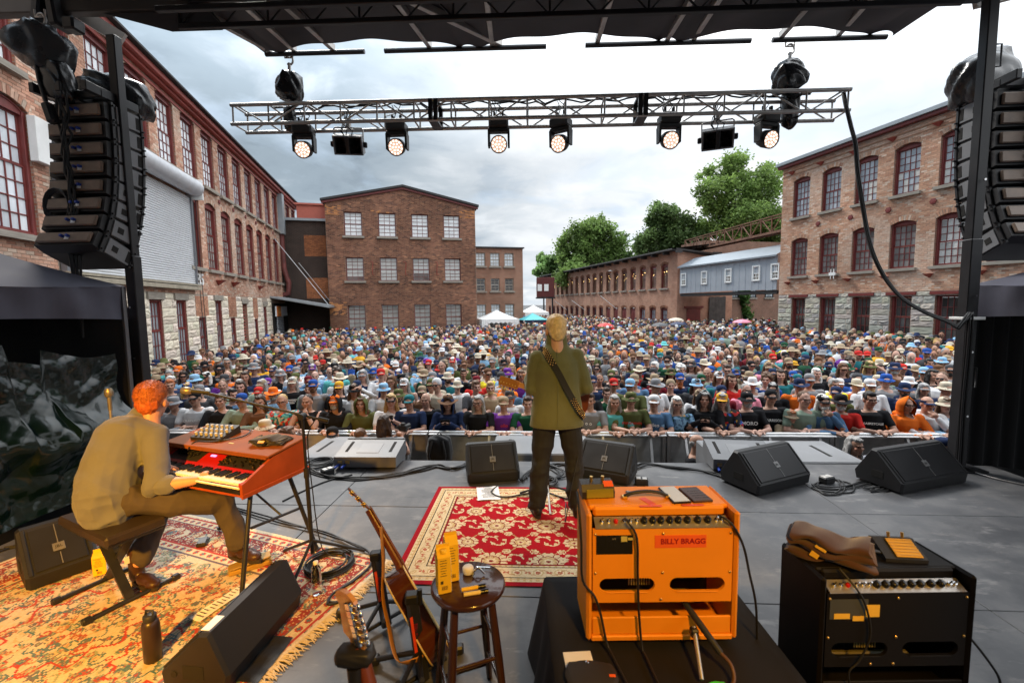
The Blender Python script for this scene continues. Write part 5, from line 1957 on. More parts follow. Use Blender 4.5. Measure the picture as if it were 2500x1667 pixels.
def persian_rug(X,Y):
 rr=np.random.RandomState(8)
 C=np.empty(X.shape+(3,))
 C[:]=(0.58,0.47,0.33)
 cols=[(0.42,0.06,0.05),(0.08,0.17,0.20),(0.60,0.46,0.26),(0.30,0.34,0.22),(0.48,0.20,0.10),(0.14,0.12,0.14),(0.66,0.56,0.42)]
 W_,H_=PW,PH_
 base=np.array((0.54,0.44,0.31))
 dull=[tuple(np.array(c)*0.80+base*0.08) for c in cols]
 def win(x,y,r):
  i0,i1=max(0,int((x - r+W_/2)/W_*X.shape[1])),int((x+r+W_/2)/W_*X.shape[1])+2
  j0,j1=max(0,int((y - r+H_/2)/H_*X.shape[0])),int((y+r+H_/2)/H_*X.shape[0])+2
  return (slice(j0,j1),slice(i0,i1))
 for k in range(900):
  x,y,a=rr.uniform(-W_/2,W_/2),rr.uniform(-H_/2,H_/2),rr.uniform(0,6)
  pts=[(x,y)]
  for q in range(7):
   a += rr.uniform(0.25,0.75)
   x,y=x+0.018*math.cos(a),y+0.018*math.sin(a)
   pts.append((x,y))
  w_=win(x,y,0.2)
  if X[w_].size:
   stroke(X[w_],Y[w_],pts,0.0055,C[w_],dull[rr.choice([0,1,2,3,5])])
 for k in range(2600):
  cx,cy=rr.uniform(-W_/2,W_/2),rr.uniform(-H_/2,H_/2)
  c=[dull[i] for i in rr.choice(len(cols),4)]
  w_=win(cx,cy,0.06)
  if X[w_].size:
   rosette(X[w_],Y[w_],cx,cy,rr.uniform(0.014,0.036),rr.choice([4,5,6]),C[w_],c,rr.uniform(0,6))
 for cx,cy,r in ((0,0,0.42),(-0.72,0,0.24),(0.72,0,0.24)):
  d=np.hypot(X - cx,(Y - cy)*1.1)
  a=np.arctan2(Y - cy,X - cx)
  e=r*(0.9+0.1*np.cos(a*12))
  C[(d<e) & (d>e - 0.018)]=cols[0]
  C[(d<e*0.62) & (d>e*0.62 - 0.012)]=cols[1]
 ex=np.minimum(W_/2 - np.abs(X),H_/2 - np.abs(Y))
 al=np.where(W_/2 - np.abs(X)<H_/2 - np.abs(Y),Y,X)
 field=ex>0.46
 band=(ex<0.36) & (ex>0.13)
 dark=band & (np.hypot(np.mod(al/0.11,1) - 0.5,(ex - 0.245)/0.16)>0.42)
 sc_=C[dark]
 C[dark]=np.where(rr.rand(len(sc_),1)<0.70,np.array((0.27,0.05,0.045)),sc_)
 for lo,hi,col in ((0.36,0.375,cols[0]),(0.44,0.46,cols[5]),(0.115,0.13,cols[5]),(0.04,0.055,cols[0])):
  C[(ex>lo) & (ex<hi)]=col
 for lo,hi in ((0.375,0.44),(0.055,0.115)):
  m=(ex>lo) & (ex<hi)
  C[m]=(0.60,0.49,0.32)
  u,v=np.mod(al/0.075,1) - 0.5,(ex - (lo+hi)/2)/0.07
  C[m & (np.hypot(u,v)<0.30)]=cols[0]
  C[m & (np.hypot(u,v)<0.15)]=cols[1]
 C[ex<0.03]=(0.62,0.52,0.36)
 return C
def persian_fringe(o,w,h):
 g=G()
 rr=random.Random(2)
 for k in range(420):
  y=-h/2+h*k/420
  ln=rr.uniform(0.045,0.09)
  a=rr.uniform(-0.5,0.5)
  g.tube([(w/2 - 0.004,y,0.008),(w/2+ln*0.5,y+a*ln*0.4,0.010),(w/2+ln,y+a*ln,0.005)],[0.0035,0.004,0.002],4)
 part(o,'fringe',g,mat('cream_wool_fringe',(0.62,0.52,0.36),0.95),kind='stuff')
_ax = -_e2
_rx = Vector((_ax.y,-_ax.x,0))
_c=_K - _rx*(PW/2) - _ax*(PH_/2)
paint_rug('persian_rug','worn multicoloured Persian rug with cream fringe under the keyboard player',(_c.x,_c.y),math.atan2(_rx.y,_rx.x),PW,PH_,persian_rug,0.009,persian_fringe)
# ================================================================== FLOOR MONITORS
m_grille=mat('black_steel_grille',(0.022,0.022,0.024),0.45,0.3,var=0.1,vs=5,bump=1.0,bs=420)
m_badge=mat('grey_badge',(0.22,0.22,0.22),0.4,0.4)
def wedge(label,A,B,lip=0.11,d1=0.25,h=0.36,D=0.42,flip=False,badge=True,cab=None,grille=None,tilt=0.0,group='black floor monitors'):
 A,B=Vector(A),Vector(B)
 w_=(B - A).length
 rz=math.atan2((B - A).y,(B - A).x)
 o=thing('floor_monitor',label,'speaker',(A+B)/2,rz+(PI if flip else 0),group)
 cab=cab or m_cab
 b=0.02
 prof=[(0.012,0.015),(0.0,lip),(d1,h),(d1+0.05,h+0.004),(D,0.10),(D - 0.02,0.015)]
 g=G()
 rings=[]
 cx=sum(p[0] for p in prof)/6
 cz=sum(p[1] for p in prof)/6
 for x,k in ((-w_/2,0.93),(-w_/2+b,1.0),(w_/2 - b,1.0),(w_/2,0.93)):
  rings.append([(x,cx+(p[0] - cx)*k,cz+(p[1] - cz)*k) for p in prof])
 vs=[p for r_ in rings for p in r_]
 n=6
 fs=[tuple(range(n))[::-1],tuple(range(3*n,4*n))]
 for i in range(3):
  for k in range(n):
   fs.append((i*n+k,i*n+(k+1) % n,(i+1)*n+(k+1) % n,(i+1)*n+k))
 g.add(vs,fs)
 c_=part(o,'cabinet',g,cab)
 sl=math.atan2(h - lip,d1)
 L_=math.hypot(d1,h - lip)
 Mg=Matrix.Translation((0,0,lip)) @ Matrix.Rotation(sl,4,'X')
 g=G()
 g.M=Mg
 g.box((0,L_/2,0.004),(w_ - 0.10,L_ - 0.05,0.012),0.004)
 part(o,'grille',g,grille or m_grille)
 if badge:
  g=G()
  g.M=Mg
  g.box((0,L_*0.72,0.011),(0.005,L_*0.42,0.004)).box((0,L_*0.20,0.011),(0.005,L_*0.24,0.004))
  g.box((0,L_*0.44,0.012),(0.062,0.062,0.006),0.002)
  part(o,'badge',g,m_badge)
  g=G()
  t_=text(o,'lettering','JBL',0.030,m_plast,(0,0,0),(0,0,0),0.0006)
  t_.matrix_local=Mg @ Matrix.Translation((0,L_*0.44,0.0162))
 g=G()
 for sx in (-1,1):
  g.M=Mg
  g.box((sx*(w_/2 - 0.028),L_/2,0.002),(0.022,L_ - 0.02,0.016),0.004)
 part(o,'grille_rail',g,cab,kind='stuff')
 for sx in (-1,1):
  g=G().box((sx*(w_/2+0.0005),D*0.50,h*0.36),(0.004,0.11,0.07),0.001)
  part(o,'handle_recess',g,m_dark)
 g=G().cyl((w_/2 - 0.004,D*0.22,0.10),(w_/2+0.004,D*0.22,0.10),0.016,10)
 part(o,'socket',g,m_dark)
 return o
wedge('black grille floor monitor at the rug edge, just left of the guitarist',onz(1142,1185),onz(1270,1175))
wedge('black grille floor monitor angled toward the rug, just right of the guitarist',onz(1405,1166),onz(1535,1190))
wedge('black grille floor monitor beside a coil of cable, before the large grey box',onz(1852,1215),onz(1980,1181),h=0.37,D=0.46)
wedge('black grille floor monitor nearest the taped roof post',onz(2203,1211),onz(2364,1180),h=0.37,D=0.46)
w5=wedge('brown-lit floor monitor on the Persian rug behind the bench',onz(66,1452),onz(246,1386),lip=0.10,d1=0.30,h=0.34,D=0.44)
_a,_b=onz(560,1700),onz(742,1478)
w6=wedge('black floor monitor seen from behind at the fringe of the Persian rug',_a,_b,lip=0.10,d1=0.22,h=0.31,D=0.36,flip=True,badge=False)
w6.location=(_a+_b)/2+Vector((-math.sin(math.atan2((_b - _a).y,(_b - _a).x)),math.cos(math.atan2((_b - _a).y,(_b - _a).x)),0))*0.36
_g=G()
Mb=Matrix.Translation(((_b - _a).length*0.36,0.29,0.275))
part(w6,'tape_label',G().box(((_b - _a).length*0.38,0.235,0.3145),(0.10,0.045,0.003)),m_white)
def lowbox(label,A,B,zr,zf,D):
 """wedge lying with its back to us: low near side, raised far side"""
 A,B=Vector(A),Vector(B)
 w_=(B - A).length
 o=thing('floor_monitor',label,'speaker',(A+B)/2,math.atan2((B - A).y,(B - A).x),'wide grey floor monitors')
 prof=[(0,0.03),(0,zr),(D,zf),(D+0.02,0.06),(D*0.7,0.02)]
 g=G()
 g.M=Matrix(((0,0,1,-w_/2),(1,0,0,0),(0,1,0,0),(0,0,0,1)))
 g.prism(prof,0,w_)
 part(o,'cabinet',g,m_cabg)
 sl=math.atan2(zf - zr,D)
 g=G()
 g.M=Matrix.Translation((0,0,zr)) @ Matrix.Rotation(sl,4,'X')
 L_=math.hypot(D,zf - zr)
 for sx in (-1,1):
  g.box((sx*w_*0.36,L_*0.55,0.001),(0.035,L_*0.55,0.004),0.001)
 part(o,'handle_slot',g,m_dark,kind='stuff')
 g=G()
 g.M=Matrix.Translation((0,0,zr)) @ Matrix.Rotation(sl,4,'X')
 g.box((0,L_*0.48,0.001),(w_*0.36,L_*0.52,0.005),0.002)
 part(o,'plate',g,m_subtop)
 g=G()
 g.M=Matrix.Translation((0,0,zr)) @ Matrix.Rotation(sl,4,'X')
 for k in range(44):
  g.box((-w_/2+w_*(k+0.5)/44,L_ - 0.004,0.003),(w_/66,0.014,0.012))
 part(o,'grille_edge',g,m_cab,kind='stuff')
 g=G().box((-w_*0.40,-0.002,zr*0.6),(0.05,0.008,0.035)).box((-w_*0.28,-0.002,zr*0.6),(0.05,0.008,0.035))
 part(o,'label_plate',g,m_gold)
 g=G().cyl((-w_*0.42,0,zr*0.4),(-w_*0.44,-0.09,0.05),0.014,8).cyl((-w_*0.32,0,zr*0.4),(-w_*0.33,-0.09,0.05),0.014,8)
 part(o,'connector',g,MATS['blue_connector'])
 return o
lowbox('wide grey floor monitor with its back to us, beyond the keyboard',onz(816,1146),onz(967,1147),0.15,0.24,0.40)
lowbox('wide grey floor monitor with its back to us, beside the aiming photographer',onz(1741,1153),onz(1900,1160),0.15,0.26,0.42)
# ================================================================== KEYBOARD
m_cherry=mat('cherry_wood',(0.33,0.060,0.011),0.5,var=0.35,vs=3,bump=0.05,bs=30,spec=0.25)
m_redp=mat('red_keyboard_metal',(0.42,0.012,0.014),0.35,var=0.08,coat=0.2)
m_ivory=mat('ivory_keys',(0.78,0.74,0.66),0.25,var=0.04)
m_ebony=mat('ebony_keys',(0.012,0.012,0.012),0.25)
KZ=0.67
KA=Vector((0.94,-0.34,0)).normalized()
K0=onz(593,1217,KZ)
KB=thing('stage_organ','red and cherry-wood stage organ on folding legs before the player','keyboard',K0,math.atan2(KA.y,KA.x))
KW,KD=1.04,0.52
prof=[(0.0,0.0),(0.0,0.088),(0.03,0.098),(0.24,0.192),(0.53,0.232),(0.53,0.0)]
for x0,x1 in ((-0.022,0.0),(-KW,-KW+0.022)):
 g=G()
 g.M=Matrix(((0,0,1,0),(1,0,0,0),(0,1,0,0),(0,0,0,1)))
 g.prism(prof,x0,x1)
 part(KB,'cheek',g,m_cherry)
part(KB,'base_board',G().box((-KW/2,0.26,0.008),(KW - 0.046,0.515,0.016),0.003).box((0.004,0.265,0.010),(0.012,0.55,0.03),0.003),m_cherry)
part(KB,'back_board',G().box((-KW/2,0.515,0.115),(KW - 0.046,0.018,0.2),0.003),m_cherry)
g=G()
g.M=Matrix.Translation((0,0.20,0.196)) @ Matrix.Rotation(math.atan2(0.036,0.33),4,'X')
g.box((-KW/2,0.17,0.008),(KW+0.01,0.35,0.016),0.004)
g.box((-KW/2,0.006,-0.008),(KW - 0.05,0.012,0.022),0.003)
lid=part(KB,'lid',g,mat('cherry_top',(0.25,0.078,0.024),0.6,var=0.3,vs=2.5,bump=0.05,bs=30,spec=0.15))
g=G()
g.M=Matrix.Translation((0,0.20,0.196)) @ Matrix.Rotation(math.atan2(0.036,0.33),4,'X')
g.box((-KW*0.45,0.10,0.0165),(0.05,0.014,0.003),0.001)
part(lid,'latch',g,m_gold)
part(KB,'front_rail',G().box((-KW/2,0.006,0.035),(KW - 0.05,0.010,0.036),0.002),m_ebony)
part(KB,'key_slip',G().box((-KW/2,0.004,0.0595),(KW - 0.05,0.012,0.012),0.002),m_ivory)
for s_ in (-0.032,-KW+0.032):
 part(KB,'end_block',G().box((s_,0.075,0.066),(0.019,0.14,0.05),0.004),m_redp)
nw=36
kw_=(KW - 0.086)/nw
meW=G().box((0,0.075,0),(kw_ - 0.0018,0.135,0.018),0.0015).mesh('white_key')
meB=G().box((0,0.045,0),(kw_*0.56,0.085,0.016),0.002).mesh('black_key')
for k in range(nw):
 put(KB,'white_key',meW,m_ivory,(-KW+0.043+kw_*(k+0.5),0.012,0.074))
 if k<nw - 1 and k % 7 in (0,1,3,4,5):
  put(KB,'black_key',meB,m_ebony,(-KW+0.043+kw_*(k+1),0.062,0.0905))
g=G()
Mp=Matrix.Translation((0,0.155,0.088)) @ Matrix.Rotation(math.radians(24),4,'X')
g.M=Mp
g.box((-KW/2,0.075,0),(KW - 0.048,0.15,0.012),0.003)
g.box((-KW/2,-0.004,-0.01),(KW - 0.048,0.02,0.03),0.006)
pnl=part(KB,'control_panel',g,m_redp)
g=G()
g.M=Mp
g.box((-KW*0.79,0.08,0.007),(KW*0.30,0.11,0.004)).box((-KW*0.25,0.08,0.007),(KW*0.38,0.11,0.004))
part(pnl,'panel_field',g,m_plast)
g=G()
g2=G()
g.M=g2.M=Mp
rr=random.Random(5)
for k in range(9):
 g.box((-KW+0.13+k*0.024,0.06+0.03*rr.random(),0.018),(0.014,0.022,0.016),0.003)
for k in range(60):
 x,y=-KW*(0.06+0.38*rr.random()),0.035+0.10*rr.random()
 (g if k % 3 else g2).cyl((x,y,0.006),(x,y,0.022),0.006 if k % 3 else 0.004,8)
for k in range(30):
 x,y=-KW*(0.66+0.27*rr.random()),0.10+0.04*rr.random()
 (g if k % 3 else g2).cyl((x,y,0.006),(x,y,0.020),0.006 if k % 3 else 0.004,8)
part(pnl,'knobs',g,m_ebony,kind='stuff')
part(pnl,'switches',g2,m_gold,kind='stuff')
g=G()
g.M=Mp
g.box((-KW*0.56,0.10,0.008),(0.05,0.016,0.004))
part(pnl,'display',g,mat('blue_display',(0.3,0.3,0.6),0.3,emit=(0.35,0.35,1.0),estr=0.7))
for (x,s_) in ((-0.10,1),(-KW+0.10,-1)):
 for (y,dy) in ((0.14,-0.20),(0.44,0.14)):
  g=G().tube([(x,y,0.0),(x+s_*0.10,y+dy,-KZ+0.012)],0.015,8).box((x+s_*0.10,y+dy,-KZ+0.012),(0.035,0.05,0.02),0.004)
  g.box((x,y,-0.015),(0.045,0.06,0.06),0.006)
  part(KB,'leg',g,m_black)
part(KB,'cross_bar',G().tube([(-0.06,0.09,-0.25),(-0.06,0.52,-0.30)],0.010,6).tube([(-0.08,0.35,-0.29),(-0.45,0.30,-0.02)],0.008,6).tube([(-0.12,0.30,-0.02),(-KW+0.12,0.30,-0.02)],0.012,6),m_black)
KM=KB.matrix_basis.copy()
def on_lid(u,v,dz=0.0):
 """point on the lid: u along the keyboard from its near end, v depth"""
 M_=Matrix.Translation(K0) @ Matrix.Rotation(math.atan2(KA.y,KA.x),4,'Z')
 return M_ @ Vector((-u,0.20+v,0.213+0.109*v+dz))
MX=thing('small_mixer','small black mixer with grey knobs on the organ lid','mixer',on_lid(0.72,0.17),math.atan2(KA.y,KA.x)+0.12,None,(0.11,0,math.atan2(KA.y,KA.x)+0.12))
g=G()
g.M=Matrix(((0,0,1,-0.14),(1,0,0,-0.09),(0,1,0,0),(0,0,0,1)))
g.prism([(0,0),(0,0.025),(0.18,0.062),(0.18,0)],0,0.28)
part(MX,'case',g,m_plast)
g=G()
for i in range(6):
 for j in range(3):
  x,y=-0.115+i*0.046,-0.055+j*0.05
  z=0.025+(y+0.09)/0.18*0.037
  g.cyl((x,y,z - 0.002),(x,y - 0.003,z+0.022),0.011,10)
part(MX,'knobs',g,mat('grey_knob',(0.42,0.42,0.40),0.4),kind='stuff')
part(MX,'cable',G().tube(smooth_path([Vector(p) for p in ((0.12,0.09,0.03),(0.22,0.10,0.02),(0.24,0.0,0.012),(0.10,-0.11,0.012),(-0.05,-0.13,0.01),(-0.06,-0.19,-0.03))]),0.005,6),m_rub)
def towel(name,label,loc,rz,w,d,h,m,seed,layers=3,tip=0.0):
 o=thing(name,label,'towel',loc,rz)
 rr=random.Random(seed)
 for k in range(layers):
  ph=rr.uniform(0,6)
  s_=1 - 0.06*k+rr.uniform(-0.04,0.04)
  g=G()
  def fn(u,v,k=k,ph=ph,s_=s_):
   a=2*PI*v
   yy=math.cos(a)
   zz=math.sin(a)
   z=h*(k+0.5)/layers+zz*h/layers*0.55+0.010*math.sin(u*7+ph)+0.006*math.sin(u*13+v*9+ph)
   y=math.copysign(abs(yy) ** 0.35,yy)*d/2*s_+0.010*math.sin(u*9+ph)
   x=(u - 0.5)*w*s_+0.008*math.sin(v*6.28*2+ph)
   return (x,y,max(0.002,z)+tip*(x/w))
  g.grid(24,16,fn)
  n0=25
  g.add([fn(0,j/16) for j in range(16)],[tuple(range(16))]).add([fn(1,j/16) for j in range(16)],[tuple(range(16))[::-1]])
  part(o,'fold',g,m)
 return o
t_=towel('folded_towel','folded black cloth with a yellow tag on the organ lid',on_lid(0.17,0.17),math.atan2(KA.y,KA.x)+0.25,0.26,0.15,0.045,mat('black_terry',(0.018,0.016,0.016),0.95,var=0.3,vs=9,bump=0.8,bs=160,sheen=0.3),3)
part(t_,'tag',G().box((-0.02,-0.07,0.030),(0.045,0.02,0.004),0,(0.5,0,0.1)),mat('amber_tag',(0.75,0.45,0.08),0.6))
# bench
BN=thing('keyboard_bench','black padded bench with crossed legs under the keyboard player','bench',(0,0,0),0)
bn0=onz(254,1316,0.52)
bdir=Vector((-0.895,0.445,0)).normalized()
BN.location=(bn0.x+bdir.x*0.325+0.5*0.31*0.445+0.01,bn0.y+bdir.y*0.325+0.5*0.31*0.895,0)
BN.rotation_euler=(0,0,math.atan2(-bdir.y,-bdir.x))
part(BN,'cushion',G().box((0,0,0.492),(0.66,0.32,0.062),0.014),mat('dark_vinyl',(0.030,0.022,0.018),0.42,var=0.15,bump=0.2,bs=90))
part(BN,'seat_board',G().box((0,0,0.452),(0.62,0.29,0.018),0.003),m_black)
for sx in (-1,1):
 part(BN,'leg',G().beam((sx*0.21,0.02*sx,0.44),(-sx*0.20,0.02*sx,0.03),0.018,0.05,up=(0,1,0)),m_black)
 part(BN,'foot',G().cyl((sx*0.21,-0.24,0.022),(sx*0.21,0.24,0.022),0.016,8).box((sx*0.21,-0.235,0.022),(0.042,0.05,0.042),0.008).box((sx*0.21,0.235,0.022),(0.042,0.05,0.042),0.008),m_black)
part(BN,'maker_sticker',G().box((0.03,0.047,0.20),(0.004,0.03,0.05)),m_white)
# microphone stands
m_mic=mat('mic_mesh',(0.30,0.27,0.20),0.4,0.7,bump=0.6,bs=300)
def mic_head(g,p,d,r=0.026):
 p,d=Vector(p),Vector(d).normalized()
 return g.tube([p - d*r,p - d*r*0.7,p,p+d*r*0.9,p+d*r*1.5],[r*0.45,r*0.85,r*1.02,r*0.98,r*0.7],14)
def tripod(g,base,r,n=3,z0=0.16,ph=0.3,t=0.011):
 for k in range(n):
  a=2*PI*k/n+ph
  g.tube([(base[0],base[1],z0),(base[0]+r*math.cos(a),base[1]+r*math.sin(a),0.018)],t,6)
 return g
mb=onz(765,1382)
MS1=thing('microphone_stand','black boom microphone stand reaching over the organ to the keyboard player','microphone stand',(mb.x,mb.y,0))
topz=ony(738,1016,mb.y).z
hx=ony(738,1016,mb.y).x - mb.x
part(MS1,'pole',G().cyl((0,0,0.10),(hx*0.6,0,topz*0.62),0.0145,10).cyl((hx*0.6,0,topz*0.62),(hx,0,topz),0.010,10),m_black)
part(MS1,'clutch',G().cyl((hx,-0.03,topz),(hx,0.03,topz),0.022,10),m_plast)
part(MS1,'height_grip',G().cyl((hx*0.6,0,topz*0.60),(hx*0.6,0,topz*0.66),0.019,10),m_plast)
for k in range(3):
 a=2*PI*k/3+0.5
 part(MS1,'leg',G().tube([(0,0,0.20),(0.36*math.cos(a),0.36*math.sin(a),0.015)],0.011,8),m_black)
mt=ony(497,957,mb.y - 0.02) - mb
bt=ony(802,1028,mb.y+0.05) - mb
part(MS1,'boom',G().cyl(mt,bt,0.009,8),m_black)
part(MS1,'counterweight',G().cyl(bt.lerp(mt,0.08),bt,0.017,10),m_plast)
mc=ony(459,954,mb.y - 0.04) - mb
micp=part(MS1,'microphone',G().tube([mt+(mt - mc)*0.4,mt,mc],[0.011,0.013,0.018],12),m_plast)
part(micp,'mic_grille',mic_head(G(),mc,mc - mt,0.027),m_mic)
g=G()
pts=[mt+Vector((0,-0.01,-0.012))]
for k in range(1,10):
 pts.append(mt.lerp(bt,k/10)+Vector((0,0.014*math.sin(k*2),-0.010+0.014*math.cos(k*2))))
pts += [Vector((hx+0.02,0.02,topz - 0.15)),Vector((hx+0.03,0.03,topz*0.5)),Vector((0.05,0.05,0.1)),Vector((0.2,0.1,0.01))]
part(MS1,'cable',g.tube(smooth_path(pts,3),0.004,6),m_rub)
gb=onz(1337,1222)
MS2=thing('microphone_stand','black straight microphone stand in front of the guitarist','microphone stand',(gb.x,gb.y,0))
part(MS2,'pole',G().cyl((0,0,0.08),(0,0,1.48),0.010,10).cyl((0,0,0.06),(0,0,0.30),0.018,10),m_black)
for k in range(3):
 a=2*PI*k/3 - PI/2
 part(MS2,'leg',G().tube([(0,0,0.16),(0.30*math.cos(a),0.30*math.sin(a),0.014)],0.010,8),m_alud if k==0 else m_black)
part(MS2,'microphone',mic_head(G().cyl((0,0.02,1.49),(0,-0.12,1.53),0.013,10),(0,-0.13,1.535),(0,-1,0.3)),m_plast)
vb=ony(268,985,3.3)
MS3=thing('microphone_stand','short microphone stand with bare mic in front of the crumpled tarpaulin','microphone stand',(vb.x,vb.y,0))
part(MS3,'pole',G().cyl((0,0,0.02),(0,0,vb.z),0.010,10),m_alud)
part(MS3,'base',G().lathe([(0.13,0),(0.13,0.015),(0.03,0.03),(0.02,0.06)],20),m_black)
part(MS3,'microphone',mic_head(G().cyl((0,0,vb.z - 0.05),(0.0,0,vb.z+0.05),0.014,10),(0,0,vb.z+0.075),(0,0,1),0.028),m_mic)
# ================================================================== STOOL AND ITS BITS
m_stool=mat('dark_stool_lacquer',(0.050,0.020,0.016),0.22,var=0.25,vs=4,bump=0.03,coat=0.5)
SP=Vector((-0.215,1.90,0))
SZ=0.62
STL=thing('bar_stool','round dark brown wooden bar stool in front of the rug','stool',SP,0.35)
part(STL,'seat',G().lathe([(0.150,0.585),(0.164,0.590),(0.170,0.602),(0.168,0.612),(0.160,0.619),(0.02,0.616)],48),m_stool)
lp=[]
for k in range(4):
 a=PI/4+k*PI/2
 t,b_=Vector((0.115*math.cos(a),0.115*math.sin(a),0.585)),Vector((0.185*math.cos(a),0.185*math.sin(a),0.0))
 lp.append((t,b_))
 part(STL,'leg',G().tube([t,t.lerp(b_,0.5),b_],[0.017,0.0195,0.015],14),m_stool)
for k in range(4):
 for f_ in ((0.36,0.72) if k % 2 else (0.48,0.86)):
  p,q=lp[k][0].lerp(lp[k][1],f_),lp[(k+1) % 4][0].lerp(lp[(k+1) % 4][1],f_)
  part(STL,'rung',G().cyl(p,q,0.009,10),m_stool)
m_yel=mat('yellow_card',(0.85,0.52,0.02),0.5,var=0.05)
m_ink=mat('print_ink',(0.06,0.045,0.02),0.6)
def carton(label,p,rz,w=0.058,d=0.075,h=0.165,cap=True):
 o=thing('drink_carton',label,'carton',p,rz)
 g=G().box((0,0,h/2),(w,d,h),0.002)
 part(o,'box',g,m_yel)
 g=G().add([(-w/2,-d/2,h),(w/2,-d/2,h),(w/2,d/2,h),(-w/2,d/2,h),(-w/2,0,h+0.030),(w/2,0,h+0.030)],[(0,1,5,4),(2,3,4,5),(0,4,3),(1,2,5)])
 g.box((0,0,h+0.036),(w,0.003,0.016))
 part(o,'gable',g,m_yel)
 if cap:
  part(o,'cap',G().lathe([(0.014,0),(0.014,0.012),(0.011,0.014),(0,0.014)],18,(0,-d*0.26,h+0.014)),m_yel)
 part(o,'side_print',G().box((w/2+0.0006,0,h*0.48),(0.001,d*0.94,h*0.9)),m_white)
 g=G()
 rr=random.Random(int(p[0]*1000))
 for k in range(7):
  g.box((-0.004,-d/2 - 0.0006,h*(0.92 - 0.07*k)),(w*rr.uniform(0.3,0.7),0.001,0.0022))
 for k in range(9):
  g.box((-0.012+k*0.003,-d/2 - 0.0006,h*0.16),(rr.uniform(0.0008,0.002),0.001,0.018))
 g.box((-0.012,-d/2 - 0.0006,h*0.32),(0.012,0.001,0.014))
 for k in range(5):
  g.box((w/2+0.0013,0.0,h*(0.75 - 0.06*k)),(0.001,d*rr.uniform(0.3,0.55),0.004))
 part(o,'print',g,m_ink,kind='stuff')
 return o
carton('yellow and white drink carton with round cap on the stool, nearer of the pair',tuple(onz(1083,1436,SZ)),0.33)
carton('yellow and white drink carton behind its twin on the stool',tuple(onz(1102,1408,SZ)),0.33,cap=False,h=0.175)
solo('jar_cap',G().lathe([(0.024,0),(0.026,0.004),(0.026,0.026),(0.022,0.031),(0,0.031)],26),m_white,'small white plastic jar on the stool seat','jar',tuple(onz(1143,1397,SZ)))
g=G().tube(smooth_path([Vector(p) for p in ((-0.03,0,0.008),(-0.012,0.0,0.030),(0.0,0,0.036),(0.012,0,0.030),(0.03,0.002,0.010))]),0.005,8).box((0.02,0.018,0.028),(0.07,0.010,0.008),0.002).tube([(-0.02,0,0.02),(-0.02,-0.03,0.008)],0.005,6)
solo('guitar_capo',g,m_chrome,'silver guitar capo beside the white jar on the stool','capo',tuple(onz(1168,1404,SZ - 0.006)),-0.1)
for (px_,py_,rz_,lab,band) in ((1157,1434,0.26,'yellow marker pen on the stool, farther of the two',0),(1163,1446,0.22,'pale yellow marker pen on the stool, closer to the seat rim',1)):
 o=thing('marker_pen',lab,'pen',tuple(onz(px_,py_,SZ+0.009)),rz_)
 part(o,'barrel',G().cyl((-0.055,0,0),(0.018,0,0),0.0085,12),m_yel if not band else mat('pale_yellow',(0.80,0.62,0.20),0.5))
 part(o,'cap',G().cyl((0.018,0,0),(0.052,0,0),0.0092,12).box((0.04,0,0.010),(0.03,0.003,0.003)),m_ebony)
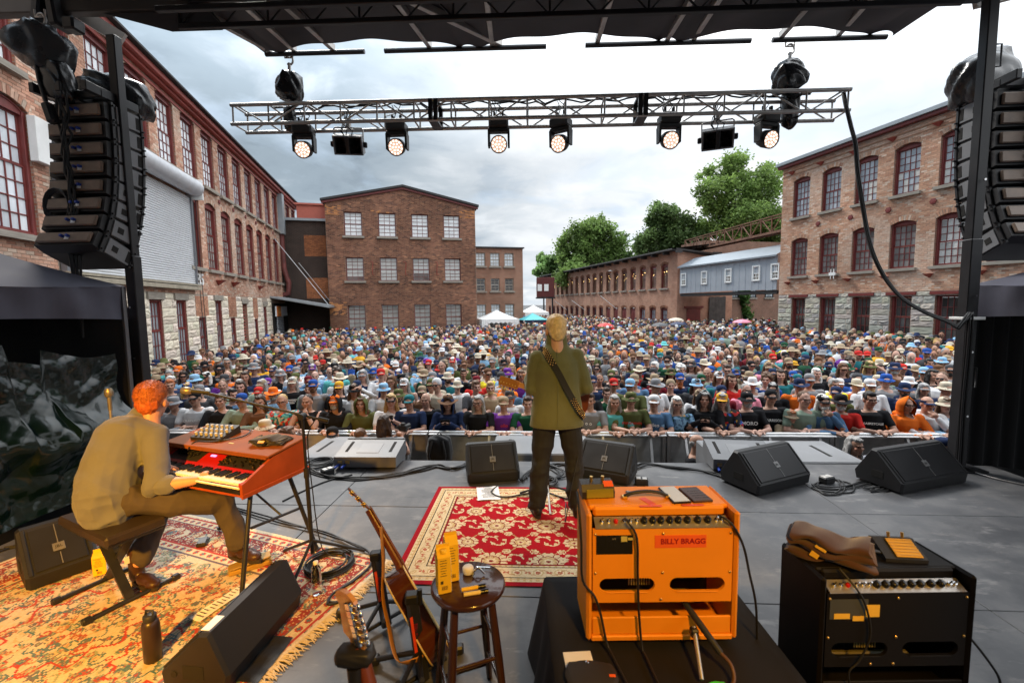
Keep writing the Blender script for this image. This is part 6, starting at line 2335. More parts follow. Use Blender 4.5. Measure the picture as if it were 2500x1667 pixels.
# ================================================================== AMPLIFIERS
m_tolexo=mat('orange_tolex',(0.82,0.285,0.010),0.55,var=0.08,vs=3,bump=0.35,bs=380)
m_tolexb=mat('black_tolex',(0.0055,0.0045,0.004),0.6,var=0.2,vs=3,bump=0.4,bs=380,spec=0.25)
m_tube=mat('valve_rods',(0.6,0.5,0.2),0.4,0.6)
def amp(label,x0,y0,z0,tol,w=0.61,h=0.535,d=0.26,lean=0.0,rz=0.0,tape=None):
 """combo amplifier seen from behind: back panel at local y = 0"""
 o=thing('guitar_amplifier',label,'amplifier',(x0,y0,z0),rz)
 t=0.022
 for x in (t/2,w - t/2):
  part(o,'side_panel',G().box((x,d/2,h/2),(t,d,h),0.010),tol)
 part(o,'top_panel',G().box((w/2,d/2+0.035,h - t/2),(w - 2*t+0.004,d - 0.07,t),0.006).box((w/2,0.072,h - t/2 - 0.012),(w - 2*t - 0.03,0.03,t+0.02),0.009),tol)
 part(o,'bottom_panel',G().box((w/2,d/2,t/2),(w - 2*t+0.004,d,t),0.004),tol)
 part(o,'baffle',G().box((w/2,d - 0.015,h/2),(w - 2*t,0.02,h - 2*t)),m_dark)
 zc0,zc1=0.160,h - 0.068
 sl=[(0.053,0.275),(0.335,0.556)]
 zs0,zs1=0.204,0.262
 g=G()
 ya,yb=0.008,0.020
 xs=[t+0.004]
 for a,b in sl:
  xs += [a,b]
 xs.append(w - t - 0.004)
 def slab(xa,xb,za,zb):
  g.box(((xa+xb)/2,(ya+yb)/2,(za+zb)/2),(xb - xa,yb - ya,zb - za))
 slab(xs[0],xs[-1],zc0,zs0)
 slab(xs[0],xs[-1],zs1,zc1)
 for i in (0,2,4):
  slab(xs[i],xs[i+1],zs0,zs1)
 r_=(zs1 - zs0)/2
 for a,b in sl:
  for sx,xe in ((1,a),(-1,b)):
   for sz in (1,-1):
    P=[(xe,ya,(zs0+zs1)/2+sz*r_)]
    arc=[(xe+sx*r_*(1 - math.cos(q)),ya,(zs0+zs1)/2+sz*r_*math.sin(q)) for q in [k*PI/12 for k in range(7)]]
    pl=[(xe,ya,(zs0+zs1)/2+sz*r_)]+arc[::-1]
    g.add(pl+[(p[0],yb,p[2]) for p in pl],[tuple(range(len(pl))),tuple(range(len(pl),2*len(pl)))[::-1]]+[(k,(k+1) % len(pl),len(pl)+(k+1) % len(pl),len(pl)+k) for k in range(len(pl))])
 bp=part(o,'back_panel',g,tol)
 part(o,'lower_back_panel',G().box((w/2,0.014,0.060),(w - 2*t - 0.006,0.012,0.072),0.003),tol)
 g=G()
 for a,b in sl:
  g.tube([(a+r_+(b - a - 2*r_)*k/10,ya - 0.001,zs0 - 0.001) for k in range(11)],0.003,6)
 part(bp,'slot_piping',g,tol)
 part(bp,'screw',None or (lambda gg: [gg.sphere((x,ya - 0.001,z),(0.006,0.004,0.006),8,6) for x,z in ((0.036,zc1 - 0.02),(w/2,zc1 - 0.02),(w - 0.036,zc1 - 0.02),(0.036,0.285),(w/2,0.285),(w - 0.036,0.285),(0.21,0.172),(w/2 - 0.005,0.172))] and gg)(G()),m_gold,kind='stuff')
 g=G()
 for k in range(9):
  x=0.185+k*0.0105
  g.cyl((x,0.06,0.20),(x,0.06,0.27),0.0028,6)
 part(o,'valve_cage',g,m_tube)
 part(o,'speaker_frame',G().box((w/2 - 0.06,0.10,0.125),(0.40,0.03,0.05),0.01),mat('olive_frame',(0.10,0.085,0.03),0.5))
 g=G()
 g.M=Matrix.Translation((0,0.006,zc1+0.002)) @ Matrix.Rotation(math.radians(28),4,'X')
 g.box((w/2,0.028,0),(w - 2*t - 0.03,0.054,0.004))
 cp=part(o,'control_panel',g,mat('brushed_panel',(0.55,0.53,0.50),0.35,0.8))
 Mk=Matrix.Translation((0,0.006,zc1+0.002)) @ Matrix.Rotation(math.radians(28),4,'X')
 kx=[0.235,0.270,0.302,0.338,0.372,0.408,0.450,0.490]
 for x in kx:
  g=G()
  g.M=Mk
  g.lathe([(0.0135,0.002),(0.0125,0.020),(0.009,0.022),(0,0.022)],14,(x,0.030,0))
  part(cp,'knob',g,m_ebony)
 g=G()
 g.M=Mk
 for x in (0.065,0.092,0.155,0.180,0.205,0.525,0.545):
  g.cyl((x,0.03,0),(x,0.03,0.012),0.008,8).cyl((x,0.03,0.012),(x+0.004,0.03,0.026),0.0035,6)
 part(cp,'switch',g,m_chrome,kind='stuff')
 g=G()
 g.M=Mk
 g.lathe([(0.009,0.002),(0.008,0.014),(0,0.018)],10,(0.122,0.030,0))
 part(cp,'pilot_light',g,mat('red_jewel',(0.6,0.02,0.01),0.2))
 hp=[(w*0.30+w*0.30*k/8,d*0.52,h+0.010+0.020*math.sin(PI*k/8) ** 0.6) for k in range(9)]
 part(o,'handle',G().tube(hp,0.011,8,flat=0.6),m_plast)
 g=G()
 for x in (w*0.30,w*0.60):
  g.box((x,d*0.52,h+0.006),(0.024,0.026,0.012),0.003)
 part(o,'handle_bracket',g,m_gold,kind='stuff')
 for x in (0.04,w - 0.04):
  for y in (0.04,d - 0.04):
   part(o,'rubber_foot',G().lathe([(0.014,-0.012),(0.016,0.0)],10,(x,y,0)),m_rub)
 return o
AZ=0.505
m_drape=folds(mat('black_drape',(0.014,0.013,0.014),0.8,var=0.3,vs=3,bump=0.2,bs=150,spec=0.2),3,0.05,0.8)
CS=thing('draped_case','low equipment case under a creased black cloth below the orange amplifier','case',(0.60,1.52,0))
def drape(u,v):
 a=2*PI*u
 c_,s_=math.cos(a),math.sin(a)
 k=1/max(abs(c_),abs(s_))
 hx_,hy_=0.455,0.60
 if v<0.5:
  t=v/0.5
  x,y,z=c_*k*hx_*t,s_*k*hy_*t,AZ - 0.014 - 0.004*math.sin(9*c_*k*t)*t
 else:
  t=(v - 0.5)/0.5
  fl=1+0.16*t+0.035*t*math.sin(a*22)+0.02*t*math.sin(a*9+1)
  x,y=c_*k*hx_*fl,s_*k*hy_*fl
  z=(AZ - 0.014)*(1 - t)+0.004
 return (x,y,z)
part(CS,'cloth',G().grid(220,24,drape),m_drape)
part(CS,'case_body',G().box((0,0,(AZ - 0.03)/2),(0.88,1.17,AZ - 0.03),0.01),m_black)
A1=amp('orange guitar amplifier with taped name strip, standing on the black draped case',0.285,1.66,AZ+0.012,m_tolexo)
m_tape=mat('orange_tape',(0.80,0.12,0.02),0.5)
m_mark=mat('red_marker',(0.28,0.004,0.008),0.5)
nt_=part(A1,'name_tape',G().box((0.375,0.0072,0.414),(0.205,0.0012,0.052)),m_tape)
text(nt_,'lettering','BILLY BRAGG',0.030,m_mark,(0.385,0.0062,0.414),(PI/2,0,0),0.0004,bold=0.0008)
text(A1,'plate_lettering','a b',0.012,m_sill,(0.11,0.0050,0.43),(PI/2,0,0),0.0003)
part(A1,'rating_plate',G().box((0.112,0.0068,0.404),(0.145,0.002,0.078)),m_ebony)
part(A1,'rating_sticker',G().box((0.150,0.0053,0.428),(0.024,0.0008,0.022)).box((0.175,0.0053,0.428),(0.02,0.0008,0.010)),mat('khaki_sticker',(0.5,0.45,0.15),0.6))
part(A1,'handle_tape',G().box((0.272,0.105,0.5358),(0.03,0.07,0.0012),0,(0,0,0.4)).box((0.272,0.062,0.5358),(0.09,0.014,0.0012)).box((0.445,0.066,0.5358),(0.09,0.014,0.0012)),mat('pink_tape',(0.75,0.10,0.05),0.5))
A2=amp('black guitar amplifier with yellow stickers, on the bare floor side of the cloth',1.20,1.62,0.262,m_tolexb,d=0.27)
part(A2,'rating_plate',G().box((0.112,0.0068,0.404),(0.150,0.002,0.082)),mat('grey_plate',(0.08,0.085,0.08),0.4,0.3))
m_ystk=mat('yellow_sticker',(0.80,0.50,0.06),0.6)
part(A2,'sticker',G().box((0.085,0.0050,0.376),(0.062,0.001,0.022)),m_ystk)
part(A2,'sticker',G().box((0.150,0.0050,0.366),(0.044,0.001,0.020)),m_ystk)
part(A2,'sticker',G().box((0.205,0.0050,0.397),(0.055,0.001,0.050)),m_ystk)
BX=thing('equipment_case','black flight case carrying the black amplifier','case',(1.505,1.77,0))
part(BX,'body',G().box((0,0,0.125),(0.66,0.36,0.25),0.008),m_black)
part(BX,'corner',G().box((-0.32,-0.17,0.125),(0.03,0.03,0.254),0.004).box((0.32,-0.17,0.125),(0.03,0.03,0.254),0.004),m_alud,kind='stuff')
top1=A1.location+Vector((0,0,0.535))
o=thing('effects_box','black and yellow metal box with two knobs on the orange amplifier','pedal',top1+Vector((0.072,0.165,0.001)),0.06)
g=G()
g.M=Matrix(((0,0,1,-0.07),(1,0,0,-0.03),(0,1,0,0),(0,0,0,1)))
g.prism([(0,0),(0,0.030),(0.02,0.055),(0.07,0.06),(0.07,0)],0,0.14)
part(o,'case',g,m_plast)
part(o,'front_panel',G().box((0.006,-0.0315,0.022),(0.115,0.003,0.036),0.001,(-0.1,0,0)),mat('olive_yellow_panel',(0.30,0.26,0.03),0.35,0.3))
part(o,'tape',G().box((0.045,-0.012,0.056),(0.04,0.030,0.002),0,(0.5,0,0)),m_tape)
part(o,'knob',G().cyl((-0.02,0.02,0.058),(-0.02,0.02,0.078),0.007,10),m_gold)
part(o,'knob',G().cyl((0.03,0.02,0.058),(0.03,0.02,0.078),0.007,10),m_gold)
o=thing('smartphone','black smartphone with a pale lit screen on the orange amplifier','phone',top1+Vector((0.400,0.150,0.001)),0.10)
part(o,'body',G().box((0,0,0.005),(0.076,0.155,0.009),0.003),m_ebony)
part(o,'screen',G().box((0,0,0.0098),(0.068,0.145,0.001)),mat('phone_glass',(0.42,0.45,0.46),0.08,spec=0.8,var=0.03))  # screen colour is a plain light grey
o=thing('wallet','dark brown card wallet beside the smartphone on the orange amplifier','wallet',top1+Vector((0.490,0.150,0.001)),0.10)
part(o,'cover',G().box((0,0,0.005),(0.085,0.135,0.010),0.003),mat('dark_leather',(0.055,0.03,0.028),0.5,bump=0.3,bs=120))
g=G()
for k in range(4):
 g.box((0.008,-0.04+0.022*k,0.0105),(0.06,0.0025,0.001))
part(o,'card_slot',g,m_ebony,kind='stuff')
solo('plectrum',G().lathe([(0.010,0.0),(0.012,0.001),(0,0.0015)],12),m_alud,'grey plectrum behind the handle of the orange amplifier','plectrum',top1+Vector((0.215,0.195,0.002)))
top2=A2.location+Vector((0,0,0.535))
m_btow=folds(mat('brown_terry',(0.060,0.026,0.016),0.95,var=0.3,vs=9,bump=0.9,bs=140,sheen=0.4),9,0.02,0.8)
t2=towel('folded_towel','folded brown towel on the black amplifier',top2+Vector((0.13,0.15,0.004)),-0.62,0.30,0.17,0.085,m_btow,9,3)
part(t2,'tag',G().box((-0.05,-0.088,0.03),(0.03,0.004,0.022),0,(0,0.4,0)).box((-0.03,-0.088,0.062),(0.04,0.004,0.010),0,(0,0.4,0)),m_ystk)
o=thing('effects_pedal','black wedge pedal with a yellow panel on the black amplifier','pedal',top2+Vector((0.42,0.15,0.001)),-0.12)
g=G()
g.M=Matrix(((0,0,1,-0.08),(1,0,0,-0.055),(0,1,0,0),(0,0,0,1)))
g.prism([(0,0),(0,0.015),(0.09,0.060),(0.11,0.055),(0.11,0)],0,0.16)
part(o,'case',g,m_plast)
Mw=Matrix.Translation((0.015,-0.055,0.0155)) @ Matrix.Rotation(math.atan2(0.045,0.09),4,'X')
g=G()
g.M=Mw
g.box((0,0.050,0.003),(0.10,0.085,0.004),0.001)
part(o,'panel',g,mat('yellow_panel',(0.75,0.42,0.03),0.4))
g=G()
g.M=Mw
for k in range(6):
 g.box((0,0.015+k*0.014,0.0058),(0.10,0.0025,0.002))
part(o,'panel_rib',g,m_gold,kind='stuff')
part(o,'knob',G().cyl((-0.01,0.04,0.05),(-0.01,0.045,0.08),0.006,8).cyl((0.045,0.04,0.05),(0.045,0.045,0.08),0.006,8),m_gold,kind='stuff')
cz=AZ - 0.010
solo('paper_folder',G().box((0,0,0),(0.11,0.20,0.006),0.001),m_white,'white folder under the black pouch on the draped case','folder',(0.245,1.53,cz+0.004),0.05)
o=thing('zip_pouch','black cloth pouch with silver snap lying on the white folder','pouch',(0.275,1.50,cz+0.008),-0.06)
part(o,'body',lump(G(),(0,0,0.012),(0.095,0.065,0.014),31,0.06),mat('black_canvas',(0.02,0.018,0.018),0.7,bump=0.4,bs=200))
part(o,'snap',G().sphere((-0.01,0.045,0.027),(0.008,0.008,0.004),10,6),m_chrome)
part(o,'logo',G().box((0.075,-0.012,0.0268),(0.022,0.012,0.001)),m_tape)
o=thing('instruction_card','yellow printed card under the pouch at the near end of the draped case','card',(0.300,1.395,cz+0.006),0.02)
part(o,'sheet',G().box((0,0,0),(0.16,0.09,0.002)),mat('yellow_sheet',(0.72,0.60,0.06),0.6))
text(o,'lettering','STABILITY . I',0.016,m_ink,(0.0,0.022,0.0015),(0,0,0),0.0003)
text(o,'lettering','AND READ THOSE',0.014,m_ink,(0.0,0.0,0.0015),(0,0,0),0.0003)
solo('gaffer_tape',G().grid(6,3,lambda u,v: ((u - 0.5)*0.10,(v - 0.5)*0.045,0.004+0.004*math.sin(u*8+v*3))),mat('fluorescent_green_tape',(0.05,0.60,0.08),0.5),'strip of bright green tape on the black cloth before the orange amplifier','tape',(0.71,1.455,cz+0.004),0.15)
o=thing('instrument_microphone','dark microphone on a short arm poking out of the orange amplifier\'s lower opening','microphone',A1.location+Vector((0.40,-0.02,0.0)))
part(o,'body',G().tube([(0.0,0.10,0.14),(0.035,-0.01,0.105),(0.085,-0.10,0.045)],[0.012,0.013,0.012],10),m_plast)
part(o,'lead',G().tube(smooth_path([Vector(p) for p in ((0.085,-0.10,0.045),(0.105,-0.135,0.03),(0.10,-0.17,0.0),(0.06,-0.20,-0.012),(-0.02,-0.26,-0.013))]),0.007,8),mat('brown_lead',(0.10,0.045,0.02),0.5))
part(o,'arm',G().cyl((0.015,-0.02,0.09),(-0.012,-0.16,-0.005),0.008,8),m_alud)
part(o,'clamp',G().box((0.012,-0.03,0.075),(0.03,0.03,0.035),0.006),m_plast)
def lead(label,pts,r=0.0042,m=None,name='cable'):
 g=G().tube(smooth_path([Vector(p) for p in pts],5),r,6)
 return solo(name,g,m or m_rub,label,'cable')
ab=A1.location
lead('thin black lead from the amp control panel down the middle of the orange amplifier',[ab+Vector(p) for p in ((0.158,0.03,0.50),(0.165,-0.005,0.50),(0.195,-0.012,0.44),(0.200,-0.012,0.30),(0.205,-0.014,0.15),(0.215,-0.03,0.0),(0.22,-0.08,-0.008),(0.23,-0.25,-0.010))],0.005)
lead('thin black lead down the side of the orange amplifier under the yellow box',[ab+Vector(p) for p in ((-0.012,0.17,0.55),(-0.020,0.07,0.53),(-0.018,0.02,0.40),(-0.015,0.005,0.26),(0.03,-0.012,0.20),(0.055,-0.014,0.12),(0.075,-0.02,0.02),(0.09,-0.06,-0.008),(0.12,-0.22,-0.010))],0.005)
lead('black lead plugged into the far end of the orange amp and arcing to the floor',[ab+Vector(p) for p in ((0.535,0.035,0.505),(0.570,0.0,0.49),(0.62,0.0,0.40),(0.66,0.02,0.27),(0.70,0.03,0.10),(0.72,0.05,-0.2),(0.74,0.06,-0.49))],0.005)
lead('thin lead across the back of the black amplifier over its stickers',[A2.location+Vector(p) for p in ((0.10,0.05,0.545),(0.14,-0.005,0.48),(0.175,-0.008,0.40),(0.19,-0.008,0.30),(0.15,-0.010,0.20),(0.11,-0.012,0.15),(0.13,-0.02,0.05),(0.15,-0.03,-0.05))],0.004)
lead('black lead drooping to the floor from the outer edge of the black amplifier',[A2.location+Vector(p) for p in ((0.615,0.03,0.27),(0.66,0.0,0.20),(0.70,-0.02,0.12),(0.68,-0.03,0.05),(0.62,-0.03,0.0),(0.60,-0.03,-0.10))],0.005)
# ================================================================== GUITARS
def guitar_outline(L_,w1,w2,waist,n=48):
 """half widths along the body, 0 = tail"""
 P=[]
 for k in range(n+1):
  t=k/n
  lower=w1*math.sqrt(max(0,1 - ((t - 0.30)/0.30) ** 2)) if t<0.30 else w1
  if t<0.30:
   hw=lower
  elif t<0.62:
   hw=w1+(waist - w1)*(0.5 - 0.5*math.cos(PI*(t - 0.30)/0.32))
  elif t<0.80:
   hw=waist+(w2 - waist)*(0.5 - 0.5*math.cos(PI*(t - 0.62)/0.18))
  else:
   hw=w2*math.sqrt(max(0,1 - ((t - 0.80)/0.20) ** 2))
  P.append((hw,t*L_))
 return P
m_sunb=mat('sunburst_lacquer',(0.085,0.022,0.008),0.16,var=0.5,vs=4,coat=0.7)
m_spruce=mat('amber_spruce',(0.55,0.26,0.06),0.2,var=0.2,vs=6,coat=0.6)
m_bind=mat('cream_binding',(0.75,0.55,0.22),0.35)
m_maho=mat('mahogany_neck',(0.16,0.040,0.018),0.3,var=0.2,vs=5,coat=0.3)
m_maple=mat('amber_maple',(0.70,0.32,0.09),0.28,var=0.12,vs=6,coat=0.5)
AG=thing('acoustic_guitar','sunburst acoustic guitar seen edge-on, leaning on its stand by the stool','guitar')
tip,tail=ony(848,1196,2.42),ony(1078,1600,2.17)
axz=(tip - tail).normalized()
nrm=Vector((0.80,0.42,0.35))
nrm=(nrm - axz*nrm.dot(axz)).normalized()
axx=nrm.cross(axz)*-1
Mg=Matrix((axz.cross(nrm)*-1,nrm,axz)).transposed().to_4x4()
AG.matrix_basis=Matrix.Translation(tail) @ Mg
S_=(tip - tail).length/1.02
half=guitar_outline(0.50,0.195,0.142,0.118)
oln=[(p[0],p[1]) for p in half]+[(-p[0],p[1]) for p in half[::-1][1:-1]]
Mb2=Matrix.Scale(S_,4) @ Matrix(((1,0,0,0),(0,0,1,0),(0,1,0,0),(0,0,0,1)))
g=G()
g.M=Mb2
n=len(oln)
g.add([(x,z,d_) for d_ in (-0.055,0.055) for x,z in oln],[(i,(i+1) % n,n+(i+1) % n,n+i) for i in range(n)],True)
part(AG,'side',g,m_sunb)
g=G()
g.M=Mb2
g.add([(x,z,0.055) for x,z in oln],[tuple(range(n))])
part(AG,'sound_board',g,m_spruce)
g=G()
g.M=Mb2
g.add([(x,z,-0.055) for x,z in oln],[tuple(range(n))])
part(AG,'back',g,m_sunb)
for d_ in (-0.055,0.055):
 part(AG,'binding',G().tube([Mb2 @ Vector((x,z,d_)) for x,z in oln],0.0045,6,closed=True,caps=False),m_bind)
g=G()
g.M=Matrix.Scale(S_,4)
g.tube([(0,0.035,0.46),(0,0.045,0.52),(0,0.046,0.86)],[0.03,0.026,0.021],10,flat=0.75)
g.box((0,0.062,0.64),(0.050,0.008,0.46),0.002)
part(AG,'neck',g,m_maho)
g=G()
g.M=Matrix.Scale(S_,4) @ Matrix.Translation((0,0.055,0.86)) @ Matrix.Rotation(math.radians(14),4,'X')
g.box((0,-0.004,0.085),(0.072,0.015,0.17),0.006)
part(AG,'headstock',g,m_maho)
for sx in (-1,1):
 for k in range(3):
  g=G()
  g.M=Matrix.Scale(S_,4) @ Matrix.Translation((0,0.055,0.86)) @ Matrix.Rotation(math.radians(14),4,'X')
  z=0.04+k*0.048
  g.cyl((sx*0.036,-0.004,z),(sx*0.052,-0.004,z),0.004,6).sphere((sx*0.056,-0.004,z),(0.006,0.010,0.012),8,6).box((sx*0.022,-0.015,z),(0.02,0.008,0.028),0.002)
  part(AG,'tuning_peg',g,m_gold)
part(AG,'strap',G().tube(smooth_path([tail*0+Mg.to_3x3().transposed() @ (ony(x,y,yy) - tail) for x,y,yy in ((930,1285,2.34),(936,1370,2.30),(935,1455,2.25),(950,1530,2.2),(970,1610,2.05),(1010,1612,2.0),(1060,1590,2.1))]),0.020,6,flat=0.12),mat('tan_strap',(0.50,0.22,0.05),0.6,var=0.15))
def guitar_stand(label,A,dz,yaw,tape=True):
 o=thing('guitar_stand',label,'guitar stand',(A.x,A.y,0),yaw,'black folding guitar stands with red name tape')
 up=part(o,'upright',G().beam((0,0,dz),(0.05,-0.06,0.02),0.05,0.045,ch=0.005),m_black)
 part(o,'neck_rest',G().box((0.0,0.0,dz+0.02),(0.065,0.06,0.05),0.008).cyl((0.04,0.0,dz+0.06),(0.04,0,dz - 0.02),0.012,8),m_rub)
 for s_ in (-1,1):
  part(o,'leg',G().tube([(0.03,-0.03,dz*0.38),(s_*0.22,0.10,0.03)],0.013,8).box((s_*0.22,0.10,0.03),(0.07,0.05,0.05),0.01),m_black)
  part(o,'body_rest',G().tube([(0.03,-0.03,dz*0.42),(s_*0.05,-0.20,dz*0.30),(s_*0.055,-0.22,dz*0.42)],0.012,8),m_rub)
 part(o,'base_bar',G().tube([(-0.05,-0.10,0.04),(0.16,0.04,0.04)],0.012,8),m_black)
 if tape:
  d=Vector((0.05,-0.06,0.02 - dz)).normalized()
  c_=Vector((0,0,dz)).lerp(Vector((0.05,-0.06,0.02)),0.36)
  tp_=part(o,'name_tape',G().beam(c_ - d*0.085+Vector((0,-0.026,0)),c_+d*0.085+Vector((0,-0.026,0)),0.040,0.003),mat('red_tape',(0.75,0.07,0.02),0.5))
  M_=Matrix.Translation(c_+Vector((0.0,-0.0285,0))) @ Matrix.Rotation(PI/2,4,'X') @ Matrix.Rotation(-PI/2,4,'Z')
  tx=text(o,'lettering','Billy Bragg',0.026,m_mark,(0,0,0),(0,0,0),0.0004)
  tx.matrix_local=M_
 return o
a_=onz(934,1545)
guitar_stand('black folding guitar stand with red tape, nearer to the Persian rug fringe',Vector((onz(925,1520).x,onz(925,1520).y,0)),0.40,0.2)
guitar_stand('black folding guitar stand with red tape, against the bar stool',Vector((onz(1012,1648).x,onz(1012,1648).y,0)),0.40,0.15)
EG=thing('electric_guitar','electric guitar with an amber maple headstock and chrome tuners, upright on a stand','guitar')
et,eb=ony(842,1440,1.30),ony(905,1680,1.26)
az_=(et - eb).normalized()
xx_=Vector((0.80,-0.55,0.0))
xx_=(xx_ - az_*xx_.dot(az_)).normalized()
nn_=az_.cross(xx_)
Me=Matrix((xx_,nn_,az_)).transposed().to_4x4()
EG.matrix_basis=Matrix.Translation(eb) @ Me
Le=(et - eb).length
EW=1.5
poly=[(-0.021,Le*0.42),(-0.024,Le*0.50),(-0.040,Le*0.56),(-0.038,Le*0.66),(-0.030,Le*0.86),(-0.036,Le*0.93),(-0.030,Le*0.99),(-0.012,Le*1.0),(0.010,Le*0.97),(0.026,Le*0.90),(0.032,Le*0.70),(0.034,Le*0.56),(0.022,Le*0.42)]
g=G()
g.M=Matrix(((1,0,0,0),(0,0,1,-0.006),(0,1,0,0),(0,0,0,1)))
g.prism([(p[0]*EW,p[1]) for p in poly],0,0.014)
part(EG,'headstock',g,m_maple)
part(EG,'neck',G().tube([(0,0,-0.55),(0,0,0.0),(0,0,Le*0.44)],[0.026,0.023,0.021],10,flat=0.8),m_maho)
g=G()
g.prism([(-0.16,-1.05),(-0.17,-0.85),(-0.12,-0.70),(-0.14,-0.56),(-0.05,-0.50),(0.05,-0.52),(0.13,-0.58),(0.11,-0.70),(0.17,-0.86),(0.15,-1.03),(0.0,-1.08)],-0.022,0.022)
g2=G()
g2.M=Matrix(((1,0,0,0),(0,0,1,0),(0,1,0,0),(0,0,0,1)))
g2.add(g.v,g.f)
part(EG,'body',g2,mat('black_lacquer',(0.012,0.012,0.013),0.15,coat=0.6))
for k in range(6):
 z=Le*(0.50+0.073*k)
 g=G().cyl((0.036,-0.008,z),(0.060,-0.008,z),0.005,8).sphere((0.066,-0.008,z),(0.008,0.007,0.011),10,6).box((0.020,-0.012,z),(0.026,0.012,0.026),0.003)
 part(EG,'tuning_peg',g,m_chrome)
 part(EG,'tuner_gear',G().box((0.008,-0.012,z),(0.014,0.010,0.020),0.002),m_gold)
sk=thing('guitar_stand','black stand with padded yoke holding the amber electric guitar headstock','guitar stand',eb+Vector((0,0.02,0)))
M0_=Me.to_3x3()
w_=lambda x,y,z: M0_ @ Vector((x,y,z))
part(sk,'yoke',lump(G(),w_(0.0,-0.03,Le*0.36),(0.062,0.036,0.026),41,0.05,None),m_plast)
part(sk,'pole',G().tube([w_(0,-0.03,Le*0.34),w_(-0.01,-0.05,Le*0.05),w_(-0.03,-0.09,-0.75)],[0.018,0.014,0.014],10),m_black)
part(sk,'grip',G().tube([w_(-0.002,-0.04,Le*0.26),w_(-0.012,-0.052,Le*0.02)],[0.024,0.018],10),m_rub)
# ================================================================== SMALL THINGS ON THE FLOOR
bp_=onz(775,1452)
o=thing('water_bottle','clear plastic water bottle on the Persian rug beside the coiled cable','bottle',(bp_.x,bp_.y,0.01))
m_pet=mat('clear_plastic',(0.9,0.92,0.93),0.05,var=0,trans=1.0,ior=1.33)
part(o,'bottle',G().lathe([(0.026,0),(0.031,0.006),(0.031,0.06),(0.028,0.07),(0.031,0.08),(0.031,0.15),(0.024,0.18),(0.013,0.20),(0.013,0.212)],24),m_pet)
part(o,'cap',G().lathe([(0.0155,0.205),(0.0155,0.222),(0.012,0.224),(0,0.224)],18),m_white)
fp_=onz(375,1612)
o=thing('drinks_flask','dark insulated flask standing on the Persian rug before the bench','flask',(fp_.x,fp_.y,0.01))
part(o,'body',G().lathe([(0.038,0),(0.041,0.006),(0.041,0.19),(0.036,0.215),(0.028,0.222)],28),mat('brown_black_enamel',(0.030,0.018,0.014),0.35,bump=0.1,bs=300))
part(o,'lid',G().lathe([(0.027,0.220),(0.030,0.226),(0.030,0.250),(0.026,0.254),(0,0.254)],24).tube([(-0.02,0,0.252),(-0.018,0,0.275),(0.018,0,0.275),(0.02,0,0.252)],0.006,6),m_plast)
cp_=onz(250,1398)
carton('yellow carton standing on the Persian rug between bench legs and floor monitor',(cp_.x,cp_.y,0.01),0.5,0.075,0.10,0.13,cap=False)
def sheet(label,px_,py_,w,h,rz,marks=True,name='set_list',z=0.014):
 p=onz(px_,py_)
 o=thing(name,label,'paper',(p.x,p.y,z),rz)
 part(o,'page',G().grid(8,8,lambda u,v: ((u - 0.5)*w,(v - 0.5)*h,0.003*math.sin(u*5+v*3)+0.003)),mat('paper',(0.80,0.79,0.77),0.8,var=0.03))
 if marks:
  g=G()
  rr=random.Random(int(px_))
  for k in range(12):
   g.box((rr.uniform(-0.01,0.01),h*(0.42 - 0.07*k),0.0105),(w*rr.uniform(0.3,0.7),h*0.016,0.0008))
  part(o,'writing',g,m_ink,kind='stuff')
 return o
sheet('white set list taped to the red rug by the guitarist\'s foot',1192,1207,0.22,0.30,0.12)
sheet('white cue sheet on the Persian rug behind the near floor monitor',545,1472,0.09,0.36,math.atan2(-_e2.x,_e2.y)+0.02)
pp=onz(496,1330)
o=thing('sustain_pedal','small black sustain pedal on the Persian rug under the keyboard','pedal',(pp.x,pp.y,0.012),0.35)
part(o,'base',G().box((0,0,0.012),(0.07,0.11,0.024),0.005),m_plast)
part(o,'treadle',G().box((0,-0.01,0.032),(0.06,0.085,0.008),0.003,(0.15,0,0)),m_rub)
pp=onz(612,1388)
o=thing('volume_pedal','amber-lit long foot pedal under the player\'s boot','pedal',(pp.x,pp.y,0.012),-0.95)
part(o,'base',G().box((0,0,0.016),(0.095,0.27,0.032),0.005),mat('amber_lit_metal',(0.45,0.28,0.06),0.4,0.4))  # amber stage light put into the pedal's metal and rubber colours
part(o,'treadle',G().box((0,0.0,0.048),(0.088,0.26,0.010),0.003,(0.06,0,0)),mat('amber_lit_rubber',(0.30,0.20,0.06),0.7))
bk=onz(1005,1122)
o=thing('backpack','black backpack leaning on the barricade beyond the wide grey monitor','backpack',ST(-1.52,6.35,GZ))
part(o,'body',lump(G(),(0,0,0.98),(0.19,0.12,0.26),51,0.08),m_vel)
part(o,'strap',G().tube([(-0.10,-0.10,0.80),(-0.14,-0.17,0.98),(-0.09,-0.10,1.18)],0.018,6).tube([(0.08,-0.10,0.80),(0.11,-0.17,0.98),(0.06,-0.10,1.18)],0.018,6).tube([(-0.05,0,1.22),(0,0,1.28),(0.05,0,1.22)],0.012,6),m_plast)
part(o,'stand',G().box((0,0,0.36),(0.3,0.3,0.72),0.02),m_black)
def power_box(label,px_,py_,rz):
 p=onz(px_,py_)
 o=thing('power_box',label,'power strip',(p.x,p.y,0),rz)
 part(o,'box',G().box((0,0,0.035),(0.13,0.09,0.07),0.01),m_plast)
 g=G()
 for sx in (-1,1):
  g.box((sx*0.03,0,0.0712),(0.045,0.06,0.004),0.001)
 part(o,'socket',g,m_alud,kind='stuff')
 return o
power_box('black power outlet box beside the angled monitor right of the guitarist',1566,1183,-0.2)
power_box('black power outlet box in the cable tangle beyond the organ',800,1158,0.9)
power_box('black power outlet box among the coils between the two outer monitors',2018,1178,0.3)
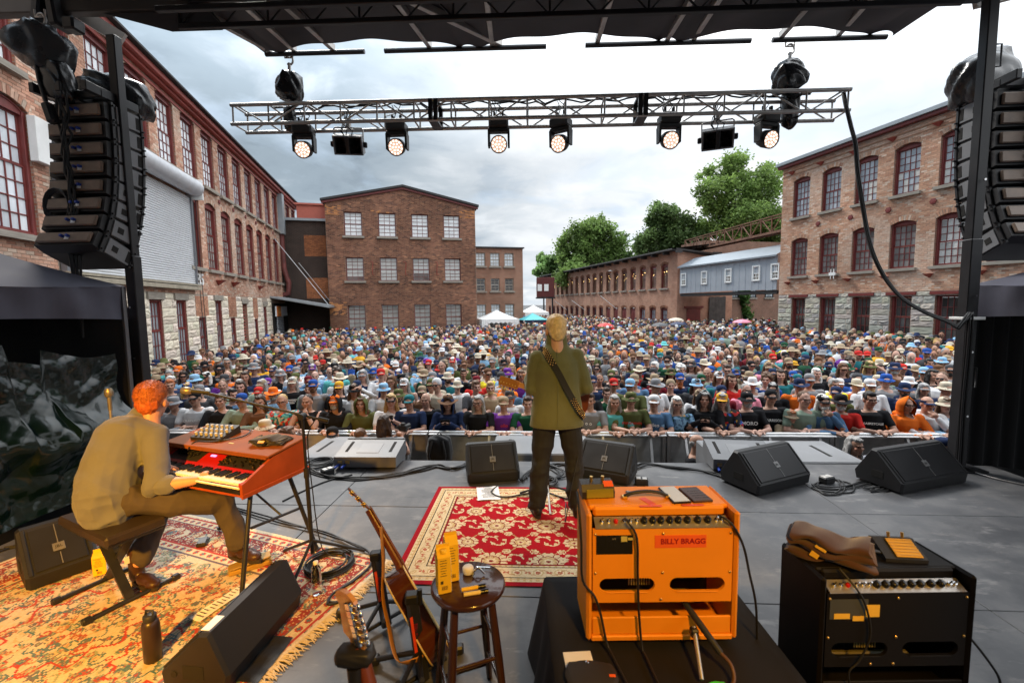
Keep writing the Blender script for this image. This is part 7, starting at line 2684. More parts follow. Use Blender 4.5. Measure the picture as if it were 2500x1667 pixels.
FLOOR_CABLES=[
 ('cable run from the wide grey monitor along the stage edge to the centre monitor',[(760,1150),(800,1165),(870,1172),(950,1163),(1020,1150),(1065,1140),(1100,1148),(1140,1135)],6,0.020),
 ('cable tangle lying between the two centre monitors behind the guitarist',[(1275,1175),(1300,1150),(1340,1140),(1375,1160),(1345,1172),(1310,1160),(1360,1135),(1400,1140)],5,0.03),
 ('cable run from the angled monitor toward the large grey box',[(1540,1150),(1580,1135),(1640,1142),(1700,1150),(1745,1158),(1780,1172),(1805,1185)],4,0.018),
 ('cable loops between the two outer floor monitors',[(1980,1190),(2020,1205),(2065,1200),(2060,1178),(2020,1172),(2000,1188),(2060,1195),(2120,1178),(2180,1175),(2170,1195),(2120,1200),(2150,1190),(2210,1175)],3,0.025),
 ('long thin cable from the organ legs across the bare floor',[(690,1225),(740,1200),(800,1175),(860,1160)],1,0.0),
 ('black cable skirting the Persian rug edge toward the boom stand',[(560,1240),(640,1265),(720,1285),(790,1305),(860,1335),(905,1352),(900,1385),(860,1420),(815,1455),(808,1480),(850,1470)],2,0.01),
 ('cable snaking past the set list over the red rug to the guitarist',[(1215,1190),(1200,1205),(1230,1218),(1290,1208),(1330,1205),(1400,1225),(1420,1200),(1450,1195)],1,0.0),
 ('cable along the foot of the tarpaulin behind the brown-lit monitor',[(0,1345),(60,1330),(120,1310),(170,1285)],3,0.02),
 ('pale cable end lying at the foot of the taped roof post',[(2345,1143),(2390,1158),(2440,1172),(2500,1185)],1,0.0),
]
for lab,pts,nst,sp in FLOOR_CABLES:
 g=G()
 rr=random.Random(len(lab))
 for k in range(nst):
  P=[]
  for (x,y) in pts:
   q=onz(x,y)
   P.append(q+Vector((rr.uniform(-sp,sp)*2,rr.uniform(-sp,sp)*2,0.009+0.006*k*rr.random()+(0.010 if 'rug' in lab else 0))))
  g.tube(smooth_path(P,6),0.0075,6)
 solo('cable',g,m_rub if 'pale' not in lab else m_alud,lab,'cable')
for lab,px_,py_,r_,nn2 in (('coil of black cable on the Persian rug behind the water bottle',800,1385,0.16,7),('coil of black cable beyond the organ beside an outlet box',780,1135,0.15,6),('coil of black cable at the base of the guitarist\'s microphone stand',1330,1180,0.12,5)):
 p=onz(px_,py_)
 g=G()
 rr=random.Random(int(px_))
 for k in range(nn2):
  cx,cy,r2=p.x+rr.uniform(-0.02,0.02),p.y+rr.uniform(-0.02,0.02),r_*rr.uniform(0.8,1.1)
  g.tube([(cx+r2*math.cos(t),cy+r2*math.sin(t)*rr.uniform(0.98,1.02),0.012+0.007*k) for t in [q*PI/14 for q in range(28)]],0.007,6,closed=True,caps=False)
 solo('cable_coil',g,m_rub,lab,'cable')
o=thing('rubber_mat','folded black rubber mat beside the monitor seen from behind','mat',(onz(632,1612).x,onz(632,1612).y,0.004),math.atan2((_b - _a).y,(_b - _a).x))
part(o,'sheet',G().grid(20,10,lambda u,v: ((u - 0.5)*0.30,(v - 0.5)*0.20,0.010+0.004*math.sin(u*14)+0.010*v)),m_rub)
# ================================================================== PEOPLE
def remesh(g,vox,smooth=4,name='body'):
 me=g.mesh(name)
 bm=bmesh.new()
 bm.from_mesh(me)
 bmesh.ops.remove_doubles(bm,verts=bm.verts,dist=1e-5)
 bmesh.ops.recalc_face_normals(bm,faces=bm.faces)
 bm.to_mesh(me)
 bm.free()
 o=bpy.data.objects.new('tmp',me)
 TMP.objects.link(o)
 md=o.modifiers.new('r','REMESH')
 md.mode='VOXEL'
 md.voxel_size=vox
 md.use_smooth_shade=True
 sm=o.modifiers.new('s','SMOOTH')
 sm.factor,sm.iterations=0.5,smooth
 vl=TMPS.view_layers[0]
 vl.update()
 dg=vl.depsgraph
 out=bpy.data.meshes.new_from_object(o.evaluated_get(dg),depsgraph=dg)
 bpy.data.objects.remove(o)
 bpy.data.meshes.remove(me)
 out.name=name
 out.polygons.foreach_set('use_smooth',[True]*len(out.polygons))
 return out
TMPS=bpy.data.scenes.new('tmp_scene')
TMP=TMPS.collection
def co(me):
 a=np.empty(len(me.vertices)*3,np.float32)
 me.vertices.foreach_get('co',a)
 return a.reshape(-1,3)
def wrinkle(me,amp,f,seed,stretch=(1,1,1),mask=None):
 P=co(me)
 Nn=np.empty(len(me.vertices)*3,np.float32)
 me.vertices.foreach_get('normal',Nn)
 Nn=Nn.reshape(-1,3)
 r=np.random.RandomState(seed)
 d=np.zeros(len(P))
 Q=P*np.array(stretch)
 for k in range(7):
  w=r.normal(size=3)
  w /= np.linalg.norm(w)
  ff=f*r.uniform(0.6,1.9)
  ph=Q @ w*ff+r.uniform(0,6)+1.4*np.sin(Q @ r.normal(size=3)*f*0.45)
  d += (1 - 2*np.abs(np.sin(ph)))*r.uniform(0.4,1.0)/(ff/f)
 d *= amp/3
 if mask is not None:
  d *= mask(P)
 me.vertices.foreach_set('co',(P+Nn*d[:,None]).astype(np.float32).ravel())
 me.update()
 return me
def vcol(me,C):
 at=me.color_attributes.new('Col','FLOAT_COLOR','POINT')
 C4=np.ones((len(C),4),np.float32)
 C4[:,:3]=C
 at.data.foreach_set('color',C4.ravel())
 return me
def cap(g,pts,rad,n=12,flat=1.0):
 g.tube(pts,rad,n,True,False,True,flat)
 for p,r in ((pts[0],rad[0]),(pts[-1],rad[-1])):
  g.sphere(p,r*0.995,10,6)
 if len(pts)>2:
  for p,r in zip(pts[1:-1],rad[1:-1]):
   g.sphere(p,r*0.99,10,6)
 return g
def add_head(g,M):
 """face towards local -y, centre of the skull at the origin of M"""
 o=g.M
 g.M=M
 g.sphere((0,0.012,0.030),(0.074,0.094,0.092),20,14)
 g.sphere((0,-0.020,-0.035),(0.060,0.072,0.072),16,12)
 g.sphere((0,-0.058,-0.086),(0.030,0.028,0.024),12,8)
 g.tube([(0,-0.082,0.018),(0,-0.101,-0.012),(0,-0.104,-0.022)],[0.008,0.013,0.016],10)
 g.sphere((0,-0.078,0.028),(0.048,0.018,0.011),12,8)
 for s in (-1,1):
  g.sphere((s*0.040,-0.062,-0.020),(0.026,0.022,0.022),10,8)
  g.sphere((s*0.076,0.012,-0.012),(0.011,0.022,0.032),10,8)
 g.sphere((0,-0.083,-0.052),(0.024,0.014,0.013),10,8)
 g.tube([(0,0.018,-0.05),(0,0.030,-0.11),(0,0.040,-0.19)],[0.056,0.054,0.062],14)
 g.M=o
def face_colour(P,M):
 """multipliers on the skin colour: eyes, brows, lips, cheeks"""
 q=np.array(M.inverted())
 L_=P @ q[:3,:3].T+q[:3,3]
 C=np.ones((len(P),3))
 x,y,z=np.abs(L_[:,0]),L_[:,1],L_[:,2]
 f=y<-0.035
 C[f & (np.hypot((x - 0.038)/0.028,(z+0.018)/0.026)<1)]=(1.04,0.86,0.82)
 C[f & (np.hypot((x - 0.031)/0.023,(z - 0.006)/0.013)<1)]=(0.62,0.55,0.52)
 C[f & (np.hypot((x - 0.031)/0.013,(z - 0.006)/0.0065)<1)]=(0.10,0.09,0.09)
 C[f & (x>0.014) & (x<0.05) & (np.abs(z - 0.028+0.1*(x - 0.03))<0.006)]=(0.38,0.32,0.28)
 C[f & (x<0.024) & (np.abs(z+0.053)<0.0035)]=(0.40,0.22,0.20)
 C[f & (x<0.022) & (np.abs(z+0.056)<0.009) & (np.abs(z+0.053) >= 0.0035)]=(0.92,0.62,0.60)
 C[f & (x<0.012) & (np.abs(z+0.034)<0.005)]=(0.72,0.60,0.56)
 return C
def add_hand(g,p,d,side,up=(0,0,1),curl=0.6,s=1.0):
 """hand at wrist p pointing along d, thumb on the given side; up = back of the hand"""
 d=Vector(d).normalized()
 u=Vector(up)
 u=(u - d*u.dot(d)).normalized()
 w=d.cross(u)*side
 p=Vector(p)
 g.sphere(p+d*0.050*s,(0.042*s,0.042*s,0.042*s),10,8)
 cap(g,[p,p+d*0.04*s],[0.026*s,0.030*s],10,0.7)
 for k,ln in enumerate((0.068,0.076,0.070,0.054)):
  b=p+d*0.075*s+w*(0.027 - 0.018*k)*s
  a1,a2=curl*0.7,curl*1.5
  m=b+(d*math.cos(a1) - u*math.sin(a1))*ln*0.55*s
  e=m+(d*math.cos(a2) - u*math.sin(a2))*ln*0.5*s
  cap(g,[b,m,e],[0.0105*s,0.0095*s,0.008*s],8)
 b=p+d*0.03*s+w*0.026*s
 cap(g,[b,b+(d*0.6+w*0.8)*0.035*s,b+(d*0.9+w*0.75 - u*0.3)*0.058*s],[0.013*s,0.011*s,0.009*s],8)
m_skin=mat('skin',rough=0.5,var=0.08,vs=30,src='objattr',spec=0.4)
m_cloth=mat('cotton',rough=0.9,var=0.14,vs=7,bump=0.5,bs=18,src='obj',spec=0.15)
folds(m_cloth,5,0.04,0.6)
m_hair=mat('hair',rough=0.55,var=0.45,vs=45,bump=1.0,bs=60,src='obj',spec=0.4)
m_hat=mat('hat_cloth',rough=0.85,var=0.15,vs=12,bump=0.2,bs=90,src='obj',spec=0.15)
m_shade=mat('dark_lens',(0.012,0.012,0.014),0.12,var=0)
HZ = 1.605
HM=Matrix.Translation((0,-0.02,HZ))
TORSO=[(0.0,0.0,0.86,0.145),(0,0,0.98,0.155),(0,0.0,1.12,0.152),(0,0.005,1.28,0.172),(0,0.01,1.38,0.158),(0,0.02,1.44,0.095)]
POSES={
 'rail': (((0.20,0.01,1.385),(0.265,-0.16,1.17),(0.07,-0.385,1.205)),((-0.20,0.01,1.385),(-0.265,-0.16,1.17),(-0.07,-0.385,1.205))),
 'down': (((0.20,0.01,1.385),(0.255,0.03,1.12),(0.25,-0.08,0.87)),((-0.20,0.01,1.385),(-0.255,0.03,1.12),(-0.25,-0.08,0.87))),
 'cross': (((0.20,0.01,1.385),(0.26,-0.08,1.13),(-0.02,-0.215,1.17)),((-0.20,0.01,1.385),(-0.26,-0.08,1.13),(0.04,-0.20,1.12))),
 'phone': (((0.20,0.01,1.385),(0.25,-0.17,1.16),(0.055,-0.30,1.33)),((-0.20,0.01,1.385),(-0.25,-0.17,1.16),(-0.055,-0.30,1.33))),
 'chin': (((0.20,0.01,1.385),(0.20,-0.24,1.20),(0.055,-0.17,1.42)),((-0.20,0.01,1.385),(-0.26,-0.16,1.17),(0.02,-0.37,1.205))),
 'brow': (((0.20,0.01,1.385),(0.36,-0.08,1.47),(0.14,-0.15,1.64)),((-0.20,0.01,1.385),(-0.255,0.03,1.12),(-0.25,-0.08,0.87))),
}
def loft(g,rows,kx,ky,n=20):
 vs,fs=[],[]
 for (x,y,z,r) in rows:
  for k in range(n):
   a=2*PI*k/n
   vs.append((x+r*kx*math.cos(a),y+r*ky*math.sin(a),z))
 for i in range(len(rows) - 1):
  for k in range(n):
   fs.append((i*n+k,i*n+(k+1) % n,(i+1)*n+(k+1) % n,(i+1)*n+k))
 m=len(rows)
 fs += [tuple(range(n))[::-1],tuple(range((m - 1)*n,m*n))]
 g.add(vs,fs,True)
def make_body(pose):
 g=G()
 add_head(g,HM)
 loft(g,TORSO,1.0,0.66)
 for s,arm in zip((1,-1),POSES[pose]):
  sh,el,wr=[Vector(p) for p in arm]
  cap(g,[sh,sh.lerp(el,0.5),el],[0.056,0.050,0.042],10)
  cap(g,[el,el.lerp(wr,0.4),wr],[0.042,0.042,0.027],10)
  d=(wr - el).normalized()
  add_hand(g,wr,d,-s,(0,0,1) if abs(d.z)<0.8 else (0,-1,0),0.7)
  cap(g,[(s*0.085,0.0,0.90),(s*0.10,0,0.48),(s*0.11,0.02,0.07)],[0.085,0.058,0.040],10)
  g.box((s*0.115,-0.06,0.035),(0.085,0.25,0.07),0.02)
 me=remesh(g,0.0085,3,'person')
 P=co(me)
 C=face_colour(P,HM)
 C[(P[:,2]<1.02) & (np.abs(P[:,0])<0.215)]=(0.10,0.11,0.14)
 return vcol(me,C)
def make_shirt(pose,sleeves,hood=0):
 g=G()
 loft(g,[(x,y,z,r+0.014+(0.012 if z<1.0 else 0)) for x,y,z,r in TORSO[:-1]]+[(0,0.025,1.445,0.085)],1.02,0.72)
 for s,arm in zip((1,-1),POSES[pose]):
  sh,el,wr=[Vector(p) for p in arm]
  if sleeves==0:
   cap(g,[sh+Vector((-s*0.05,0,0.0)),sh,sh.lerp(el,0.62)],[0.060,0.070,0.064],12)
  elif sleeves==1:
   cap(g,[sh+Vector((-s*0.05,0,0)),sh,sh.lerp(el,0.5),el,el.lerp(wr,0.5),el.lerp(wr,0.93)],[0.060,0.072,0.064,0.056,0.050,0.042],12)
  else:
   cap(g,[sh+Vector((-s*0.075,0,0.02)),sh+Vector((-s*0.05,0,-0.03))],[0.05,0.06],12)
 if hood==1:
  g.sphere((0,0.10,1.44),(0.13,0.075,0.06),14,8)
 me=remesh(g,0.013,3,'shirt')
 wrinkle(me,0.010,16,len(pose)+sleeves,(1,1,0.6))
 return me
def hood_mesh():
 g=G()
 def fn(u,v):
  a=-2.35+4.7*u
  t=v
  r=0.118+0.010*math.sin(3*a)
  x=math.sin(a)*r*(1.0 if t>0.2 else 0.9)
  y=0.015+math.cos(a)*r*1.05
  z=-0.16+0.30*t
  k=1 - max(0,(t - 0.55)/0.45) ** 2*0.95
  return (x*k,y*k - 0.05*t*t+0.012,z+0.02*math.cos(a))
 g.grid(30,16,fn)
 h=G()
 for s in (1.0,0.93):
  h.add([tuple(Vector(p)*s) for p in g.v],g.f,True)
 return h.mesh('hood')
def noise_hair(g,vox,amp,f,seed,name='hair'):
 return wrinkle(remesh(g,vox,2,name),amp,f,seed,(1,1,0.55))
def hair_meshes():
 H={}
 g=G().sphere((0,0.030,0.052),(0.081,0.095,0.086),18,12).sphere((0,0.062,0.0),(0.073,0.060,0.085),16,10).sphere((0,-0.030,0.092),(0.062,0.058,0.042),14,8)
 for s in (-1,1):
  g.sphere((s*0.066,-0.004,0.035),(0.016,0.045,0.045),10,6)
 H['short']=noise_hair(g,0.011,0.008,60,1)
 g=G().sphere((0,0.035,0.050),(0.086,0.098,0.092),18,12).sphere((0,-0.030,0.092),(0.066,0.056,0.042),14,8)
 for s in (-1,1):
  cap(g,[(s*0.066,0.01,0.04),(s*0.086,0.02,-0.05),(s*0.092,0.01,-0.17),(s*0.088,-0.01,-0.25)],[0.03,0.034,0.036,0.026],10)
 cap(g,[(0,0.07,0.02),(0,0.085,-0.1),(0,0.085,-0.24)],[0.075,0.080,0.055],12)
 H['long']=noise_hair(g,0.012,0.012,55,2)
 g=G()
 rr=random.Random(3)
 for k in range(46):
  a,t=rr.uniform(0,6.28),rr.uniform(-0.5,1.0)
  c=Vector((math.cos(a)*math.sqrt(1 - t*t)*0.088,0.03+math.sin(a)*math.sqrt(1 - t*t)*0.095,0.045+t*0.09))
  if c.y<-0.045 and c.z<0.075:
   continue
  g.sphere(c,rr.uniform(0.028,0.042),8,6)
 g.sphere((0,0.04,0.04),(0.085,0.085,0.09),14,10)
 H['curly']=noise_hair(g,0.012,0.010,70,3)
 g=G()
 for s in (-1,1):
  g.sphere((s*0.060,0.035,0.005),(0.022,0.055,0.042),12,8)
 g.sphere((0,0.085,0.0),(0.062,0.026,0.045),12,8)
 H['fringe']=noise_hair(g,0.010,0.005,60,4)
 g=G().sphere((0,0.030,0.052),(0.080,0.094,0.085),18,12).sphere((0,0.11,0.075),(0.036,0.036,0.034),12,8).sphere((0,0.06,0.0),(0.070,0.055,0.07),12,8)
 H['bun']=noise_hair(g,0.011,0.006,60,5)
 return H
def hat_meshes():
 H={}
 g=G().lathe([(0.084,0.034),(0.091,0.05),(0.090,0.085),(0.076,0.118),(0.045,0.136),(0.0,0.141)],24,(0,0.012,0),capb=False)
 def bill(u,v):
  a=(u - 0.5)*2.1
  r=0.088+0.075*v
  return (math.sin(a)*(0.088+0.005*v),0.012 - math.cos(a)*r*1.0+(1 - math.cos(a))*0.02*v,0.040 - 0.014*v - 0.022*(math.sin(a)) ** 2*v)
 g.grid(14,5,bill)
 g.grid(14,5,lambda u,v: tuple(Vector(bill(u,v))+Vector((0,0,-0.004))))
 H['baseball cap']=g.mesh('hat')
 def brimmed(dome_r,dome_h,brim,droop,wav,flat):
  g=G().lathe([(0.088,0.030),(0.094,0.05),(dome_r,0.05+dome_h*0.6),(dome_r*0.86,0.045+dome_h*0.92),(dome_r*0.5,0.05+dome_h),(0,0.05+dome_h*(0.9 if flat else 1.0))],28,(0,0.010,0),capb=False)
  def bf(u,v):
   a=2*PI*u
   r=0.090+brim*v
   return (math.cos(a)*r*0.96,0.010+math.sin(a)*r*1.06,0.042 - droop*v+wav*v*math.cos(2*a))
  g.grid(36,5,bf)
  g.grid(36,5,lambda u,v: tuple(Vector(bf(u,v))+Vector((0,0,-0.005))))
  return g.mesh('hat')
 H['bucket hat']=brimmed(0.090,0.085,0.055,0.038,0.006,True)
 H['wide-brimmed hat']=brimmed(0.088,0.100,0.085,0.012,0.018,True)
 H['straw hat']=brimmed(0.090,0.105,0.105,0.004,0.022,False)
 g=G().lathe([(0.089,0.020),(0.094,0.03),(0.093,0.07),(0.075,0.118),(0.04,0.14),(0,0.145)],24,(0,0.014,0),capb=False)
 H['knit cap']=g.mesh('hat')
 g=G().lathe([(0.086,0.030),(0.090,0.036),(0.090,0.066),(0.086,0.070)],24,(0,0.012,0),capb=False,capt=False)
 g.grid(14,5,bill)
 H['visor']=g.mesh('hat')
 return H
g=G()
for s in (-1,1):
 g.sphere((s*0.032,-0.099,0.005),(0.024,0.009,0.015),12,8)
 g.box((s*0.070,-0.045,0.012),(0.004,0.11,0.006))
g.box((0,-0.106,0.012),(0.03,0.006,0.006))
ME_SUNG=g.mesh('sunglasses')
g=G()
for s in (-1,1):
 g.tube([(s*0.033+0.024*math.cos(a),-0.104,0.004+0.018*math.sin(a)) for a in [k*PI/6 for k in range(12)]],0.0032,5,closed=True,caps=False)
 g.box((s*0.068,-0.048,0.012),(0.004,0.11,0.006))
g.box((0,-0.106,0.008),(0.02,0.005,0.005))
ME_GLAS=g.mesh('glasses')
g=G().sphere((0,-0.052,-0.078),(0.056,0.050,0.042),14,10).sphere((0,-0.085,-0.040),(0.034,0.016,0.010),10,6)
for s in (-1,1):
 g.sphere((s*0.056,-0.012,-0.045),(0.016,0.034,0.045),10,8)
BEARD={'short beard': noise_hair(g,0.010,0.006,70,8,'beard')}
g.sphere((0,-0.060,-0.14),(0.050,0.042,0.075),14,10)
BEARD['long beard']=noise_hair(g,0.010,0.010,70,9,'beard')
BODY={p: make_body(p) for p in POSES}
SHIRT={(p,s): make_shirt(p,s,1 if s==1 else 0) for p in POSES for s in (0,1)}
SHIRT['rail',2]=make_shirt('rail',2)
SHIRT['down',2]=make_shirt('down',2)
SHIRT['chin',2]=make_shirt('chin',2)
HAIR,HATS,ME_HOOD=hair_meshes(),hat_meshes(),hood_mesh()
ME_PHONE=G().box((0,0,0),(0.15,0.010,0.078),0.003).mesh('phone')
SKINS=[(0.42,0.235,0.165),(0.46,0.27,0.20),(0.37,0.19,0.125),(0.48,0.28,0.215),(0.27,0.13,0.08),(0.11,0.055,0.035)]
COLS={'white': (0.62,0.62,0.63),'black': (0.014,0.014,0.016),'navy blue': (0.018,0.03,0.075),'grey': (0.22,0.22,0.23),'dark grey': (0.06,0.06,0.065),'light blue': (0.24,0.42,0.60),'royal blue': (0.02,0.075,0.30),'red': (0.50,0.025,0.02),
  'maroon': (0.15,0.012,0.02),'olive green': (0.09,0.10,0.035),'forest green': (0.012,0.065,0.032),'teal': (0.02,0.15,0.17),'turquoise': (0.10,0.40,0.40),'orange': (0.75,0.16,0.02),'mustard yellow': (0.70,0.36,0.03),'lemon yellow': (0.80,0.70,0.04),
  'purple': (0.13,0.03,0.25),'pink': (0.72,0.25,0.33),'tan': (0.31,0.235,0.155),'brown': (0.13,0.065,0.035),'sage green': (0.22,0.29,0.23),'cream': (0.50,0.44,0.34),'denim blue': (0.08,0.16,0.28)}
HAIRC={'white': (0.62,0.60,0.57),'grey': (0.30,0.29,0.28),'dark brown': (0.035,0.018,0.010),'brown': (0.10,0.05,0.025),'black': (0.012,0.010,0.010),'blond': (0.42,0.27,0.11),'ginger': (0.35,0.10,0.03)}
GARM={0: 't-shirt',1: 'long-sleeved top',2: 'tank top'}
def person(loc,rz,scale,pose,sleeve,shirt,hat=None,hatc=None,hair='short',hairc='brown',beard=None,glass=None,skin=0,hood=False,label=None,group='people in the crowd',name='person',pat=None):
 b=link(name,BODY[pose],None,m_skin)
 b.location,b.rotation_euler,b.scale=loc,(0,0,rz),scale
 b.color=(*SKINS[skin],1)
 tag(b,label,'person',group)
 if pat:
  me=SHIRT[pose,sleeve].copy()
  me.materials.clear()
  o=link('shirt',me,b,pat)
 else:
  o=link('shirt',SHIRT[pose,sleeve],b,m_cloth)
 o.color=(*COLS[shirt],1)
 def onh(nm,me,m,c):
  o=link(nm,me,b,m)
  o.matrix_local=HM @ Matrix.Scale(0.92,4) if nm=='hat' else HM
  o.color=(*c,1)
  return o
 if hood:
  onh('hood',ME_HOOD,m_cloth,COLS[shirt])
 if hat:
  onh('hat',HATS[hat],m_hat,COLS[hatc])
 if hair and not (hood and hair in ('short','bun')):
  hk='fringe' if hat and hair in ('short','bun','curly') else hair
  onh('hair',HAIR[hk],m_hair,HAIRC[hairc])
 if beard:
  onh('beard',BEARD[beard],m_hair,HAIRC[hairc])
 if glass:
  onh('sunglasses' if glass=='sunglasses' else 'glasses',ME_SUNG if glass=='sunglasses' else ME_GLAS,m_shade,(0,0,0))
 return b
def strands(par,M,m,n,ln,seed,wd=0.0016):
 """loose hair lying over the combed mass"""
 r=random.Random(seed)
 g=G()
 g.M=M
 c=Vector((0,0.030,0.047))
 for _ in range(n):
  d=Vector((r.gauss(0,1),r.gauss(0,1),r.gauss(0,1))).normalized()
  if (d.y<-0.42 and d.z<0.5) or d.z<-0.62 or (abs(d.x)>0.75 and d.z<0.0 and d.y<0.1):
   continue
  p=c+Vector((d.x*0.083,d.y*0.101,d.z*0.090))
  v=Vector((r.gauss(0,0.35),0.55+r.gauss(0,0.3),-0.75+r.gauss(0,0.3)))
  v=(v - d*v.dot(d)).normalized()
  s=d.cross(v)*wd
  L_=ln*r.uniform(0.5,1.2)
  q=p+v*L_*0.5+d*0.005*r.uniform(0.4,1.6)
  e=p+v*L_ - d*L_*L_*4+d*0.006*r.uniform(-0.5,1.6)
  g.add([p - s,p+s,q+s,q - s,e],[(0,1,2,3),(3,2,4)])
 g.M=None
 return part(par,'hair_strands',g,m,kind='stuff')
# the guitarist
GP0=Vector((0.385,3.76,0.010))
GU=thing('person','guitarist seen from behind in olive jacket and black trousers on the red rug','person',GP0,0.0)
HMG=Matrix.Translation((-0.005,0.035,1.635)) @ Matrix.Rotation(PI+0.12,4,'Z') @ Matrix.Rotation(0.10,4,'X') @ Matrix.Scale(1.10,4)
g=G()
add_head(g,HMG)
loft(g,[(0,0,0.86,0.15),(0,0,1.0,0.155),(0,0,1.15,0.16),(0,0.02,1.34,0.17),(0,0.03,1.42,0.12),(0,0.03,1.48,0.06)],1.0,0.6)
GA=(((0.168,0.0,1.415),(0.262,0.0,1.13),(0.10,0.27,1.02)),((-0.172,0.0,1.405),(-0.222,0.01,1.13),(-0.235,0.30,1.18)))
for s,arm in zip((1,-1),GA):
 sh,el,wr=[Vector(p) for p in arm]
 cap(g,[sh,el],[0.045,0.038])
 cap(g,[el,wr],[0.038,0.03])
 add_hand(g,wr,(wr - el),s,(0,1,0.3),1.0)
LG=[[(-0.095,0,0.92),(-0.140,0.03,0.50),(-0.185,-0.01,0.09)],[(0.095,0,0.92),(0.150,0.05,0.50),(0.175,0.0,0.09)]]
for lg in LG:
 cap(g,lg,[0.085,0.058,0.042])
me=remesh(g,0.008,3,'body')
vcol(me,face_colour(co(me),HMG))
o=link('body',me,GU,m_skin)
o.color=(0.55,0.30,0.21,1)
g=G()
loft(g,[(-0.005,0,0.805,0.238),(-0.005,-0.005,0.96,0.222),(0,-0.005,1.12,0.200),(0,-0.01,1.30,0.205),(0,-0.01,1.38,0.196),(0,0.0,1.455,0.152),(0,0.012,1.515,0.100),(0,0.018,1.60,0.086)],1.0,0.62,28)
for s,arm in zip((1,-1),GA):
 sh,el,wr=[Vector(p) for p in arm]
 cap(g,[sh+Vector((-s*0.07,0,0.01)),sh,sh.lerp(el,0.5),el,el.lerp(wr,0.5),el.lerp(wr,0.9)],[0.062,0.076,0.068,0.064,0.056,0.05],14)
me=wrinkle(remesh(g,0.008,4,'jacket'),0.012,11,4,(1.2,1.2,0.6),lambda P: np.clip(np.abs(P[:,0])*6,0.25,1)*np.clip((P[:,2] - 0.82)*12,0,1))
part(GU,'jacket',me,folds(mat('olive_canvas',(0.125,0.130,0.066),0.85,var=0.16,vs=5,bump=0.4,bs=200,spec=0.2,sheen=0.2),3.2,0.035,0.5,(1.2,1.2,0.8)))
g=G().tube([(-0.012,-0.131,1.49),(-0.005,-0.143,1.3),(-0.005,-0.139,1.1),(-0.010,-0.152,0.83)],0.0022,5)
g.tube([(0.232*math.cos(a) - 0.005,0.150*math.sin(a) - 0.002,0.83) for a in [PI+k*PI/20 for k in range(21)]],0.0022,5)
part(GU,'seam',g,mat('olive_thread',(0.13,0.14,0.075),0.8))
g=G()
loft(g,[(0,0,0.80,0.165),(0,0,0.88,0.17),(0,0,0.98,0.16)],1.0,0.68)
for lg in LG:
 q=[Vector(p) for p in lg]
 cap(g,[q[0],q[0].lerp(q[1],0.5),q[1],q[1].lerp(q[2],0.6),q[2]+Vector((0,0,0.02))],[0.106,0.102,0.092,0.088,0.086],14)
me=wrinkle(remesh(g,0.009,3,'trousers'),0.020,15,9,(0.8,0.8,1.4),lambda P: np.clip((1.0 - P[:,2])*1.3,0.2,1))
part(GU,'trousers',me,folds(mat('black_denim',(0.013,0.013,0.014),0.8,var=0.3,vs=6,bump=0.3,bs=150),5,0.04,0.7,(1,1,1.6)))
def shoe(par,p,d,m,sole,L_=0.29,hgt=0.10,name='shoe'):
 d=Vector(d).normalized()
 Ms=Matrix.Translation(p) @ Matrix((Vector((d.y,-d.x,0)),d,Vector((0,0,1)))).transposed().to_4x4()
 g=G()
 g.M=Ms
 g.sphere((0,-0.03,0.055),(0.042,0.055,0.055),14,10).sphere((0,0.08,0.045),(0.046,0.09,0.040),14,10).sphere((0,0.15,0.040),(0.044,0.055,0.032),12,8)
 cap(g,[(0,-0.03,0.06),(0,-0.025,hgt)],[0.045,0.046],12)
 sh=part(par,name,remesh(g,0.007,3,name),m)
 g=G()
 g.M=Ms
 g.prism([(0.045*math.sin(t)*(1 if math.cos(t)>0 else 0.9),0.06+(L_/2)*math.cos(t)) for t in [k*PI/12 for k in range(24)]],0.0,0.026)
 part(sh,'sole',g,sole)
 return sh
m_shoe=mat('black_shoe_leather',(0.015,0.012,0.010),0.4,bump=0.2,bs=90)
m_sole=mat('dark_sole',(0.03,0.022,0.016),0.7)
for lg,a in zip(LG,(-0.15,0.25)):
 shoe(GU,(lg[2][0],lg[2][1]+0.0,0.0),(a,1,0),m_shoe,m_sole)
g=G()
g.M=HMG
g.sphere((0,0.030,0.045),(0.083,0.100,0.088),20,14).sphere((0,0.070,-0.008),(0.070,0.052,0.085),16,10).sphere((0,0.08,0.06),(0.06,0.05,0.06),12,8)
me=wrinkle(remesh(g,0.006,3,'hair'),0.007,100,4,(1,1,0.2))
part(GU,'hair',me,mat('blond_white_hair',(0.60,0.44,0.24),0.5,var=0.35,vs=40,bump=0.8,bs=70))
spn=[(-0.135,0.02,1.475),(-0.110,-0.085,1.478),(-0.075,-0.135,1.42),(-0.005,-0.150,1.30),(0.065,-0.147,1.16),(0.125,-0.146,1.05),(0.172,-0.132,0.97),(0.222,-0.06,0.90),(0.22,0.10,0.90)]
P=smooth_path([Vector(p) for p in spn],5)
def ribbon(P,wd,off=0.0,th=0.006):
 g=G()
 L_=[]
 for i,p in enumerate(P):
  t=(P[min(i+1,len(P) - 1)] - P[max(0,i - 1)]).normalized()
  nrm_=Vector((p.x*0.5,p.y,0)).normalized()
  w=t.cross(nrm_).normalized()*wd/2
  q=p+nrm_*off
  L_.append([q - w,q+w,q+w+nrm_*th,q - w+nrm_*th])
 vs=[v for r in L_ for v in r]
 g.add(vs,[(i*4+a,i*4+b,i*4+4+b,i*4+4+a) for i in range(len(P) - 1) for a,b in ((0,1),(1,2),(2,3),(3,0))])
 return g
GT=thing('electric_guitar','electric guitar held by the guitarist, with its neck showing beyond the olive sleeve','guitar',GP0)
st=part(GT,'strap',ribbon(P,0.052,0.004),mat('black_webbing',(0.012,0.012,0.012),0.7))
g=G()
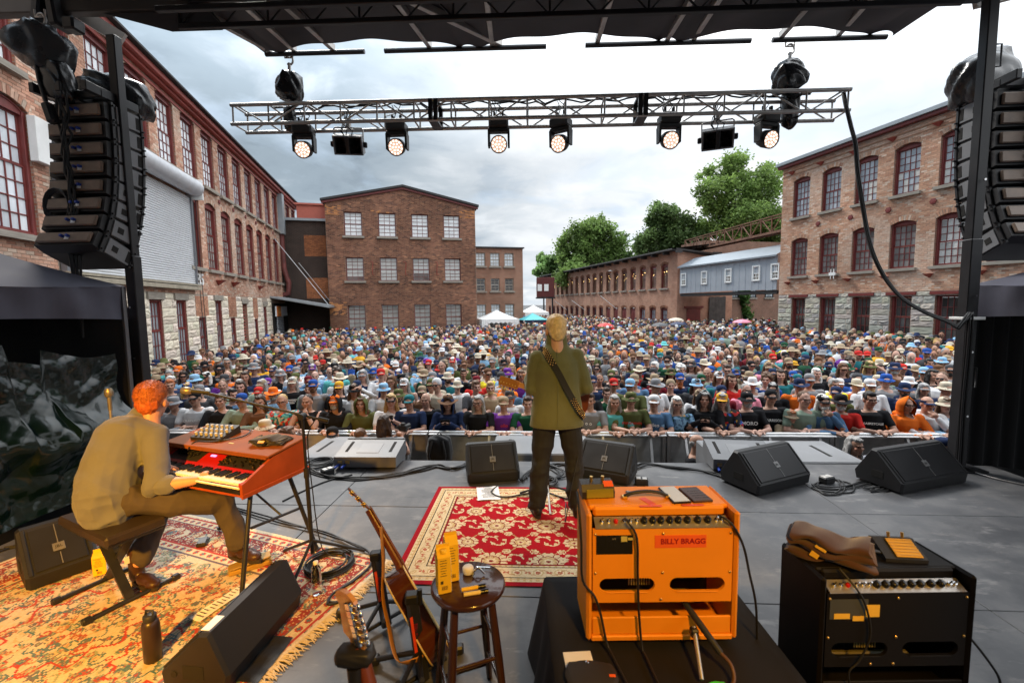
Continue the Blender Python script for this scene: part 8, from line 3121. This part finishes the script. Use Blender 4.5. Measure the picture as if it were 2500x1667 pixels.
for rng in ((4,13),(24,35)):
 for i in range(rng[0]*2,rng[1]*2):
  p=P[i // 2].lerp(P[min(i // 2+1,len(P) - 1)],0.5*(i % 2))
  nrm_=Vector((p.x*0.5,p.y,0)).normalized()
  t=(P[min(i // 2+1,len(P) - 1)] - P[i // 2]).normalized()
  w=t.cross(nrm_).normalized()
  for k in (-1.5,-0.5,0.5,1.5):
   if (i+int(k+1.5)) % 2:
    g.sphere(p+w*k*0.014+nrm_*0.011,0.0055,6,4)
part(st,'stud',g,m_gold,kind='stuff')
gd=Vector((-0.94,0.05,0.30)).normalized()
gc=Vector((0.165,0.22,0.965))
Mgt=Matrix.Translation(gc) @ Matrix((gd,Vector((0,1,0)),gd.cross(Vector((0,1,0))))).transposed().to_4x4()
g=G()
g.M=Mgt @ Matrix.Rotation(PI/2,4,'X')
g.prism([(-0.13,-0.09),(-0.15,0.02),(-0.12,0.12),(-0.02,0.13),(0.06,0.16),(0.14,0.13),(0.08,0.06),(0.10,-0.04),(0.15,-0.12),(0.06,-0.14),(-0.04,-0.12),(-0.12,-0.16)],-0.022,0.022)
part(GT,'body',g,m_maho)
g=G()
g.M=Mgt
g.box((0.30,0.012,0),(0.44,0.022,0.05),0.006)
part(GT,'neck',g,m_maple)
g=G()
g.M=Mgt
g.box((0.61,0.020,0.010),(0.19,0.014,0.085),0.012).box((0.52,0.016,0.0),(0.06,0.02,0.055),0.008)
part(GT,'headstock',g,mat('dark_maple',(0.40,0.17,0.05),0.35))
for k in range(6):
 g=G()
 g.M=Mgt
 x=0.545+k*0.028
 g.cyl((x,0.010,0.05),(x,0.010,0.068),0.004,6).sphere((x,0.010,0.074),(0.008,0.006,0.009),8,6).sphere((x,0.006,0.02),0.006,8,6)
 part(GT,'tuning_peg',g,m_bind)
part(GT,'lead',G().tube(smooth_path([Vector(p) for p in ((0.20,0.18,0.86),(0.235,0.10,0.74),(0.20,0.02,0.86),(0.19,-0.02,0.60),(0.10,-0.12,0.25),(0.05,-0.16,0.012),(0.1,0.2,0.012))]),0.0045,6),m_rub)
# the keyboard player
KP=thing('person','ginger-haired keyboard player seated with his back to us in rolled-sleeve shirt','person',(0,0,0))
dF,dR=Vector((0.34,0.94,0)).normalized(),Vector((0.94,-0.34,0)).normalized()
PV=Vector((BN.location.x+0.03,BN.location.y - 0.02,0.62))
HR,HL=PV+dR*0.10+Vector((0,0,0.02)),PV - dR*0.10+Vector((0,0,0.02))
KR,AR_=ony(545,1222,3.06),onz(586,1330,0.16)
KL,AL_=PV - dR*0.06+dF*0.42,onz(338,1372,0.16)
NB=ony(338,1016,3.10)
SR,SL=ony(378,1062,2.98),ony(378,1062,2.98) - dR*0.40+Vector((0,0,0.02))
ER,WR=ony(384,1186,2.80),ony(480,1172,2.86)
EL,WL=SL+Vector((0.05,0.16,-0.28)),onz(380,1145,0.80)
HC=ony(374,980,3.16)
HMK=Matrix.Translation(HC) @ Matrix.Rotation(math.atan2(0.22,0.97)+PI,4,'Z') @ Matrix.Rotation(0.18,4,'X') @ Matrix.Scale(1.10,4)
MIDB=(PV+NB)/2 - dF*0.06
g=G()
add_head(g,HMK)
cap(g,[PV,MIDB,NB - dF*0.02 - Vector((0,0,0.10))],[0.10,0.12,0.10],16)
cap(g,[NB,HC - Vector((0,0,0.03))],[0.062,0.055])
cap(g,[SR,ER],[0.048,0.042])
cap(g,[ER,ER.lerp(WR,0.4),WR],[0.046,0.044,0.029])
cap(g,[SL,EL],[0.055,0.045])
cap(g,[EL,WL],[0.044,0.028])
add_hand(g,WR,ony(530,1158,2.96) - WR,-1,(0,-0.2,1),0.55,1.12)
add_hand(g,WL,dF+Vector((0,0,-0.1)),1,(0,0,1),0.5)
for h,k,a in ((HR,KR,AR_),(HL,KL,AL_)):
 cap(g,[h,k],[0.060,0.045])
 cap(g,[k,a],[0.045,0.036])
me=remesh(g,0.0072,3,'body')
vcol(me,face_colour(co(me),HMK))
o=link('body',me,KP,m_skin)
o.color=(0.58,0.29,0.19,1)
g=G()
cap(g,[PV - Vector((0,0,0.045)),PV+Vector((0,0,0.05)) - dF*0.03,MIDB - dF*0.01,(MIDB+NB)/2 - dF*0.025,NB - Vector((0,0,0.10)) - dF*0.02],[0.170,0.178,0.170,0.168,0.135],20)
cap(g,[SL,(SL+SR)/2 - dF*0.05+Vector((0,0,0.01)),SR],[0.085,0.12,0.085],16)
cap(g,[NB - Vector((0,0,0.03)),NB+(HC - NB)*0.35],[0.085,0.070],14)
cap(g,[SR - dR*0.04,SR,SR.lerp(ER,0.5),ER,ER.lerp(WR,0.10)],[0.08,0.086,0.080,0.074,0.066],16)
cap(g,[SL,SL.lerp(EL,0.5),EL,EL.lerp(WL,0.2)],[0.08,0.076,0.068,0.06],14)
me=wrinkle(remesh(g,0.0075,4,'shirt'),0.034,12,21,(1.0,1.0,1.0),lambda P: np.clip((1.12 - P[:,2])*2.0,0.25,1))
part(KP,'shirt',me,folds(mat('chambray',(0.135,0.142,0.152),0.85,var=0.10,vs=5,bump=0.3,bs=260,spec=0.15,sheen=0.2),3.4,0.11,0.9,(1,1,1.4)))
cf=G()
dd=(WR - ER).normalized()
cap(cf,[ER+dd*0.025,ER+dd*0.075],[0.064,0.058],16)
part(KP,'rolled_cuff',wrinkle(remesh(cf,0.006,2,'cuff'),0.008,30,3),MATS['chambray'])
g=G()
cap(g,[PV - Vector((0,0,0.02)),PV+dF*0.05],[0.140,0.14],16)
for h,k,a in ((HR,KR,AR_),(HL,KL,AL_)):
 cap(g,[h+dF*0.06,h.lerp(k,0.5),k],[0.108,0.104,0.088],16)
 cap(g,[k,k.lerp(a,0.5),k.lerp(a,0.92)],[0.084,0.080,0.082],16)
me=wrinkle(remesh(g,0.008,3,'trousers'),0.022,12,31,(1.1,1.1,1.0))
part(KP,'trousers',me,folds(mat('brown_twill',(0.060,0.048,0.040),0.85,var=0.2,vs=5,bump=0.3,bs=220),4.5,0.09,0.9,(1.3,1,1)))
m_boot=mat('brown_boot_leather',(0.045,0.019,0.011),0.42,var=0.3,vs=8,bump=0.3,bs=80)
TR_=onz(655,1362,0.10)
shoe(KP,(AR_.x - 0.02,AR_.y,0.062),(TR_.x - AR_.x,TR_.y - AR_.y,0),m_boot,m_sole,0.30,0.16,'boot')
shoe(KP,(AL_.x,AL_.y,0.010),(0.55,-0.25,0),m_boot,m_sole,0.29,0.22,'boot')
g=G()
g.M=HMK
g.sphere((0,0.028,0.050),(0.083,0.100,0.088),20,14).sphere((0,0.068,-0.005),(0.072,0.052,0.082),16,10).sphere((0,-0.055,0.092),(0.056,0.042,0.028),12,8)
me=wrinkle(remesh(g,0.006,3,'hair'),0.006,110,14,(1,1,0.3))
part(KP,'hair',me,mat('ginger_hair',(0.42,0.10,0.02),0.5,var=0.4,vs=40,bump=0.8,bs=70))
strands(KP,HMK,mat('ginger_strand',(0.50,0.15,0.035),0.45,var=0.4,vs=60),2600,0.04,6)
# ================================================================== THE CROWD
def pattern(name,cols,scale,kind='VORONOI'):
 m=mat(name,(0.5,0.5,0.5),0.9,var=0)
 t=m.node_tree
 b=t.nodes['Principled BSDF']
 tcn=[n for n in t.nodes if n.type=='TEX_COORD'][0]
 if kind=='WAVE':
  n=N(t,'ShaderNodeTexWave',i_Scale=scale,i_Distortion=0.6)
  n.bands_direction='X'
 elif kind=='NOISE':
  n=N(t,'ShaderNodeTexNoise',i_Scale=scale,i_Detail=2.0)
 else:
  n=N(t,'ShaderNodeTexVoronoi',i_Scale=scale)
 L(t,tcn,n,3,0)
 r=ramp(t,n,[((i+0.15)/len(cols) if kind != 'NOISE' else 0.3+0.4*i/len(cols),c) for i,c in enumerate(cols)],so=1 if kind=='VORONOI' else 0,interp='CONSTANT')
 L(t,r,b)
 return m
P_FLOR=pattern('tropical_print',[COLS['teal'],COLS['turquoise'],COLS['red'],COLS['cream'],COLS['teal'],COLS['orange']],26)
P_DARK=pattern('dark_floral_print',[COLS['black'],COLS['red'],COLS['black'],COLS['royal blue'],COLS['black'],COLS['mustard yellow']],24)
P_DYE=pattern('tie_dye_print',[COLS['denim blue'],COLS['light blue'],COLS['denim blue'],COLS['forest green'],COLS['denim blue'],COLS['mustard yellow']],6,'NOISE')
P_STR=pattern('navy_stripe',[COLS['navy blue'],COLS['navy blue'],COLS['white']],26,'WAVE')
P_PLAID=pattern('plaid_print',[COLS['maroon'],COLS['white'],COLS['navy blue'],COLS['light blue']],30)
FRONT=[
 (425,'rail',1,'grey','bucket hat','grey','short','brown',None,None,0,None,None,'person leaning low on the rail in grey bucket hat and grey top'),
 (478,'cross',0,'white','baseball cap','black','short','dark brown',None,None,0,None,'OLEFORD','person in white printed t-shirt and black cap by the grey bucket hat'),
 (540,'rail',1,'black',None,None,'short','dark brown',None,None,0,None,None,'dark-haired bareheaded person in black jacket at the rail behind the organ'),
 (592,'rail',1,'sage green','baseball cap','royal blue','short','grey',None,'glasses',0,None,None,'person in sage green shirt and blue cap at the rail'),
 (635,'rail',0,'brown',None,None,'long','dark brown',None,None,0,None,None,'long-haired person in brown t-shirt on the rail beside the tropical shirt'),
 (690,'rail',0,'teal',None,None,'bun','blond',None,'glasses',0,P_FLOR,None,'person in bright tropical print shirt with glasses and a hair bun'),
 (752,'chin',2,'black',None,None,'bun','dark brown',None,None,0,None,None,'person in black tank top with dark bun resting chin on hand'),
 (818,'rail',1,'black','baseball cap','orange','fringe','grey','short beard','glasses',1,None,None,'hooded person with grey goatee and orange cap under black hood'),
 (882,'rail',1,'olive green',None,None,'long','brown',None,None,1,None,None,'person in hooded olive jacket with long brown hair at the rail'),
 (955,'phone',0,'white','visor','black','long','blond',None,None,0,None,None,'blond person in white t-shirt and black visor holding a phone'),
 (1000,'rail',0,'navy blue','baseball cap','teal','short','grey',None,None,0,None,None,'person in navy t-shirt and teal cap left of the rain hood'),
 (1040,'down',0,'black',None,None,'fringe','grey',None,None,0,None,None,'balding person in black t-shirt standing between teal cap and rain hood'),
 (1094,'phone',1,'navy blue','straw hat','brown','long','dark brown',None,'sunglasses',1,None,None,'person filming in navy raincoat hood over a brown brimmed hat'),
 (1168,'rail',0,'black',None,None,'long','grey',None,'glasses',0,None,None,'person with long grey hair and glasses in black t-shirt'),
 (1230,'rail',0,'purple','baseball cap','tan','short','brown',None,None,0,None,'o0o','person in purple printed t-shirt and tan cap left of the guitarist'),
 (1288,'rail',0,'forest green',None,None,'short','dark brown',None,None,0,None,None,'person in green t-shirt half hidden by the guitarist\'s sleeve'),
 (1440,'rail',0,'grey',None,None,'short','dark brown',None,None,0,None,'FACE','person in grey printed t-shirt with clasped hands right of the guitarist'),
 (1500,'rail',0,'turquoise',None,None,'long','grey',None,None,0,None,None,'grey-haired person in turquoise top beside the olive t-shirt'),
 (1540,'rail',0,'olive green','bucket hat','olive green','short','brown',None,'glasses',0,None,'RED','person in olive t-shirt and olive bucket hat on folded arms'),
 (1597,'rail',0,'denim blue','baseball cap','white','short','grey',None,None,0,None,'wilco','person in blue band t-shirt and white cap at the rail'),
 (1652,'rail',0,'denim blue',None,None,'long','white',None,'glasses',0,P_DYE,None,'white-haired person in blue tie-dye t-shirt at the rail'),
 (1720,'phone',1,'black',None,None,'long','grey',None,None,1,None,None,'person in black hood holding up a red phone'),
 (1762,'rail',0,'black','baseball cap','mustard yellow','long','grey',None,'sunglasses',0,P_DARK,None,'person in dark floral shirt and mustard yellow cap'),
 (1822,'rail',0,'black','bucket hat','black','short','grey','short beard','sunglasses',0,None,'MORO','bearded person in black t-shirt and black bucket hat at the rail'),
 (1880,'down',0,'black','baseball cap','black','short','dark brown',None,None,0,None,'GARRISON','person looking down in black lettered t-shirt and black cap'),
 (1932,'rail',0,'tan','bucket hat','tan','long','ginger',None,None,0,None,None,'person in tan bucket hat slumped on the rail before the sage top'),
 (1962,'cross',0,'sage green',None,None,'bun','brown',None,'glasses',0,None,None,'smiling person in sage green top with brown hair tied back'),
 (2008,'chin',1,'denim blue','baseball cap','black','long','white','long beard',None,0,None,None,'long-bearded white-haired person in denim shirt leaning on one hand'),
 (2052,'rail',0,'red','wide-brimmed hat','black','short','white','short beard','glasses',0,None,None,'white-bearded person in red t-shirt and black wide-brimmed hat'),
 (2122,'rail',0,'black',None,None,'short','black',None,'glasses',0,None,'BASKETCASE','black-haired person with glasses in black lettered t-shirt by the orange raincoat'),
 (2212,'rail',1,'orange',None,None,'short','dark brown',None,'glasses',1,None,None,'person in hooded orange raincoat at the rail'),
 (2262,'chin',1,'white','visor','navy blue','bun','dark brown',None,None,0,None,None,'person in white blouse and navy visor with hand on face'),
 (2308,'rail',1,'light blue','bucket hat','cream','long','brown',None,None,0,None,None,'person in cream bucket hat and light blue top at the taped roof post'),
]
taken=[]
for (px_,pose,sl,sh,hat,hc,hair,hcol,bd,gl,hood,pat,prt,lab) in FRONT:
 yy=BY+(0.34 if pose in ('rail','chin','phone','cross') else 0.52)
 p=onpl(px_,985,ST(0,yy),SV)
 s=0.84 if 'slumped' in lab else R.uniform(0.96,1.02)
 b=person((p.x,p.y,GZ),SY+math.atan2(-p.x,p.y)*0.4+R.uniform(-0.2,0.2),(s*1.04,s*1.04,s),pose,sl,sh,hat,hc,hair,hcol,bd,gl,0 if R.random()<0.8 else 3,hood,lab,'people in the crowd',pat=pat)
 taken.append((p.x,p.y))
 if prt:
  me_=(0.55,0.03,0.02) if prt in ('RED','o0o') else (0.8,0.8,0.78)
  t_=text(b,'shirt_print',{'RED': 'mmmmm','FACE': 'o o'}.get(prt,prt),0.043 if len(prt)>8 else (0.056 if len(prt)>5 else 0.075),mat('print_'+('red' if me_[0]<0.6 and me_[1]<0.1 else 'white'),me_,0.8),(0,-0.153,1.265),(PI/2 - 0.06,0,0),0.002,bold=0.001)
 if pose=='phone':
  ph=link('smartphone',ME_PHONE,None,None)
  if not ME_PHONE.materials:
   ME_PHONE.materials.append(m_ebony)
  ph.location=b.matrix_basis @ Vector((0,-0.37,1.38))
  ph.rotation_euler=(0.2,0 if px_>1000 else PI/2,b.rotation_euler[2])
  tag(ph,'black smartphone held up by the '+('blond person in black visor' if px_<1000 else ('person in navy raincoat hood' if px_<1200 else 'person in black hood')),'phone')
# where people stand
def allowed(x,y):
 a=ST(0,BY).dot(SV)
 if Vector((x,y,0)).dot(SV)<a+0.85:
  return False
 if x<-7.8 - 0.2556*y+0.9:
  return False
 d=Vector((x,y,0)) - C0
 v,u=d.dot(VX),d.dot(UX)
 if u<-2.3 and v>-0.6:
  return False
 if v>4.8 and u<2.6:
  return False
 e=Vector((x,y,0)) - Q0
 if e.dot(UX)>-0.8 and e.dot(VX)<0.3:
  return False
 e=Vector((x,y,0)) - M0
 if e.dot(UX)>-0.8 and e.dot(VX)>-0.8:
  return False
 if e.dot(UX)>7 or y>62:
  return False
 for (tx,ty,r_) in ((-1.15,33,1.6),(1.8,37,1.4),(2.2,43,1.6),(-3.5,36.5,1)):
  if abs(x - tx)<r_ and abs(y - ty)<r_:
   return False
 q=proj((x,y,0.3))
 return 60<q[0]<2480
spots=[]
row=0
yy=7.45
while yy<62:
 stp=0.51 if yy<14 else (0.52 if yy<30 else 0.62)
 x=-22.0+(row % 2)*stp/2
 while x<24:
  p=ST(x+R.uniform(-0.15,0.15),yy+R.uniform(-0.17,0.17))
  if allowed(p.x,p.y) and all((p.x - a) ** 2+(p.y - b) ** 2>0.16 for a,b in taken):
   spots.append((p.x,p.y))
  x += stp
 yy += 0.55 if yy<14 else (0.57 if yy<30 else 0.74)
 row += 1
spots.sort(key=lambda p: p[1]+0.06*p[0])
vis=[p for p in spots if 345<proj((p[0],p[1],0.2))[0]<2335]
NIND=300 - len(FRONT) - 9
ind=vis[:NIND]
inds=set(ind)
rest=[p for p in spots if p not in inds]
SHW={'black': 20,'navy blue': 11,'white': 10,'grey': 9,'dark grey': 9,'light blue': 6,'royal blue': 3,'red': 2.6,'maroon': 2.5,'olive green': 6,'forest green': 2,'teal': 1.6,'orange': 2,'mustard yellow': 2,'lemon yellow': 1,'purple': 2,'pink': 2,'tan': 4,'brown': 3,'sage green': 4,'cream': 4,'denim blue': 7,'turquoise': 2}
HTW={'navy blue': 12,'black': 14,'white': 6,'tan': 9,'grey': 7,'cream': 4,'olive green': 6,'red': 2.5,'royal blue': 3.5,'light blue': 3,'dark grey': 9,'orange': 1,'brown': 5,'forest green': 2,'maroon': 2,'teal': 1,'mustard yellow': 1,'purple': 0.6,'turquoise': 0.5}
ch=lambda W_: R.choices(list(W_),list(W_.values()))[0]
seen=set()
m_print=mat('print_white',(0.8,0.8,0.78),0.8)
for (x,y) in ind:
 for _ in range(60):
  sh,sl=ch(SHW),R.choices((0,1,2),(7,3,0.4))[0]
  pose=R.choices(('down','cross','brow','phone','rail'),(8,3,0.6,0.7,2))[0]
  if sl==2:
   pose='down'
  hat=R.choices((None,'baseball cap','bucket hat','wide-brimmed hat','straw hat','knit cap'),(9,9,2.6,2.0,1.2,0.5))[0]
  hc=(R.choice(('tan','cream')) if hat=='straw hat' else ch(HTW)) if hat else None
  hair=R.choices(('short','long','curly','fringe','bun'),(8,4.5,1,2.5,1))[0]
  hcol=R.choices(list(HAIRC),(2,5,7,6,3,2,0.6))[0]
  bd=None if hair in ('long','bun') else R.choices((None,'short beard','long beard'),(7,3,0.5))[0]
  gl=R.choices((None,'sunglasses','glasses'),(5,3,2))[0]
  key=(sh,sl,hat,hc,(hair,hcol) if not hat else None,gl,bd)
  if key not in seen and (hat or (sh,hair,hcol) not in seen):
   break
 seen.add(key)
 seen.add((sh,hair,hcol))
 hw={'short': 'short','long': 'long','curly': 'curly','fringe': 'thinning','bun': 'tied-back'}[hair]
 lab='person in %s %s' % (sh,GARM[sl])+(' and %s %s' % (hc,hat) if hat else ' with %s %s hair' % (hw,hcol))
 ex=[e for e in (gl,('%s %s' % (hcol,bd)) if bd else None) if e]
 if pose=='brow':
  ex=['shading the eyes']+ex[:1]
 lab += (', '+' and '.join(ex)) if ex else ''
 if len(lab.replace(',','').split())>16:
  lab=lab[:lab.rindex(' and ')]
 s=R.gauss(1.0,0.035)
 b=person((x,y,GZ),math.atan2(-x,y)*0.7+R.gauss(0,0.28),(s*1.01,s*1.01,s),pose,sl,sh,hat,hc,hair,hcol,bd,gl,R.choices(range(6),(5,5,4,4,1,0.6))[0],False,lab,'people in the crowd')
 if R.random()<0.22 and pose=='down' and sl==0 and sh not in ('white','cream','pink'):
  g=G()
  for k in range(3):
   g.box((0,-0.150,1.29 - 0.035*k),(R.uniform(0.08,0.20),0.004,0.014))
  part(b,'shirt_print',g,m_print,kind='stuff')
# people working in the pit
PIT=[
 (648,1043,0.25,'down',0,'white','bucket hat','cream','short','dark brown',None,'sunglasses',None,'smiling person in cream bucket hat and white shirt in the pit'),
 (702,1062,2.6,'down',0,'brown',None,None,'long','brown',None,None,None,'long-haired person with back turned beside the cream bucket hat'),
 (812,1062,0.3,'down',0,'sage green','baseball cap','black','short','grey',None,None,None,'person in the pit looking down under a black cap'),
 (938,1035,2.7,'phone',0,'dark grey',None,None,'long','dark brown',None,None,None,'long dark-haired photographer with back turned in the pit'),
 (880,1066,2.9,'down',0,'grey',None,None,'bun','brown',None,None,None,'top of a brown-haired head below the turned photographer'),
 (1700,1082,0.9,'phone',0,'black',None,None,'fringe','grey',None,None,None,'balding photographer aiming a camera beside the wide grey monitor'),
 (2085,1088,0.1,'down',1,'navy blue',None,None,'long','grey',None,None,P_STR,'grey-haired person in navy striped shirt bending in the pit'),
 (2300,1090,1.2,'phone',0,'dark grey','baseball cap','navy blue','short','dark brown',None,'glasses',None,'photographer in navy cap peering from behind the taped roof post'),
]
def camera_prop(b,lab):
 o=thing('photo_camera',lab,'camera',b.matrix_basis @ Vector((0,-0.40,1.44)),b.rotation_euler[2])
 part(o,'body',G().box((0,0,0),(0.14,0.07,0.10),0.012).box((0,0,0.06),(0.06,0.06,0.04),0.01),m_plast)
 part(o,'lens',G().lathe([(0.036,0.0),(0.038,0.05),(0.042,0.13),(0.044,0.14),(0.036,0.135)],18,capt=True).mesh('lens') ,m_ebony).rotation_euler=(PI/2,0,0)
 return o
for (px_,py_,rz,pose,sl,sh,hat,hc,hair,hcol,bd,gl,pat,lab) in PIT:
 q=onpl(px_,py_,ST(0,6.12),SV)
 b=person((q.x,q.y,q.z - HZ),rz,(1.04,1.04,1.0),pose,sl,sh,hat,hc,hair,hcol,bd,gl,0,False,lab,'people working in the pit',pat=pat)
 if 'photographer' in lab and 'below' not in lab:
  camera_prop(b,'black long-lens camera held by the '+('long dark-haired' if px_<1000 else ('balding' if px_<2000 else 'navy-capped'))+' photographer')
# the rest of the crowd, beyond what can be picked apart
TPL=[]
for var in range(9):
 g=G()
 g.col = (0,0,0)
 hz=HZ
 g.sphere((0,0,hz),(0.078,0.092,0.115),10,8)
 g.tube([(0,0.02,hz - 0.08),(0,0.03,hz - 0.19)],0.055,7,caps=False)
 g.sphere((0,-0.095,hz - 0.012),(0.014,0.018,0.022),5,4)
 for s in (-1,1):
  a=[(s*0.205,0.0,1.37),(s*0.255,-0.02,1.12)]+([(s*0.24,-0.10,0.88)] if var % 3 else [(-s*0.02,-0.22,1.16)])
  g.col=(0,0,0)
  g.tube(a[1:],[0.040,0.030],6)
  g.col = (1,0,0)
  g.tube(a[:2],[0.068,0.056],7)
 loft(g,[(0,0,0.85,0.165),(0,0,1.1,0.165),(0,0,1.3,0.195),(0,0,1.40,0.175),(0,0.02,1.455,0.085)],1.0,0.66,10)
 g.col = (3,0,0)
 loft(g,[(0,0,0.0,0.13),(0,0,0.86,0.155)],1.0,0.6,6)
 g.col = (4,0,0)
 for s in (-1,1):
  g.sphere((s*0.032,-0.086,hz+0.006),(0.024 if var % 2 else 0.013,0.012,0.014 if var % 2 else 0.007),5,4)
 g.col = (2,0,0)
 if var in (0,1,5):
  g.lathe([(0.084,0.03),(0.092,0.06),(0.076,0.12),(0,0.142)],10,(0,0.012,hz),capb=False)
  g.grid(6,1,lambda u,v: (math.sin((u - 0.5)*2.1)*0.09,0.012 - math.cos((u - 0.5)*2.1)*(0.088+0.078*v),hz+0.045 - 0.016*v))
 elif var in (2,6):
  g.lathe([(0.17 if var==2 else 0.20,0.02 if var==2 else 0.038),(0.092,0.046),(0.088,0.11),(0.05,0.142),(0,0.142)],12,(0,0.01,hz),capb=False)
 elif var in (3,7):
  g.sphere((0,0.030,hz+0.04),(0.084,0.094,0.092),10,7)
 else:
  g.sphere((0,0.034,hz+0.03),(0.090,0.092,0.10),10,7)
  g.tube([(0,0.06,hz),(0,0.07,hz - 0.20)],[0.09,0.07],8)
 V=np.array(g.v)
 F=np.array([f if len(f)==4 else (f+(f[-1],)*(4 - len(f)) if len(f)<4 else f[:4]) for f in g.f if len(f) <= 4])
 TPL.append((V,F,np.array(g.c)[:,0].astype(int)))
def bulk(name,pts,seed):
 r=np.random.RandomState(seed)
 Vs,Fs,Cs=[],[],[]
 off=0
 sc_,hc_,kc_=list(COLS.values()),[COLS[k] for k in HTW],list(HAIRC.values())
 sw,hw=np.array([SHW.get(k,1) for k in COLS],float),np.array(list(HTW.values()),float)
 for (x,y) in pts:
  k=r.choice(9,p=[0.20,0.16,0.09,0.15,0.08,0.10,0.06,0.10,0.06])
  V,F,S=TPL[k]
  s=r.normal(1.0,0.04)
  a=math.atan2(-x,y)*0.7+r.normal(0,0.35)
  c_,s_=math.cos(a),math.sin(a)
  W_=V*(s*1.0,s*1.0,s)
  Vs.append(np.stack([W_[:,0]*c_ - W_[:,1]*s_+x,W_[:,0]*s_+W_[:,1]*c_+y,W_[:,2]+GZ],1))
  Fs.append(F+off)
  off += len(V)
  top=hc_[r.choice(len(hc_),p=hw/hw.sum())] if k in (0,1,2,5,6) else kc_[r.choice(len(kc_),p=[.08,.20,.27,.24,.12,.06,.03])]
  if k==6:
   top=COLS['tan'] if r.rand()<0.6 else COLS['cream']
  pal=np.array([SKINS[r.choice(6,p=[.26,.25,.2,.2,.06,.03])],sc_[r.choice(len(sc_),p=sw/sw.sum())],top,(0.03,0.035,0.06),(0.02,0.02,0.02)])
  Cs.append(pal[S]*r.uniform(0.85,1.15))
 me=npmesh(name,np.concatenate(Vs),np.concatenate(Fs),np.concatenate(Cs),True)
 return link(name,me,None,mat('crowd_colours',rough=0.8,var=0.0,src='attr',spec=0.2))
cr=bulk('crowd',rest,3)
print('crowd',len(rest),len(cr.data.polygons))
cr['kind']='stuff'
cr['label']='dense crowd of festival-goers filling the mill yard to its far end'
cr['category']='crowd'
for px_,py_,Y,c,lab in ((1478,789,26,'red','red and white umbrella over the crowd'),(1612,788,24,'dark grey','dark umbrella over the crowd before the low mill'),(1650,776,28,'cream','pale umbrella held high before the maroon door'),(1655,786,27,'navy blue','small slate umbrella below the pale one'),(1812,780,25,'pink','pink umbrella over the crowd under the grey bridge')):
 q=ony(px_,py_,Y)
 o=thing('umbrella',lab,'umbrella',q,0.3,'umbrellas raised over the crowd')
 g=G().lathe([(0.50,-0.17),(0.42,-0.09),(0.25,-0.02),(0.0,0.02)],8,capb=False,smooth=False)
 part(o,'canopy',g,mat('umbrella_'+c.replace(' ','_'),COLS[c],0.6,var=0.05))
 part(o,'shaft',G().cyl((0,0,-0.9),(0,0,0.06),0.01,6),m_alud)
bpy.data.scenes.remove(TMPS)
